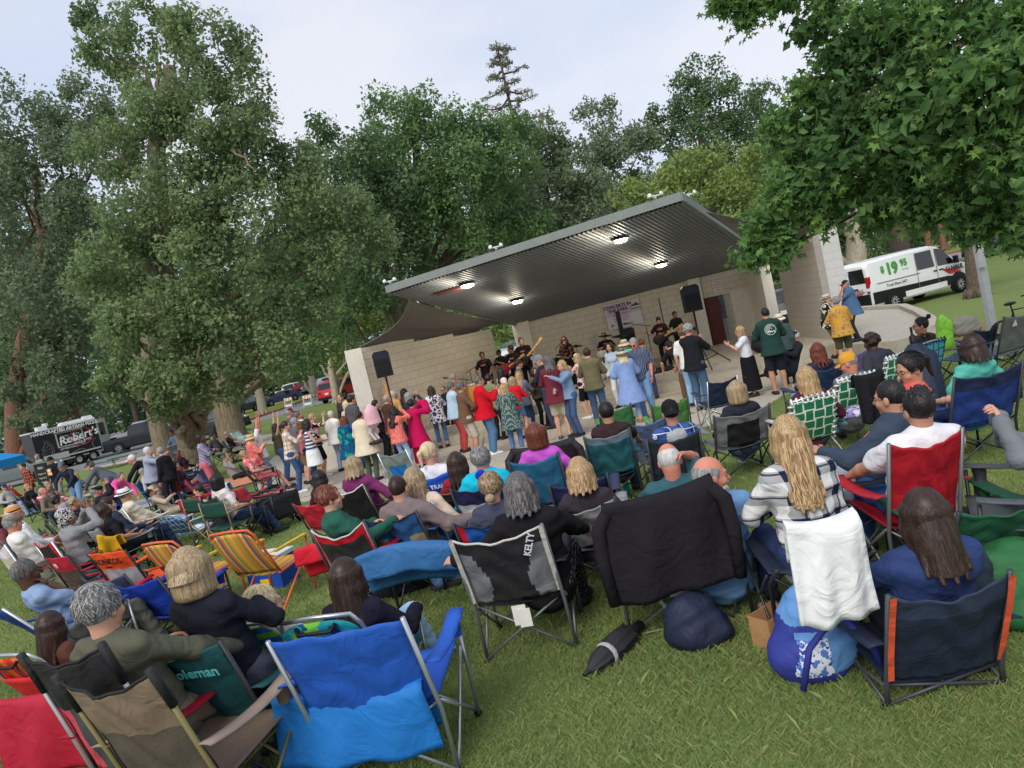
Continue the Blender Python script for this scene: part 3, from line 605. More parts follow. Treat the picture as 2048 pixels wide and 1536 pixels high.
# far wood closing the view: one mass
C=[]
for i in range(90):
    x=-170+i*4.2; y=150+rng.uniform(-8,8); C.append((x,y,rng.uniform(3,6),5.5,4,5.5)); C.append((x+2,y+5,rng.uniform(9,13),5.,4,4.))
for i in range(26): C.append((-150+i*4.,118+rng.uniform(-3,3),3.,3.5,2.5,3.4))
V,Q=leafcloud(C,.75,.75,10,.42,1.,55)
tag(rawmesh('far_wood',V,Q,LDRK),'dark far-off wood closing the park behind the parked cars','wood',kind='stuff')
C=[(18+i*3.2,98+rng.uniform(-2,2),2.5+rng.uniform(0,3),3,2,3.4) for i in range(34)]+[(-70+i*3.2,64+rng.uniform(-2,2),4.4,2.6,2,2.) for i in range(0)]
V,Q=leafcloud(C,.5,.8,10,.42,1.,56)
tag(rawmesh('hedge_row',V,Q,LDRK),'tall dark hedge along the far right road','hedge')
C=[(1.6+i*1.1,33+rng.uniform(-.6,.6),1.2+rng.uniform(0,1.2),1.2,1,1.6) for i in range(6)]+[(-3+i*1.3,46,2+rng.uniform(0,2),1.5,1,2.4) for i in range(10)]
V,Q=leafcloud(C,.16,.7,10,.42,1.,57); tag(rawmesh('shrub_bank',V,Q,LLIT),'shrubs with painted-in sunlight seen through the gap beside the back wall','shrub')  # sunlight on the shrubs comes from the paled leaf colour
# ---- foreground maple with pointed lobed leaves ----
def lobed(P,nrm,tip,size):
    """lobed leaf outlines: 11-point fans"""
    n=len(P); ang=np.array([-2.55,-1.9,-1.35,-.95,-.5,0,.5,.95,1.35,1.9,2.55]); rad=np.array([.4,.78,.42,1.02,.5,1.2,.5,1.02,.42,.78,.4])
    side=np.cross(nrm,tip); k=len(ang); V=np.zeros((n,k+1,3)); V[:,0]=P
    for i in range(k):
        d=tip*math.cos(ang[i])+side*math.sin(ang[i]); V[:,i+1]=P+d*(rad[i]*size)[:,None]-nrm*(size*.16*rad[i]**2)[:,None]
    base=np.arange(n)[:,None]*(k+1); F=np.concatenate([np.stack([base[:,0],base[:,0]+i+1,base[:,0]+i+2],1) for i in range(k-1)])
    return V.reshape(-1,3),F
mp_=thing('maple_tree','nearest tree, pointed lobed leaves hanging into the upper right','tree',(11.5,8.5,g(8.5))); o3=np.array([11.5,8.5,g(8.5)])
CL=PX([(1640,40,8.5,60),(1720,60,8,80),(1810,50,7.6,85),(1910,40,7.3,90),(2010,60,7,95),(1680,140,8.4,85),(1770,160,7.8,95),(1870,160,7.2,100),(1980,180,6.8,110),(1640,240,8.8,75),(1720,260,8.2,90),(1820,270,7.6,100),(1930,290,7.2,105),(2040,280,6.8,100),(1600,320,9,60),(1680,350,8.6,75),(1780,360,8.2,85),(1890,380,7.8,80),(2000,400,7.4,85),(1570,390,9,52),(1640,420,8.9,45),(1540,460,9.2,48),(1500,505,9.3,32,30),(1560,500,9.2,36,36),(1500,20,8.5,38,22),(1450,5,8.5,28,14),(1570,-15,8.5,45,30),(1560,250,9.2,40),(1850,420,8,40,24),(1960,455,7.6,40,22),(2045,470,7.2,36,30),(1610,180,8.8,30),(2080,120,6.5,90),(1750,440,8.6,34,16)])
r=np.random.default_rng(77); PP=[]; NN=[]; TT=[]
b=MB()
b.tube([(0,0,-.2),(-.1,-.1,2.),(-.3,-.2,4.5),(-.6,-.3,7)],[.42,.34,.28,.2],0,12)
for i,c in enumerate(CL):
    c=np.array(c); ctr=c[:3]-o3; R=c[3]
    j=min(1.,max(.25,(ctr[2]+1.6)/7.)); q=np.array([-.6*j,-.3*j,7*j]); P=limb(b,q,ctr,.07,.012,.06,9,i+400)
    ns=int(11+R*R*62)
    for k in range(ns):
        d=r.normal(size=3); d/=np.linalg.norm(d); tipp=ctr+d*R*(.5+.6*r.random())*np.array([1,1,.8]); root=ctr+(tipp-ctr)*.35
        b.tube([root,(root+tipp)/2+np.array([0,0,.04]),tipp],[.006,.005,.003],0,4,False)
        m=r.integers(16,25); t=r.random((m,1))**.6; pos=root+(tipp-root)*t+r.normal(size=(m,3))*.075
        PP.append(pos); dd=np.tile(tipp-root,(m,1)); dd/=np.linalg.norm(dd,axis=1)[:,None]+1e-6
        tp=dd*.6+r.normal(size=(m,3))*.55+np.array([0,0,-.55]); tp/=np.linalg.norm(tp,axis=1)[:,None]
        nn=r.normal(size=(m,3))*.65+np.array([0,0,1.]); nn-=tp*(nn*tp).sum(1)[:,None]; nn/=np.linalg.norm(nn,axis=1)[:,None]; NN.append(nn); TT.append(tp)
P=np.concatenate(PP); V,Fq=lobed(P,np.concatenate(NN),np.concatenate(TT),.042+.045*r.random(len(P))**1.5)
b.build('trunk',DARKB,mp_,True)
rawmesh('crown',V,Fq,mat((84,122,68),.55,'leaf',(132,166,86),(70,106,62),1.,0,1.,.08,.6,trans=.45,spec=.3),mp_)
V,Q=leafcloud(CL,.13,.5,10,.45,1.,91); rawmesh('inner_crown',V-o3,Q,leafm((84,118,70),(110,144,84),(70,102,64)),mp_)
# ================= vehicles =================
def wheel(T,x,y,r,w,side,rimc=(176,178,182),steel=False):
    t=MB(); t.lathe([(r*.62,-w/2),(r*.93,-w/2),(r,-w*.32),(r,w*.32),(r*.93,w/2),(r*.62,w/2)],0,22,XF((x,y,r),0,90*side))
    W_=thing('wheel',None,None,(x,y,r)); W_.parent=T; 
    t2=MB(); t2.lathe([(r*.62,-w/2),(r*.93,-w/2),(r,-w*.32),(r,w*.32),(r*.93,w/2),(r*.62,w/2)],0,22,XF((0,0,0),0,90*side)); t2.build('tyre',RUBBER,W_,True)
    m=MB(); m.lathe([(.001,w*.42),(r*.16,w*.42),(r*.18,w*.3),(r*.58,w*.24),(r*.64,w*.44)],0 if steel else 1,20,XF((0,0,0),0,90*side))
    for i in range(10 if not steel else 0):
        a=i*.6283; m.box((r*.36,0,w*.36),(r*.5,r*.1,w*.12),0,XF((0,0,0),0,90*side)@Matrix.Rotation(a,4,'Z'))
    m.build('rim',[paint(rimc,.3,.6),BLACK],W_)
KIND=dict(
 sedan=dict(L=4.7,W=1.8,H=1.45,r=.33,wy=(-.29,.3),st=[(-.5,.55,.6),(-.47,.86,.92),(-.36,.93,.99),(-.2,.93,1.42),(.02,.93,1.45),(.2,.92,1.0),(.42,.8,.86),(.49,.58,.66)]),
 suv=dict(L=4.7,W=1.9,H=1.72,r=.37,wy=(-.29,.3),st=[(-.5,.7,.8),(-.48,1.03,1.1),(-.43,1.05,1.66),(-.1,1.05,1.74),(.08,1.04,1.68),(.22,1.03,1.1),(.43,.93,1.0),(.5,.6,.72)]),
 pickup=dict(L=5.6,W=2.0,H=1.9,r=.42,wy=(-.3,.31),st=[(-.5,.8,.85),(-.49,1.08,1.12),(-.16,1.1,1.14),(-.14,1.12,1.86),(.06,1.12,1.9),(.19,1.1,1.17),(.44,1.05,1.12),(.5,.7,.85)]))
def ring(st,W,y,L):
    fy,zb,zt=st; w=W/2*(1 if abs(fy)<.45 else .93); gh=zt-zb>.2; k=.8 if gh else .95
    return [(w*.92,y,.3),(w,y,.42),(w,y,zb-.18),(w*.985,y,zb),(w*(k+.05) if gh else w*.96,y,zt-.07 if gh else zt-.02),(w*(k-.1) if gh else w*.85,y,zt),(0,y,zt+.02)]
def car(name,label,kind,col,loc,yaw,group=None,detail=True,tail=(150,24,28)):
    K=KIND[kind]; L,W=K['L'],K['W']; T=thing(name,label,{'sedan':'car','suv':'car','pickup':'pickup truck'}[kind],loc,yaw,group)
    G=[]
    for st in K['st']:
        h=ring(st,W,st[0]*L,L); G.append([(-x,y,z) for x,y,z in h]+[h_ for h_ in h[::-1]][1:])
    G=np.array(G); b=MB(); b.grid(G[::-1]); 
    for e in(0,-1): b.add(G[e],[tuple(range(len(G[e])))])
    P=paint(col,.28); b.build('body',P,T,False)
    st=K['st']; n=G.shape[1]
    def patch(nm,i0,i1,j0,j1,ins=.06,m=GLASS):
        a,b_,c,d=G[i0,j0],G[i1,j0],G[i1,j1],G[i0,j1]; q=np.array([a,b_,c,d]); ctr=q.mean(0); nrm=np.cross(q[1]-q[0],q[2]-q[0]); nrm/=np.linalg.norm(nrm)+1e-9
        if nrm@(ctr-np.array([0,ctr[1],.9]))<0: nrm=-nrm
        q=q+(ctr-q)*np.array([ins,ins,ins*1.4])+nrm*.012; m_=MB(); m_.add(q,[(0,1,2,3),(3,2,1,0)]); m_.build(nm,m,T)
    for i in range(len(st)-1):
        gh0=st[i][2]-st[i][1]>.2; gh1=st[i+1][2]-st[i+1][1]>.2
        if gh0 and gh1: patch('window',i,i+1,3,4,.1); patch('window',i,i+1,n-4,n-5,.1)
        elif gh0 or gh1:
            q=MB(); lo,hi=(i,i+1) if gh1 else (i+1,i); A,Bm,C_,D_=G[lo,4],G[lo,n-5],G[hi,n-5],G[hi,4]; qq=np.array([A,Bm,C_,D_]); ct=qq.mean(0); s=1 if gh0 else -1
            qq=qq+(ct-qq)*.1+np.array([0,s*.03,.03]); q.add(qq,[(0,1,2,3),(3,2,1,0)]); q.build('windshield' if gh0 else 'rear_window',GLASS,T)
    for wy in K['wy']:
        for sx in(-1,1):
            a=MB(); a.lathe([(.001,0),(K['r']*1.16,0),(K['r']*1.16,.03),(.001,.03)],0,18,XF((sx*(W/2-.02),wy*L,K['r']),0,90*sx)); a.build('wheel_arch',BLACK,T)
            wheel(T,sx*(W/2-.07),wy*L,K['r'],.22,sx)
    for sx in(-1,1):
        a=MB(); a.box((sx*W*.36,-L*.497,K['st'][1][1]-.14),(.28,.06,.18)); a.build('tail_light',mat(tail,.3,bump=0),T)
        a=MB(); a.box((sx*W*.35,L*.487,K['st'][-2][1]-.12),(.36,.1,.14)); a.build('headlight',mat((226,228,230),.15,bump=0),T)
        a=MB(); a.ell((sx*(W/2+.1),L*.13,st[-3][1]+.06),(.1,.06,.08)); a.build('wing_mirror',P,T)
    a=MB(); a.box((0,L*.492,.62),(W*.62,.06,.2)); a.build('grille',BLACK,T)
    for e in(-1,1): 
        a=MB(); a.box((0,e*L*.5,.42),(W*.9,.1,.2)); a.build('bumper',BLACK if kind!='sedan' else P,T)
    a=MB(); a.box((0,-L*.5-.01,.75),(.34,.06,.16)); a.build('number_plate',mat((214,214,210),.5),T)
    return T
def gpx(u,v,z=0.):
    p=ground(u,v); return (p[0],p[1],z+.01)
PG='cars parked beyond the far lawn'
for nm,lb,k,c,u,v,yaw in [
 ('parked_car','white sedan parked nose-out left of the navy car','sedan',(226,228,230),503,818,168),
 ('parked_car','dark jeep-like car facing out beside the white sedan','suv',(58,64,68),484,829,172),
 ('parked_car','navy blue sedan between two pale tree trunks','sedan',(52,66,92),565,807,120),
 ('parked_car','white crossover behind the first striped barricade','suv',(224,226,226),592,792,-42),
 ('parked_car','dark red sedan parked beside the white crossover','sedan',(136,36,48),613,786,-48),
 ('parked_car','grey hatchback next to the dark red sedan','sedan',(104,112,118),640,780,-50),
 ('parked_car','silver sedan with a roof sign behind the red truck','sedan',(186,190,192),656,776,-52),
 ('parked_car','bright red boxy car nearest the left wing wall','suv',(196,34,44),688,797,-18),
 ('parked_car','pale green car half hidden behind the split oak trunk','suv',(176,190,186),486,812,170)]:
    p=ground(u,v); d=min(p[1],92.); q=aty(u,v,d); car(nm,lb,k,c,(q[0],d,max(q[2],.01)),yaw,PG)
car('pickup_truck','black pickup truck hitched behind the food trailer','pickup',(32,35,40),(aty(290,880,55)[0],55,.01),-72)
car('pickup_truck','white pickup truck parked behind the black pickup','pickup',(222,224,226),(aty(282,860,66)[0],66,.01),100)
car('pickup_truck','dark pickup seen between the two thick oak trunks','pickup',(42,48,50),(aty(404,855,46)[0],46,.01),-98)
car('parked_car','grey sport utility car at the left edge behind the blue canopy','suv',(112,118,122),(aty(35,950,44)[0],44,.01),-70)
car('parked_car','dark car parked by the far right road','suv',(62,66,72),(aty(1992,505,50)[0],50,.01),-65)
car('parked_car','silver car beside the dark car at the right edge','sedan',(160,166,172),(aty(2040,470,55)[0],55,.01),-60)
car('parked_car','black car behind the right wing wall with its tail showing','suv',(34,36,40),(aty(1569,650,30)[0],30.5,.01),-14)
car('parked_car','white car seen through the gap beside the stage back wall','suv',(224,226,226),(aty(996,722,31)[0],31,.01),160)
# ---- rental van ----
V=thing('moving_van','white rental van with green price lettering parked on the grass','van',(15.75,28.2,.0),-72); V.scale=(.95,.95,.95)
st=[(-2.78,.95,1.02,1.0),(-2.76,1.2,1.95,.98),(-2.6,1.22,2.1,1.),(-1,1.22,2.15,1.),(.7,1.22,2.15,1.),(1.1,1.2,2.06,1.),(1.95,1.16,1.3,.97),(2.6,1.05,1.12,.9),(2.8,.6,.74,.84)]
G=[]
for y,zb,zt,kw in st:
    w=1.03*kw; gh=zt-zb>.3; h=[(w*.96,y,.34),(w,y,.46),(w,y,zb-.2),(w*.99,y,zb),(w*.9 if gh else w*.97,y,zt-.1 if gh else zt-.03),(w*.74 if gh else w*.86,y,zt),(0,y,zt+.03)]; G.append([(-a,b_,c) for a,b_,c in h]+h[::-1][1:])
G=np.array(G); b=MB(); b.grid(G[::-1])
for e in(0,-1): b.add(G[e],[tuple(range(13))])
VW=paint((232,233,232),.25); vanb=b
def sidex(z): return 1.03*(1 if z<1.0 else 1-.1*max(0,(z-1.2))/.9)+.008
def sidepanel(nm,poly,m,off=.0,sx=1):
    q=MB(); P=np.array([(sx*(sidex(z)+off),y,z) for y,z in poly]); q.add(P,[tuple(range(len(poly))),tuple(range(len(poly)))[::-1]]); return q.build(nm,m,V)
for sx in(-1,1):
    sidepanel('window',[(-.28,1.3),(.62,1.3),(.62,1.98),(-.25,1.98)],GLASS,0,sx); sidepanel('window',[(.78,1.28),(1.72,1.26),(1.66,1.34),(1.2,1.92),(.82,1.98)],GLASS,0,sx)
    sidepanel('lower_cladding',[(-2.7,.4),(-1.98,.4),(-1.98,.72),(-1.02,.72),(1.1,.72),(1.2,.52),(2.1,.52),(2.6,.52),(2.6,.78),(1.0,.86),(-2.7,.86)] if False else [(-2.7,.42),(2.55,.42),(2.55,.6),(1.2,.8),(-2.7,.88)],BLACK,.004,sx)
    sidepanel('sill',[(-1.1,.4),(1.1,.4),(1.1,.62),(-1.1,.62)],VW,.008,sx)
    q=MB(); 
    for y in(.7,-.34): q.box((sx*(sidex(1.)+.002),y,1.2),(.01,.02,1.5))
    q.box((sx*sidex(1.2),-1.3,1.18),(.01,2.2,.03)); q.build('door_seam',mat((120,122,124),.5),V)
    for y in(.6,.9): q=MB(); q.box((sx*sidex(1.1),y,1.12),(.04,.18,.05)); q.build('door_handle',BLACK,V)
    q=MB(); q.box((sx*1.16,1.62,1.38),(.16,.12,.3)); q.build('wing_mirror',BLACK,V)
    q=MB(); q.box((sx*.94,-2.74,1.2),(.13,.14,.62)); q.box((sx*.945,-2.745,1.02),(.14,.15,.12),1); q.build('tail_light',[mat((170,28,34),.25,bump=0),WHITE],V)
    q=MB(); q.box((sx*.74,2.66,.86),(.3,.2,.2)); q.build('headlight',mat((220,224,228),.1,bump=0),V)
    for y in(-1.72,1.78):
        a=MB(); a.lathe([(.001,0),(.47,0),(.47,.03),(.001,.03)],0,20,XF((sx*1.0,y,.4),0,90*sx)); a.build('wheel_arch',BLACK,V); wheel(V,sx*.97,y,.36,.25,sx,(196,198,200))
q=MB(); q.box((0,-2.775,.62),(1.96,.12,.46)); q.build('rear_bumper',BLACK,V)
for sx in(-1,1): q=MB(); q.add([(sx*.06,-2.785,1.3),(sx*.86,-2.785,1.3),(sx*.8,-2.775,1.86),(sx*.06,-2.775,1.86)],[(0,1,2,3),(3,2,1,0)]); q.build('rear_window',GLASS,V)
q=MB(); q.box((.1,-2.85,.72),(.36,.02,.17)); q.build('number_plate',WHITE,V)
q=MB(); q.box((.35,-2.79,1.1),(.18,.03,.05)); q.build('rear_handle',BLACK,V)
GRN=mat((66,158,58),.4,bump=0); RED=mat((206,44,48),.4,bump=0); DK=mat((40,42,46),.5,bump=0)
q=MB(); 
def sx_(y,z,tilt=-4): return XF((sidex(z)+.012,y,z),90,0,90)@Matrix.Rotation(R_(tilt),4,'X')
q.text('$',.34,sx_(-2.0,1.66),0,.004,bold=.015); q.text('19',.62,sx_(-1.52,1.62),0,.004,bold=.03); q.text('95',.36,sx_(-.88,1.74),0,.004,bold=.015)
q.text('plus mileage',.07,sx_(-.86,1.5),0,.004); q.text('Truck Share 24/7',.15,sx_(-1.45,1.02),2,.004); q.text('U-HAUL',.26,sx_(1.62,1.06),2,.004,shear=.2,bold=.012)
for k in range(5): q.add([(sidex(.9)+.012,.9+k*.16,1.14-k*.03),(sidex(.9)+.012,1.02+k*.16,1.14-k*.03),(sidex(.9)+.012,1.42+k*.14,.86),(sidex(.9)+.012,1.3+k*.14,.86)],[(0,1,2,3),(3,2,1,0)],1)
q.text('U-HAUL',.17,XF((.4,-2.8,1.02),90),2,.004,shear=.2); q.text('Need a Van?',.13,XF((-.2,-2.80,1.78),90),3,.004)
for k in range(5): q.add([(.1+k*.1,-2.795,.86),(.17+k*.1,-2.795,.86),(.42+k*.1,-2.795,.98),(.38+k*.1,-2.795,.98)],[(0,1,2,3),(3,2,1,0)],1)
vanb.merge(q,1); vanb.build('body',[VW,GRN,RED,DK,WHITE],V)
# ---- food trailer ----
A=aty(84,950,50.); Bq=aty(206,900,53.2); d=Bq[:2]-A[:2]; LT=np.hypot(*d); ang=math.degrees(math.atan2(d[1],d[0]))
FT=thing('food_trailer','black pizza food trailer with white lettering and a closed hatch','food trailer',(A[0],A[1],.0),ang)
BLKP=mat((34,33,36),.35,bump=0,var=.06); SILV=mat((172,174,160),.4,'mottle',(186,186,172),(150,152,140),1.,.05,20.)
b=MB(); b.box((LT/2,1.1,1.72),(LT,2.2,2.36)); ftb=b
b=MB(); b.box((LT/2,1.1,2.945),(LT+.06,2.26,.09)); b.box((1.,1.,3.12),(.62,.6,.28)); b.box((LT-1.3,1.,3.1),(1.5,.8,.22),tap=.8); b.box((LT-.1,1.1,3.16),(.8,.7,.3),tap=.6); b.lathe([(.2,0),(.2,.2),(.001,.22)],0,12,XF((1.3,1.,3.2))); b.build('roof',mat((206,208,206),.5),FT)
b=MB(); b.prism([(LT,0),(LT+.95,.75),(LT+.95,1.45),(LT,2.2)],.52,2.9,2); b.build('nose',SILV,FT)
b=MB(); b.add([(LT+.2,.14,1.7),(LT+.72,.55,1.7),(LT+.72,.55,2.6),(LT+.2,.14,2.6)],[(0,1,2,3),(3,2,1,0)]); o=b.build('window',GLASS,FT); o.location=(.01,-.02,0)
b=MB(); b.box((LT*.5,-.03,.62),(LT,.06,.08)); b.box((LT*.28,-.02,.95),(LT*.38,.05,.42)); b.build('lower_trim',SILV,FT)
b=MB(); fx0,fx1,z0,z1=1.45,3.15,1.52,2.5
for c,dd in(((2.3,-.03,z0),(1.78,.08,.07)),((2.3,-.03,z1),(1.78,.08,.07)),((fx0,-.03,2.01),(.07,.08,.95)),((fx1,-.03,2.01),(.07,.08,.95))): b.box(c,dd)
b.box((2.3,-.1,2.6),(1.9,.3,.06)); b.build('hatch_frame',SILV,FT)
b=MB(); tx=lambda x,z:XF((x,-.03,z),90)
b.text('HANDCRAFTED ARTISAN PIZZA',.3,tx(LT/2+.05,2.74),0,.01,bold=.008); b.text('Sorry, We\'re',.24,tx(2.3,2.24),0,.01,shear=.25); b.text('Closed',.42,tx(2.32,1.86),0,.01,shear=.25,bold=.01)
b.text('Robert\'s',.78,XF((LT-1.35,-.06,2.0),90)@Matrix.Rotation(R_(6),4,'Z'),0,.01,shear=.25,bold=.014); b.text('PIZZA OVEN',.2,XF((LT-1.15,-.07,1.62),90)@Matrix.Rotation(R_(6),4,'Z'),0,.01); b.text('@ROBERTSPIZZAOVEN',.16,tx(2.35,1.36),0,.01)
th=np.linspace(0,6.283,40)
b.tube([(LT-1.15+.72*math.cos(a),-.03,1.95+.62*math.sin(a)) for a in th],.045,1,6); b.tube([(LT-1.15+.6*math.cos(a),-.03,1.95+.5*math.sin(a)) for a in th],.02,1,6)
GRY=2
for R in(.78,.66): b.tube([(.35+R*math.cos(a),-.02,1.5+R*math.sin(a)) for a in np.linspace(-1.9,1.15,24)],.014,GRY,4)
for a in np.linspace(-1.5,1.,7): b.tube([(.35+.1*math.cos(a),-.02,1.5+.1*math.sin(a)),(.35+.62*math.cos(a),-.02,1.5+.62*math.sin(a))],.01,GRY,4)
for R in(.42,.34): b.tube([(LT-.3+R*math.cos(a)*.7,-.02,1.2+R*math.sin(a)) for a in np.linspace(1.4,5,20)],.012,GRY,4)
b.tube([(LT-2,-.02,.95),(LT-1.4,-.02,1.1),(LT-1.1,-.02,1.0)],.02,GRY,4)
ftb.merge(b,1); ftb.build('body',[BLKP,mat((232,230,224),.5),mat((146,52,58),.5),mat((120,120,122),.5)],FT)
for x in(2.55,3.5): wheel(FT,x,.05,.38,.26,-1,(210,212,210),True); wheel(FT,x,2.15,.38,.26,1,(210,212,210),True)
for w in [c for c in FT.children if c.name.startswith('wheel')]: w.rotation_euler=(0,0,R_(-90 if w.location[1]<1 else -90)); 
b=MB(); b.box((3.02,-.05,.86),(2.1,.24,.1)); b.build('mudguard',SILV,FT)
b=MB(); b.tube([(LT+.9,1.1,.55),(LT+2.,1.1,.5)],.06); b.box((LT+1.15,1.1,.9),(.5,.7,.7)); b.build('hitch',BLACK,FT)
# ================= people =================
X_=np.array([1.,0,0]); Z_=np.array([0,0,1.])
def nrm(v): return v/(np.linalg.norm(v)+1e-9)
def ik(S,W,l1,l2,hint):
    d=W-S; D=np.linalg.norm(d); m=(l1+l2)*.995
    if D>m: W=S+d*(m/D); d=W-S; D=m
    a=(l1*l1-l2*l2+D*D)/(2*D); h=math.sqrt(max(l1*l1-a*a,1e-6)); u=d/D; n=hint-u*(hint@u); n=nrm(n); return S+u*a+n*h,W
SKIN=dict(l=((214,164,140),(200,142,118)),t=((196,146,118),(180,126,100)),b=((150,104,78),(134,90,66)),d=((98,66,50),(84,56,42)),r=((212,142,118),(198,120,98)))
HC=dict(blk=((26,23,24),(44,38,38),(18,16,16)),dbr=((44,30,24),(70,48,36),(30,20,16)),br=((84,58,38),(120,88,58),(56,38,26)),aub=((92,44,30),(132,70,46),(64,30,22)),bl=((160,124,82),(206,176,132),(112,82,54)),ash=((150,124,92),(190,166,130),(108,88,64)),gry=((128,126,124),(172,170,168),(92,90,88)),wht=((196,194,188),(220,218,212),(160,158,152)),slt=((70,66,64),(128,124,122),(40,38,38)),plat=((206,184,140),(226,210,172),(168,142,98)),red=((112,58,40),(156,92,66),(78,38,28)))
def hairm(k): a=HC[k]; return mat(a[0],.45,'hair',a[1],a[2],1.,.25,60.,.1,spec=.35)
LIPS=mat((170,98,90),.5,bump=0,var=.05); EYEW=mat((190,180,172),.3,bump=0,var=0); IRIS=mat((30,22,18),.2,bump=0,var=0)
def hand(b,Wr,d,side,palm,s,near,curl=.5,spread=.14):
    """palm and five fingers: Wr wrist, d pointing direction, side towards the thumb, palm normal"""
    n=7 if near else 4; d=nrm(d); side=nrm(side-d*(side@d)); palm=np.cross(d,side)*(1 if np.cross(d,side)@palm>0 else -1)
    pc=Wr+d*.045*s; ex=[]
    for i,(o,L,r) in enumerate(((.028,.073,.0088),(.01,.082,.009),(-.009,.076,.0088),(-.027,.06,.0078))):
        k=Wr+d*.085*s+side*o*s; a=spread*(1.5-i)*.5; d0=nrm(d+side*a*.6); c=curl*(1+.08*i); p=[Wr+d*.03*s+side*o*.7*s,k]; q=k
        for seg,ln in enumerate((.45,.32,.25)):
            ang=c*(.55+.75*seg); dd=nrm(d0*math.cos(ang)+palm*math.sin(ang)); q=q+dd*L*ln*s; p.append(q)
        b.tube(p,[r*1.15*s,r*1.12*s,r*1.0*s,r*.92*s,r*.72*s],0,n)
    t0=Wr+d*.022*s+side*.022*s; td=nrm(d*.62+side*.75+palm*.3); b.tube([t0-td*.01,t0+td*.032*s,t0+td*.058*s+d*.008*s,t0+nrm(td+d*.6)*.085*s],[.0135*s,.0125*s,.0105*s,.008*s],0,n)
    M=np.stack([side,d,palm],0); V=[]; m_=MB(); m_.ell((0,0,0),(.041*s,.052*s,.0165*s),0,9 if near else 6)
    V=m_.V[0]@M+pc; b.add(V,m_.F,0)
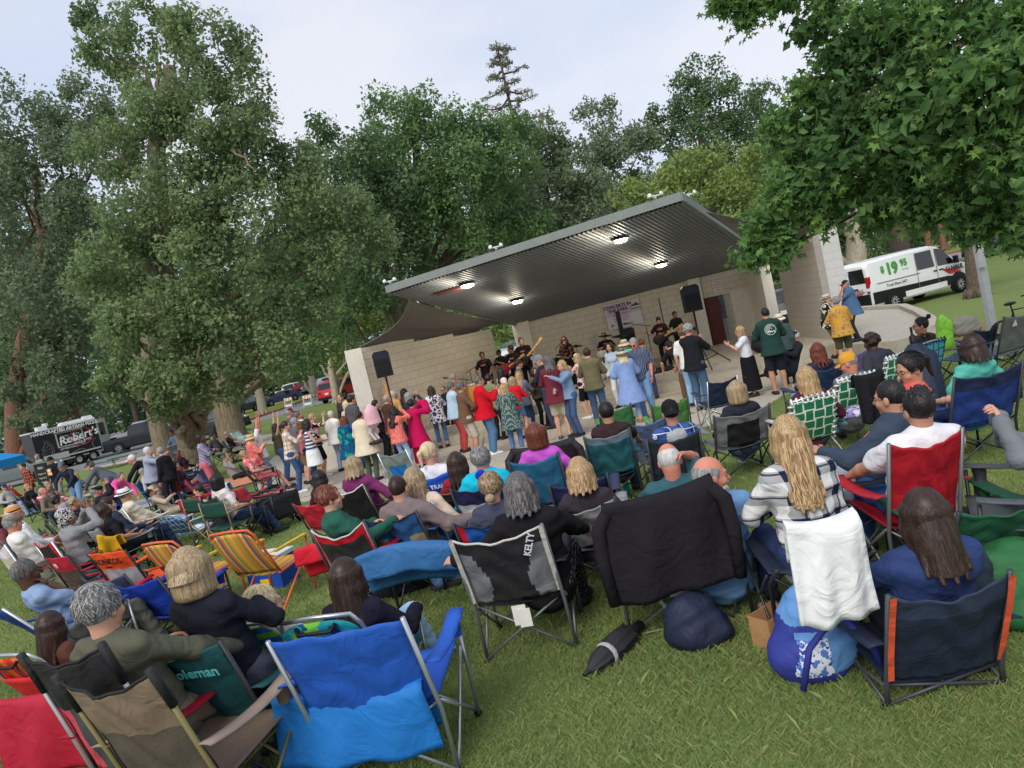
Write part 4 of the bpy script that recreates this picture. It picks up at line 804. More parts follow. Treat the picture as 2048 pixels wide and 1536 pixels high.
def person(label,loc,yaw,H=1.7,pose='stand',sh=.39,arms='down,down',top=None,bot=None,hair=None,hat=None,skin='l',shoes=(40,40,42),f=False,fat=0.,rec=None,look=(0,0),lod=2,legs=None,extra=None,group='concert audience',bend=0.,glasses=False,beard=None,twist=0.,cat='person',hl=1.,backy=None):
    """top=(colour/material, sleeves s|l|n, hem length below hips), bot=(kind,material), look=(yaw left+, pitch up+) degrees"""
    s=H/1.72; h={0:.011,1:.016,2:.023}[lod]; near=lod==0; w=(1+fat*.8)*(.9 if f else .98)
    r=R_(rec if rec is not None else {'stand':-1,'sit':20,'ground':12,'bend':-62}.get(pose,0))
    if bend: r=-R_(bend)
    T=np.array([0,-math.sin(r),math.cos(r)]); Fv=np.array([0,math.cos(r),math.sin(r)]); tw=R_(twist)
    Rv=np.array([math.cos(tw),math.sin(tw),0]); Fv=nrm(np.cross(T,Rv)) if False else np.array([-math.sin(tw)*math.cos(r),math.cos(tw)*math.cos(r),math.sin(r)]) if twist else Fv
    if pose in('stand','bend'): P=np.array([0,(-.12 if pose=='bend' else 0),.94*s])
    elif pose=='sit': P=np.array([0,-.13,sh+.11])
    else: P=np.array([0,0,.12])
    ch=P+T*.33*s; nb=P+T*.5*s
    S=[P+T*.445*s+Rv*sx*(.143 if f else .16)*s*(1+.4*fat) for sx in(-1,1)]
    ly,lp=R_(look[0])+tw,R_(look[1]); up=nrm(T*.45+Z_*.55)
    hf=np.array([-math.sin(ly)*math.cos(lp),math.cos(ly)*math.cos(lp),math.sin(lp)])
    hr=nrm(np.cross(hf,Z_)); hu=np.cross(hr,hf)
    hc=nb+up*.145*s+Fv*.022*s+hf*.02*s
    # legs
    hip=[P+np.array([sx*.088*s*(1+.5*fat),0,-.02]) for sx in(-1,1)]
    if pose in('stand','bend'):
        st=legs if legs else (0,0,0); an=[np.array([sx*(.1+(st[2] if len(st)>2 else 0))*s,st[0 if sx<0 else 1],.085]) for sx in(-1,1)]; hint=np.array([0,1.,0])
    elif pose=='sit':
        kn=legs or 'n'
        if kn=='out': an=[np.array([sx*.12,.83,.1]) for sx in(-1,1)]
        elif kn=='cross': an=[np.array([.3,.55,sh+.06]),np.array([.12,.48,.085])]
        else: an=[np.array([sx*.15,.45,.085]) for sx in(-1,1)]
        hint=np.array([0,.5,1.])
    else:
        if legs=='out': an=[np.array([sx*.1,.86*s,.07]) for sx in(-1,1)]; hint=np.array([0,0,1.])
        elif legs=='cross': an=[np.array([-sx*.16,.34,.08]) for sx in(-1,1)]; hint=np.array([0,.2,0])
        else: an=[np.array([sx*.14,.5*s,.085]) for sx in(-1,1)]; hint=np.array([0,.3,1.])
    K=[]
    for i,sx in enumerate((-1,1)):
        hn=hint+np.array([sx*(1.2 if legs=='cross' and pose=='ground' else .12),0,0]); k,a=ik(hip[i],an[i],.43*s,.42*s,hn); K.append(k); an[i]=a
    # arms
    A=[]; aa=arms.split(',')
    if len(aa)==1: aa=aa*2
    for i,sx in enumerate((-1,1)):
        a=aa[i]; hint=np.array([sx*.5,-1,-.3]); sg=lambda x,y,z:nb+Rv*x*s+Fv*y*s+T*z*s; pn=np.array([-sx,0,0.]); curl=.45
        if a=='down': Wt=S[i]+np.array([sx*.07,.05,-.52])*s if pose!='sit' else sg(sx*.26,.16,-.42)
        elif a=='lap': Wt=(hip[i]+K[i])/2+np.array([-sx*.03,.04,.12])
        elif a=='rest': Wt=np.array([sx*.3,.2,sh+.27]); hint=np.array([sx,-.4,-.6])
        elif a=='clap': Wt=sg(sx*.035,.34,-.12); hint=np.array([sx,-.2,-1]); curl=.15
        elif a=='clapup': Wt=sg(sx*.05,.3,.12); hint=np.array([sx,-.1,-1]); curl=.15
        elif a=='up': Wt=hc+np.array([sx*.16,.1,.36])*s; hint=np.array([sx,.3,-.3]); curl=.2
        elif a=='upw': Wt=hc+np.array([sx*.3,.06,.3])*s; hint=np.array([sx,.2,-.3]); curl=.2
        elif a=='phone': Wt=sg(sx*.06,.36,.1); hint=np.array([sx,-.2,-1]); curl=.9
        elif a=='face': Wt=hc+hf*.12*s+np.array([sx*.07,0,-.14])*s; hint=np.array([sx*.6,.4,-1]); curl=.7
        elif a=='head': Wt=hc+np.array([sx*.1,.03,.02])*s; hint=np.array([sx*.6,.6,-1.2]); curl=.6
        elif a=='pock': Wt=P+np.array([sx*.2*(1+fat),.1,-.02])*np.array([s,s,1]); hint=np.array([sx,-.7,0])
        elif a=='back': Wt=P+np.array([sx*.05,-.19*(1+fat),.02]); hint=np.array([sx,-.6,0])
        elif a=='fold': Wt=sg(-sx*.1,.24+.02*i,-.2); hint=np.array([sx,0,-1]); curl=.5
        elif a=='fwd': Wt=sg(sx*.14,.46,-.12); hint=np.array([sx*.5,-.3,-1])
        elif a=='fwdd': Wt=sg(sx*.2,.38,-.32); hint=np.array([sx*.6,-.5,-.7])
        elif a=='mid': Wt=sg(sx*.06,.28,-.3); hint=np.array([sx,-.3,-.5]); curl=.7
        elif a=='side': Wt=S[i]+np.array([sx*.42,.18,-.22])*s; hint=np.array([0,-.6,-1])
        elif a=='reach': Wt=S[i]+np.array([sx*.02,.3,-.42])*s; hint=np.array([sx,.1,0])
        elif a=='shoulder': Wt=sg(sx*.02,.4,-.02); hint=np.array([sx,-.1,-.8]); curl=.3
        elif a=='neck': Wt=sg(sx*.1,.3,-.34); hint=np.array([sx,-.3,-.5]); curl=1.
        elif a=='fret': Wt=sg(sx*.44,.26,-.16); hint=np.array([sx*.5,-.2,-1]); curl=1.2
        elif a=='drink': Wt=sg(sx*.05,.3,-.1); hint=np.array([sx,-.2,-1]); curl=1.1
        else: Wt=S[i]+np.array([sx*.07,.05,-.52])*s
        e,Wt=ik(S[i],Wt,.285*s,.26*s,nrm(hint)); fd=nrm(Wt-e); A.append((S[i],e,Wt,fd,a,curl))
    root=thing('person',label,cat,loc,yaw,group)
    # ---- body: one continuous surface
    sk=SKIN[skin]; bm=MB(); g1=SDF(); tr=1. if (top is None) else .78
    g1.rc(P+T*.02,ch,.115*w*tr,.118*w*tr,.05,Fv,.68).rc(S[0]*.86+S[1]*.14,S[1]*.86+S[0]*.14,.058*tr,.058*tr,.05).rc(nb-T*.05*s,hc-hu*.05*s,.06*s*(.88 if f else 1),.054*s*(.88 if f else 1),.03)
    for i,sx in enumerate((-1,1)):
        q=A[i]; g1.rc(q[0],q[1],.046*s*w,.036*s*w,.02).rc(q[1],q[1]+(q[2]-q[1])*.35,.036*s*w,.038*s*w,.015).rc(q[1]+(q[2]-q[1])*.35,q[2],.038*s*w,.025*s,.015)
        k=K[i]; a=an[i]; g1.rc(hip[i],k,.076*s*w,.05*s*w,.03).rc(k,k+(a-k)*.35,.05*s*w,.054*s*w,.02).rc(k+(a-k)*.35,a,.054*s*w,.034*s,.02)
        fd=nrm(np.array([sx*.18,1,0])) if not (pose=='ground' and legs=='out') else np.array([sx*.2,.1,.9]); g1.rc(a-fd*.03-Z_*.03,a+fd*.13-Z_*.05*(1 if fd[1]>.5 else 0),.034,.026,.02)
    V,Q=g1.run(max(h,.013)); bm.add(V,Q,0)
    for i,sx in enumerate((-1,1)):
        q=A[i]; a=q[4]; fd=q[3]
        if a in('clap','clapup'): fd=nrm(fd*.5+Fv*.5+T*.6); sd_=nrm(-Fv*.4+T)*1.; pal=np.array([-sx,0,0])
        elif a in('up','upw'): fd=nrm(fd+Z_*.4); sd_=np.array([-sx,0,0.]); pal=np.array([0,1.,0])
        elif a in('down','pock','back','reach'): sd_=np.array([0,1.,0]); pal=np.array([-sx,0,0])
        else: sd_=np.array([-sx,0,.4]); pal=np.array([0,0.,-1])
        hand(bm,q[2],fd,sd_,pal,s*(.93 if f else 1.02),near or lod==1,q[5])
    # head, finer
    hh={0:.0062,1:.0095,2:.0135}[lod]; hs=s*(.93 if f else .97); g2=SDF(); M=np.stack([hr,hf,hu],1)
    def hp(x,y,z): return hc+(hr*x+hf*y+hu*z)*hs
    g2.ell(hp(0,-.012,.028),np.array([.076,.098,.098])*hs,.02,M).rc(hp(0,.03,-.03),hp(0,.062,-.098),.058*hs,.026*hs,.035).ell(hp(0,.028,-.045),np.array([.06,.062,.066])*hs,.02,M)
    g2.rc(hp(0,.088,.006),hp(0,.114,-.032),.0085*hs,.0135*hs,.014).rc(hp(-.036,.078,.022),hp(.036,.078,.022),.013*hs,.013*hs,.016)
    for sx in(-1,1): g2.ell(hp(sx*.079,-.006,-.012),np.array([.011,.021,.032])*hs,.006,M).ell(hp(sx*.034,.098,.004),np.array([.019,.017,.012])*hs,.008,M,True).ell(hp(sx*.042,.062,-.036),np.array([.024,.024,.022])*hs,.02,M)
    g2.rc(hp(-.019,.086,-.064),hp(.019,.086,-.064),.0085*hs,.0085*hs,.008).rc(hp(0,-.02,-.06),nb-T*.02*s,.056*s*(.88 if f else 1),.058*s*(.88 if f else 1),.03)
    V,Q=g2.run(hh); c=V[Q].mean(1)-hc; lx,ly_,lz=c@hr/hs,c@hf/hs,c@hu/hs
    lip=(ly_>.082)&(abs(lx)<.024)&(abs(lz+.064)<.0095); bm.add(V,Q[~lip],0); n0=bm.n-len(V)
    if lip.any(): bm.F+=[tuple(x) for x in (Q[lip]+n0).tolist()]; bm.M+=[1]*int(lip.sum())
    for sx in(-1,1):
        m_=MB().ell((0,0,0),(.0115*hs,.0105*hs,.0066*hs),0,8); bm.add(m_.V[0]@M.T+hp(sx*.033,.082,.004),m_.F,2); m_=MB().ell((0,0,0),(.0062*hs,.004*hs,.0062*hs),0,6); bm.add(m_.V[0]@M.T+hp(sx*.033,.0915,.003),m_.F,3)
        bm.tube([hp(sx*.018,.094,.024),hp(sx*.034,.093,.03),hp(sx*.05,.082,.026)],.0034*hs,4,4)
    hk=hair[1] if hair else 'gry'
    body=bm.build('body',[mat(sk[0],.5,'skin',sk[1],None,1.,.12,90.,.06,spec=.3),LIPS,EYEW,IRIS,hairm(hk)],root,True)
    # ---- hair
    if hair:
        style,key=hair[0],hair[1]; hm=hairm(key); g3=SDF(); th=.016
        def scalp(zc=.0,back=-.06):
            g3.ell(hp(0,-.018,.034),np.array([.088,.104,.108])*hs,.01,M)
            g3.ell(hp(0,.118,-.022),np.array([.088,.088,.118])*hs,.012,M,True); g3.cut(hp(0,0,back),-nrm(hu*1.-hf*.55))
        if style=='buzz': g3.ell(hp(0,-.016,.03),np.array([.0805,.101,.1025])*hs,.01,M); g3.ell(hp(0,.12,-.015),np.array([.085,.08,.11])*hs,.01,M,True); g3.cut(hp(0,-.02,-.05),-nrm(hu-hf*.6))
        elif style=='ring': 
            g3.ell(hp(0,-.018,.02),np.array([.083,.103,.09])*hs,.01,M); g3.ell(hp(0,.11,0),np.array([.095,.095,.14])*hs,.01,M,True); g3.ell(hp(0,.0,.13),np.array([.1,.115,.085])*hs,.01,M,True); g3.cut(hp(0,-.02,-.06),-nrm(hu-hf*.6))
        elif style=='short': scalp(0,-.062)
        elif style=='spiky':
            scalp(0,-.05); rr=random.Random(3)
            for k in range(46):
                a,b_=rr.uniform(-2.6,2.6),rr.uniform(.05,1.1); d=hr*math.sin(a)*math.sin(b_)-hf*math.cos(a)*math.sin(b_)*.9+hu*math.cos(b_); p0=hp(0,-.018,.034)+d*.09*hs; g3.rc(p0,p0+nrm(d+hu*.7)*.034*hs,.011*hs,.004*hs,.004)
        elif style=='curly':
            rr=random.Random(int(hk=='blk')+7); scalp(0,-.07)
            for k in range(70):
                a,b_=rr.uniform(0,6.28),rr.uniform(0,1.9); d=hr*math.sin(a)*math.sin(b_)+hf*math.cos(a)*math.sin(b_)+hu*math.cos(b_)
                if d@hf>.35: continue
                p0=hp(0,-.02,.03)+d*.1*hs*np.array([1,1,1]); g3.ell(p0,np.array([.026,.026,.024])*hs,.008)
        else:
            scalp(0,-.05); L={'bob':.12,'med':.26,'long':.42,'vlong':.55,'pony':.0,'bun':.0,'wavy':.42,'curlylong':.4,'braids':.0}.get(style,.2)*hl; n=9
            if L:
                dn=nrm(-Z_*1.0-T*.35); rr=random.Random(5)
                for k in range(n):
                    a=math.pi*(.5+ (k/(n-1)-.5)*(1.36 if style!='bob' else 1.5)); d=-hf*math.sin(a)+hr*math.cos(a)
                    p0=hp(0,-.012,.03)+d*.078*hs; p1=hp(0,-.015,-.06)+d*.088*hs; p2=p1+dn*max(L-.1,.05)*s*(1 if abs(math.cos(a))<.75 else .82)-Fv*((.085 if hl==1. else .05) if pose!='bend' else -.02)*s+d*.02
                    if 'curl' in style:
                        g3.rc(p0,p1,.03*hs,.038*hs,.03)
                        for m_ in range(6):
                            t=m_/5; q=p1+(p2-p1)*t; g3.ell(q+np.array([rr.uniform(-1,1),rr.uniform(-1,1),0])*.018,np.array([.036,.034,.045])*hs,.02)
                    elif style=='bob': p1=hp(0,-.012,-.112)+d*.08*hs; g3.rc(p0,p1,.03*hs,.03*hs,.06)
                    else: g3.rc(p0,p1,.026*hs,.024*hs,.045).rc(p1,p2,.024*hs,.012*hs if style!='bob' else .02*hs,.035)
            if style=='pony': g3.rc(hp(0,-.1,.06),hp(0,-.15,.03),.026*hs,.03*hs,.01).rc(hp(0,-.15,.03),hp(0,-.15,-.12),.03*hs,.014*hs,.01)
            if style=='bun': g3.ell(hp(0,-.13,.0 if len(hair)<3 else hair[2]),np.array([.042,.036,.04])*hs,.012,M)
            if style=='braids':
                for sx in(-1,0,1): g3.rc(hp(sx*.06,-.07,-.02),hp(sx*.08,-.09,-.3),.024*hs,.012*hs,.01)
        fq=70 if near else 40
        dis=(lambda x,y,z:(.0014)*np.sin(x*fq*3+4*np.sin(z*17))*np.sin(y*fq*3+z*6)) if lod<2 else None
        V,Q=g3.run(hh*1.1,dis)
        hb=MB(); hb.add(V,Q,0)
        if near and style in('long','vlong','bob','med','wavy','pony','bun','short'):
            rr=np.random.default_rng(9); nv=len(V); hb2=MB()
            L={'bob':.1,'med':.23,'long':.4,'vlong':.52,'wavy':.4}.get(style,.05); VV=[];FF=[]
            # strands start on the crown of the hair volume and run down its outside
            cen=hp(0,-.018,.034)
            for k in range(1100):
                a=rr.uniform(.18,.82)*2*math.pi if style!='short' else rr.uniform(.15,.85)*2*math.pi; d=hf*math.cos(a)+hr*math.sin(a); pts=[]
                b0=rr.uniform(.05,.75) if L>.06 else rr.uniform(.05,1.55); wv=rr.uniform(0,6.28); be=1.5 if L>.06 else b0+.5; lf=0 if L>.06 else rr.uniform(.004,.016)
                for m_ in range(6):
                    b_=b0+(be-b0)*m_/5; d2=d+np.cross(d,Z_)*.35*m_/5*math.sin(wv)*(L<.06); pts.append(cen+(hu*math.cos(b_)*.11+(hf*(d2@hf)*.107+hr*(d2@hr)*.091)*math.sin(b_))*hs*(1.02+lf*m_))
                if L>.06:
                    q=pts[-1]; dn=nrm(-Z_-T*.3)
                    for m_ in range(6):
                        t=(m_+1)/6; off=(math.sin(t*9+wv)*.016 if style=='wavy' else math.sin(t*4+wv)*.006); pts.append(q+dn*L*hl*.98*t*s*rr.uniform(.95,1.02)-Fv*(.08 if hl==1. else .045)*t*s+d*(.012*min(1,t*2.5)-.004*t)+np.cross(d,Z_)*off)
                pts=np.array(pts); sd2=np.cross(d,Z_)*rr.uniform(.0016,.0036); i0=len(VV)*2
                base=sum(len(x) for x in FF)
                hb.add(np.concatenate([pts-sd2,pts+sd2]),[(j,j+1,len(pts)+j+1,len(pts)+j) for j in range(len(pts)-1)],int(rr.integers(0,4)))
        a_=HC[key]; hb.build('hair',[hm,mat(a_[1],.42,bump=0,var=.12,spec=.4),mat(a_[2],.42,bump=0,var=.12,spec=.4),mat(a_[0],.4,bump=0,var=.12,spec=.45)],root,True)
    if beard:
        gb=SDF(); gb.rc(hp(-.035,.06,-.075),hp(0,.078,-.1),.024*hs,.022*hs,.02).rc(hp(.035,.06,-.075),hp(0,.078,-.1),.024*hs,.022*hs,.02).rc(hp(-.022,.094,-.05),hp(.022,.094,-.05),.008*hs,.008*hs,.01); gb.ell(hp(0,.1,-.064),np.array([.02,.02,.008])*hs,.004,M,True)
        V,Q=gb.run(hh); bb=MB(); bb.add(V,Q); bb.build('beard',hairm(beard),root,True)
    if glasses:
        gl=MB()
        for sx in(-1,1):
            gl.tube([hp(sx*.034+.021*math.cos(t),.107,.004+.016*math.sin(t)) for t in np.linspace(0,6.283,13)],.0022*hs if glasses!='sun' else .003,0,5)
            gl.tube([hp(sx*.055,.105,.008),hp(sx*.078,.06,.008),hp(sx*.084,-.01,.002)],.0022*hs,0,4)
            if glasses=='sun': gl.add([hp(sx*.034+.021*math.cos(t),.106,.004+.016*math.sin(t)) for t in np.linspace(0,6.283,13)[:-1]],[tuple(range(12))],0)
        gl.tube([hp(-.013,.109,.008),hp(.013,.109,.008)],.002*hs,0,4); gl.build('glasses',mat((26,24,24),.3,bump=0),root)
    # ---- hat
    if hat:
        kind,hcx=hat[0],hat[1]; hmt=cloth(hcx) if kind in('cap','beanie','bucket','flat','wrap','visor') else mat(hcx,.85,'mottle',tuple(min(255,x+16) for x in hcx),tuple(max(0,x-26) for x in hcx),3.,.5,90.,.12)
        if kind=='wrap': hmt=cloth((226,222,216),'leafy',(40,38,40),None,4.)
        MX=Matrix([[hr[i],hf[i],hu[i],hc[i]] for i in range(3)]+[[0,0,0,1]])@Matrix.Scale(hs,4); hb=MB(); n=18 if lod<2 else 12
        if kind in('cap','visor'):
            bk=-1 if len(hat)>2 and hat[2]=='back' else 1
            if kind=='cap': hb.lathe([(.093,.02),(.094,.05),(.088,.085),(.066,.118),(.03,.136),(.001,.139)],0,n,MX@XF((0,-.012,0),0),.93,1.1)
            else: hb.lathe([(.093,.02),(.094,.055)],0,n,MX@XF((0,-.012,0)),.93,1.1)
            a=np.linspace(-1.25,1.25,9); hb.grid(np.array([[(math.sin(t)*.083,bk*(.045+math.cos(t)*(.045+.072*q)),.034-.02*q*q-.012*abs(math.sin(t))) for t in a] for q in(0,.35,.7,1)]),0,MX); hb.grid(np.array([[(math.sin(t)*.083,bk*(.045+math.cos(t)*(.045+.072*q)),.027-.02*q*q-.012*abs(math.sin(t))) for t in a] for q in(0,.35,.7,1)])[::-1],0,MX)
            if kind=='cap': hb.ell((0,-.012,.14),(.008,.008,.005),0,6,MX)
        elif kind=='beanie': hb.lathe([(.094,-.005),(.098,.015),(.096,.06),(.084,.1),(.05,.132),(.001,.142)],0,n,MX@XF((0,-.016,0)),.92,1.08)
        elif kind=='flat': hb.lathe([(.09,.03),(.104,.055),(.102,.085),(.06,.115),(.001,.12)],0,n,MX@XF((0,.0,0),-8),.95,1.18); hb.grid(np.array([[(math.sin(t)*.07,.06+math.cos(t)*.07*q,.045-.01*q) for t in np.linspace(-1.2,1.2,7)] for q in(0,.6,1)]),0,MX)
        elif kind=='wrap': hb.lathe([(.1,-.05),(.106,-.01),(.108,.05),(.095,.1),(.055,.14),(.001,.15)],0,n,MX@XF((0,-.024,0),12),.92,1.06); hb.lathe([(.02,-.17),(.055,-.1),(.07,-.03)],0,10,MX@XF((0,-.075,-.03)))
        else:
            br={'straw':.165,'fedora':.145,'bucket':.16,'sunhat':.19}[kind]; dz=.02 if kind=='fedora' else -.022
            hb.lathe([(br,.02+dz-.012),(br,.022+dz),(.125,.03),(.093,.036),(.09,.09),(.082,.122),(.05,.134 if kind!='fedora' else .126),(.001,.13 if kind!='fedora' else .118)],0,n+6,MX@XF((0,-.012,0),4),.96,1.1)
            hb.lathe([(.0945,.038),(.0945,.062)],1,n+6,MX@XF((0,-.012,0),4),.96,1.1)
        hb.build('hat',[hmt,cloth(hat[2] if len(hat)>2 and not isinstance(hat[2],str) else tuple(int(x*.35) for x in hcx))],root,True)
    # ---- clothes
    def disp(fr,am):
        if lod==2: return None
        return lambda x,y,z: am*(np.sin(x*fr+2.5*np.sin(z*fr*.7))*np.sin(z*fr*.8+y*fr+1.3)+.8*np.sin(z*fr*2.1+x*fr*.9+2*np.sin(y*fr*.6+x*9)))
    if top:
        tm,sl,hem=top[0],top[1],(top[2] if len(top)>2 else .02); tm=tm if not isinstance(tm,tuple) else cloth(tm); lo=top[3] if len(top)>3 else 1.
        g4=SDF(); fl=.72+.25*fat
        a0=P+T*(-.03 if pose in('sit','ground') else -.04)*s
        g4.rc(a0-T*.03*s,P+T*.16*s,.17*w*lo*(1.03 if f else 1),.148*w*lo,.05,Fv,fl+.13).rc(P+T*.14*s,P+T*.37*s,.146*w*lo,.158*w*lo,.05,Fv,.7)
        g4.rc(S[0]*.84+S[1]*.16-T*.01,S[1]*.84+S[0]*.16-T*.01,.067*s,.067*s,.07).rc(nb-T*.09*s,nb-T*.012*s,.085*s,.066*s,.04)
        if f: 
            for sx in(-1,1): g4.ell(ch+Rv*sx*.068*s+Fv*.085*s*(1+fat)-T*.01,np.array([.072,.066,.07])*s*(1+.4*fat),.04)
        if fat>.12 or (not f and fat>.05): g4.ell(P+T*.12*s+Fv*.07*w,np.array([.15*w,.12*w,.15*s]),.08)
        if hem>.06 and pose in('stand',):
            g4.rc(P,P-Z_*hem,.168*w*lo,(.178+.25*hem)*w*lo,.04,Fv,.92)
        for i,sx in enumerate((-1,1)):
            q=A[i]
            if sl=='n': continue
            if sl=='s': g4.rc(q[0],q[0]+(q[1]-q[0])*.72,.064*s*w,.062*s*w*lo,.04)
            elif sl=='w': g4.rc(q[0],q[1],.07*s,.085*s,.05).rc(q[1],q[2],.085*s,.1*s,.04)
            else: g4.rc(q[0],q[1],.064*s*w,.053*s*w*lo,.045).rc(q[1],q[1]+(q[2]-q[1])*(.96 if sl=='l' else .5),.054*s*w*lo,.042*s*lo,.025)
        if sl=='s':
            for i in(0,1): e_=nrm(A[i][1]-A[i][0]); 
        if hem>.06 and pose=='stand': g4.cut(P-Z_*hem,-Z_)
        elif pose=='stand': g4.cut(P-T*(.1 if hem>=0 else hem)*s-T*hem*0,-T)
        if len(top)>4 and top[4]=='hood': g4.rc(nb-Fv*.075*s-T*.05+Rv*.05,nb-Fv*.075*s-T*.05-Rv*.05,.05*s,.05*s,.03).rc(nb+Rv*.08*s,nb-Rv*.08*s,.04*s,.04*s,.03)
        if len(top)>4 and top[4]=='hoodup': g4.ell(hp(0,-.03,.02),np.array([.105,.112,.13])*hs,.04,M).ell(hp(0,.12,-.01),np.array([.075,.1,.095])*hs,.01,M,True)
        if sl=='n': g4.ell(nb+Fv*.05*s-T*.02,np.array([.085,.09,.1])*s,.02,None,True)
        V,Q=g4.run(h,disp(26,.0045)); sb=MB(); sb.add(V,Q)
        sb.build({'l':'jacket' if len(top)>4 else 'shirt','w':'poncho'}.get(sl,'shirt'),tm,root,True)
    if bot:
        kind,bmm=bot; bmm=bmm if not isinstance(bmm,tuple) else (DENIM(bmm) if kind in('jeans','jshorts','capri') else cloth(bmm)); g5=SDF()
        if kind in('skirt','lskirt'):
            Lk=.34 if kind=='skirt' else .78
            if pose=='stand': g5.rc(P+T*.08*s,P-Z_*.06,.14*w,.18*w,.04,Fv,.85).rc(P-Z_*.06,P-Z_*Lk*s,.18*w,.22*w,.03,Fv,.95); g5.cut(P-Z_*Lk*s,-Z_)
            else: g5.rc(hip[0],K[0],.1,.1,.08).rc(hip[1],K[1],.1,.1,.08).rc(P,P+T*.05,.14*w,.14*w,.05)
        else:
            g5.rc(hip[0],hip[1],.1*s*w,.1*s*w,.05).rc(P,P+T*.1*s,.142*w,.136*w,.05,Fv,.72); g5.ell(P-Fv*.035*s-T*.05*s,np.array([.138*w,.088*w,.1*s])*(1.04 if f else 1),.04)
            for i in(0,1):
                k,a=K[i],an[i]
                if kind in('shorts','jshorts'): t=.62 if kind=='jshorts' else .95; e=hip[i]+(k-hip[i])*t; g5.rc(hip[i],e,.095*s*w,.085*s*w,.05); g5.cut(e-nrm(hip[i]-k)*.03,nrm(k-hip[i])) if pose=='stand' and i==0 else None
                else:
                    g5.rc(hip[i],k,.094*s*w,.07*s*w,.05); t=.72 if kind=='capri' else 1.; e=k+(a-k)*t; g5.rc(k,e,.07*s*w,(.058 if kind!='tight' else .045)*s,.03)
        if kind in('shorts','jshorts') and pose!='stand': pass
        V,Q=g5.run(h,disp(30,.004)); sb=MB(); sb.add(V,Q); sb.build({'skirt':'skirt','lskirt':'skirt','shorts':'shorts','jshorts':'shorts'}.get(kind,'trousers'),bmm,root,True)
    if shoes:
        for i,sx in enumerate((-1,1)):
            g6=SDF(); a=an[i]; fd=nrm(np.array([sx*.18,1,0])) if not (pose=='ground' and legs=='out') else np.array([sx*.2,.15,.95]); up_=Z_ if fd[1]>.5 else np.array([0,-1.,0]); lowz=a[2] if False else .03
            base=np.array([a[0],a[1],a[2]])-up_*.045; g6.rc(base-fd*.055,base+fd*.02,.046,.05,.03).rc(base,base+fd*.155-up_*.008,.05,.04,.03,up_,.8); g6.cut(base-up_*.042,-up_)
            V,Q=g6.run(max(h*.9,.012)); sb=MB(); sb.add(V,Q); sb.build('shoe',mat(shoes,.6,var=.15),root,True)
    if extra: extra(root,dict(hp=hp,nb=nb,P=P,T=T,F=Fv,A=A,ch=ch,s=s,hf=hf,hu=hu,hr=hr,hc=hc,w=w,K=K))
    top_z=hc+hu*.0+Z_*(.128*hs+(.02 if hat or hair else 0))
    return root,top_z
def DENIM(c): return mat(c,.9,'denim',tuple(min(255,int(x*1.28)+8) for x in c),None,1.,.4,60.,.12,8.,spec=.1)
NPEOPLE=[]
def auto_yaw(x,y): return -math.degrees(math.atan2(2.6-x,21.5-y))
def put(label,u,v,D=None,yaw=None,H=None,z0=None,dy=0,ch=None,**k):
    """place a person so the top of the head falls at picture point (u,v); D distance, or from seat height"""
    pose=k.get('pose','stand'); hat=k.get('hat'); add=0
    y=D if D else 8.
    lod=0 if y<7.2 else (1 if y<13.5 else 2)
    if D is None:
        # estimate the head height from the pose on a dry run
        Hs=H or (1.64 if k.get('f') else 1.74); s=Hs/1.72; r=R_(k.get('rec') if k.get('rec') is not None else {'sit':20,'ground':12}.get(pose,0))
        sh=k.get('sh',.39); base=(sh+.11) if pose=='sit' else .12
        zt=base+math.cos(r)*.5*s+.145*s*(.45*math.cos(r)+.55)+.145*s; p=ground(u,v,zt); gz=g(p[1]); hoff=np.array([0,-math.sin(r)*.5*s-.13-.145*s*.45*math.sin(r)+.04,0])
        lod=0 if p[1]<7.2 else (1 if p[1]<13.5 else 2)
    else:
        p=aty(u,v,D); gz=g(D) if z0 is None else z0
        if pose=='stand': Hs=H or min(max((p[2]-gz)/1.0,1.5),1.92); hoff=np.array([0,.04,0])
        else:
            Hs=H or 1.72; s=Hs/1.72; 
            if pose=='bend' or k.get('bend'): r=-R_(k.get('bend') or 62); hoff=np.array([0,-math.sin(r)*.58*s-.12+.1,0])
            else:
                r=R_(k.get('rec') if k.get('rec') is not None else 20); hoff=np.array([0,-math.sin(r)*.5*s-.13-.145*s*.45*math.sin(r)+.04,0])
                if pose=='sit' and z0 is None: k['sh']=min(max(p[2]-g(D)-.11-(math.cos(r)*.5*s+.145*s*(.45*math.cos(r)+.55)+.145*s),.12),.7)
        lod=0 if D<7.2 else (1 if D<13.5 else 2)
    if yaw is None: yaw=auto_yaw(p[0],p[1])+dy
    o=rotz(hoff,yaw); loc=(p[0]-o[0],p[1]-o[1],gz if z0 is not None else g(p[1]-o[1]))
    if D is not None and pose=='stand' and not H: Hs=min(max(p[2]-loc[2],1.48),1.95)
    if ch and pose=='sit' and ch[2].get('hb',1)>.8: k['hl']=.6
    root,_=person(label,loc,yaw,Hs,lod=k.pop('lod',lod),**k); NPEOPLE.append((label,loc))
    if ch:
        fn,lb,kw=ch; kw=dict(kw)
        if fn is quad and 'hb' not in kw: kw['hb']=min(max(p[2]-loc[2]-.33,.6),1.05)
        o2=rotz((kw.pop('dx',-.05),-.05,0),yaw); fn(lb,(loc[0]+o2[0],loc[1]+o2[1],loc[2]),yaw+kw.pop('dy',0),**kw)
    return root,loc
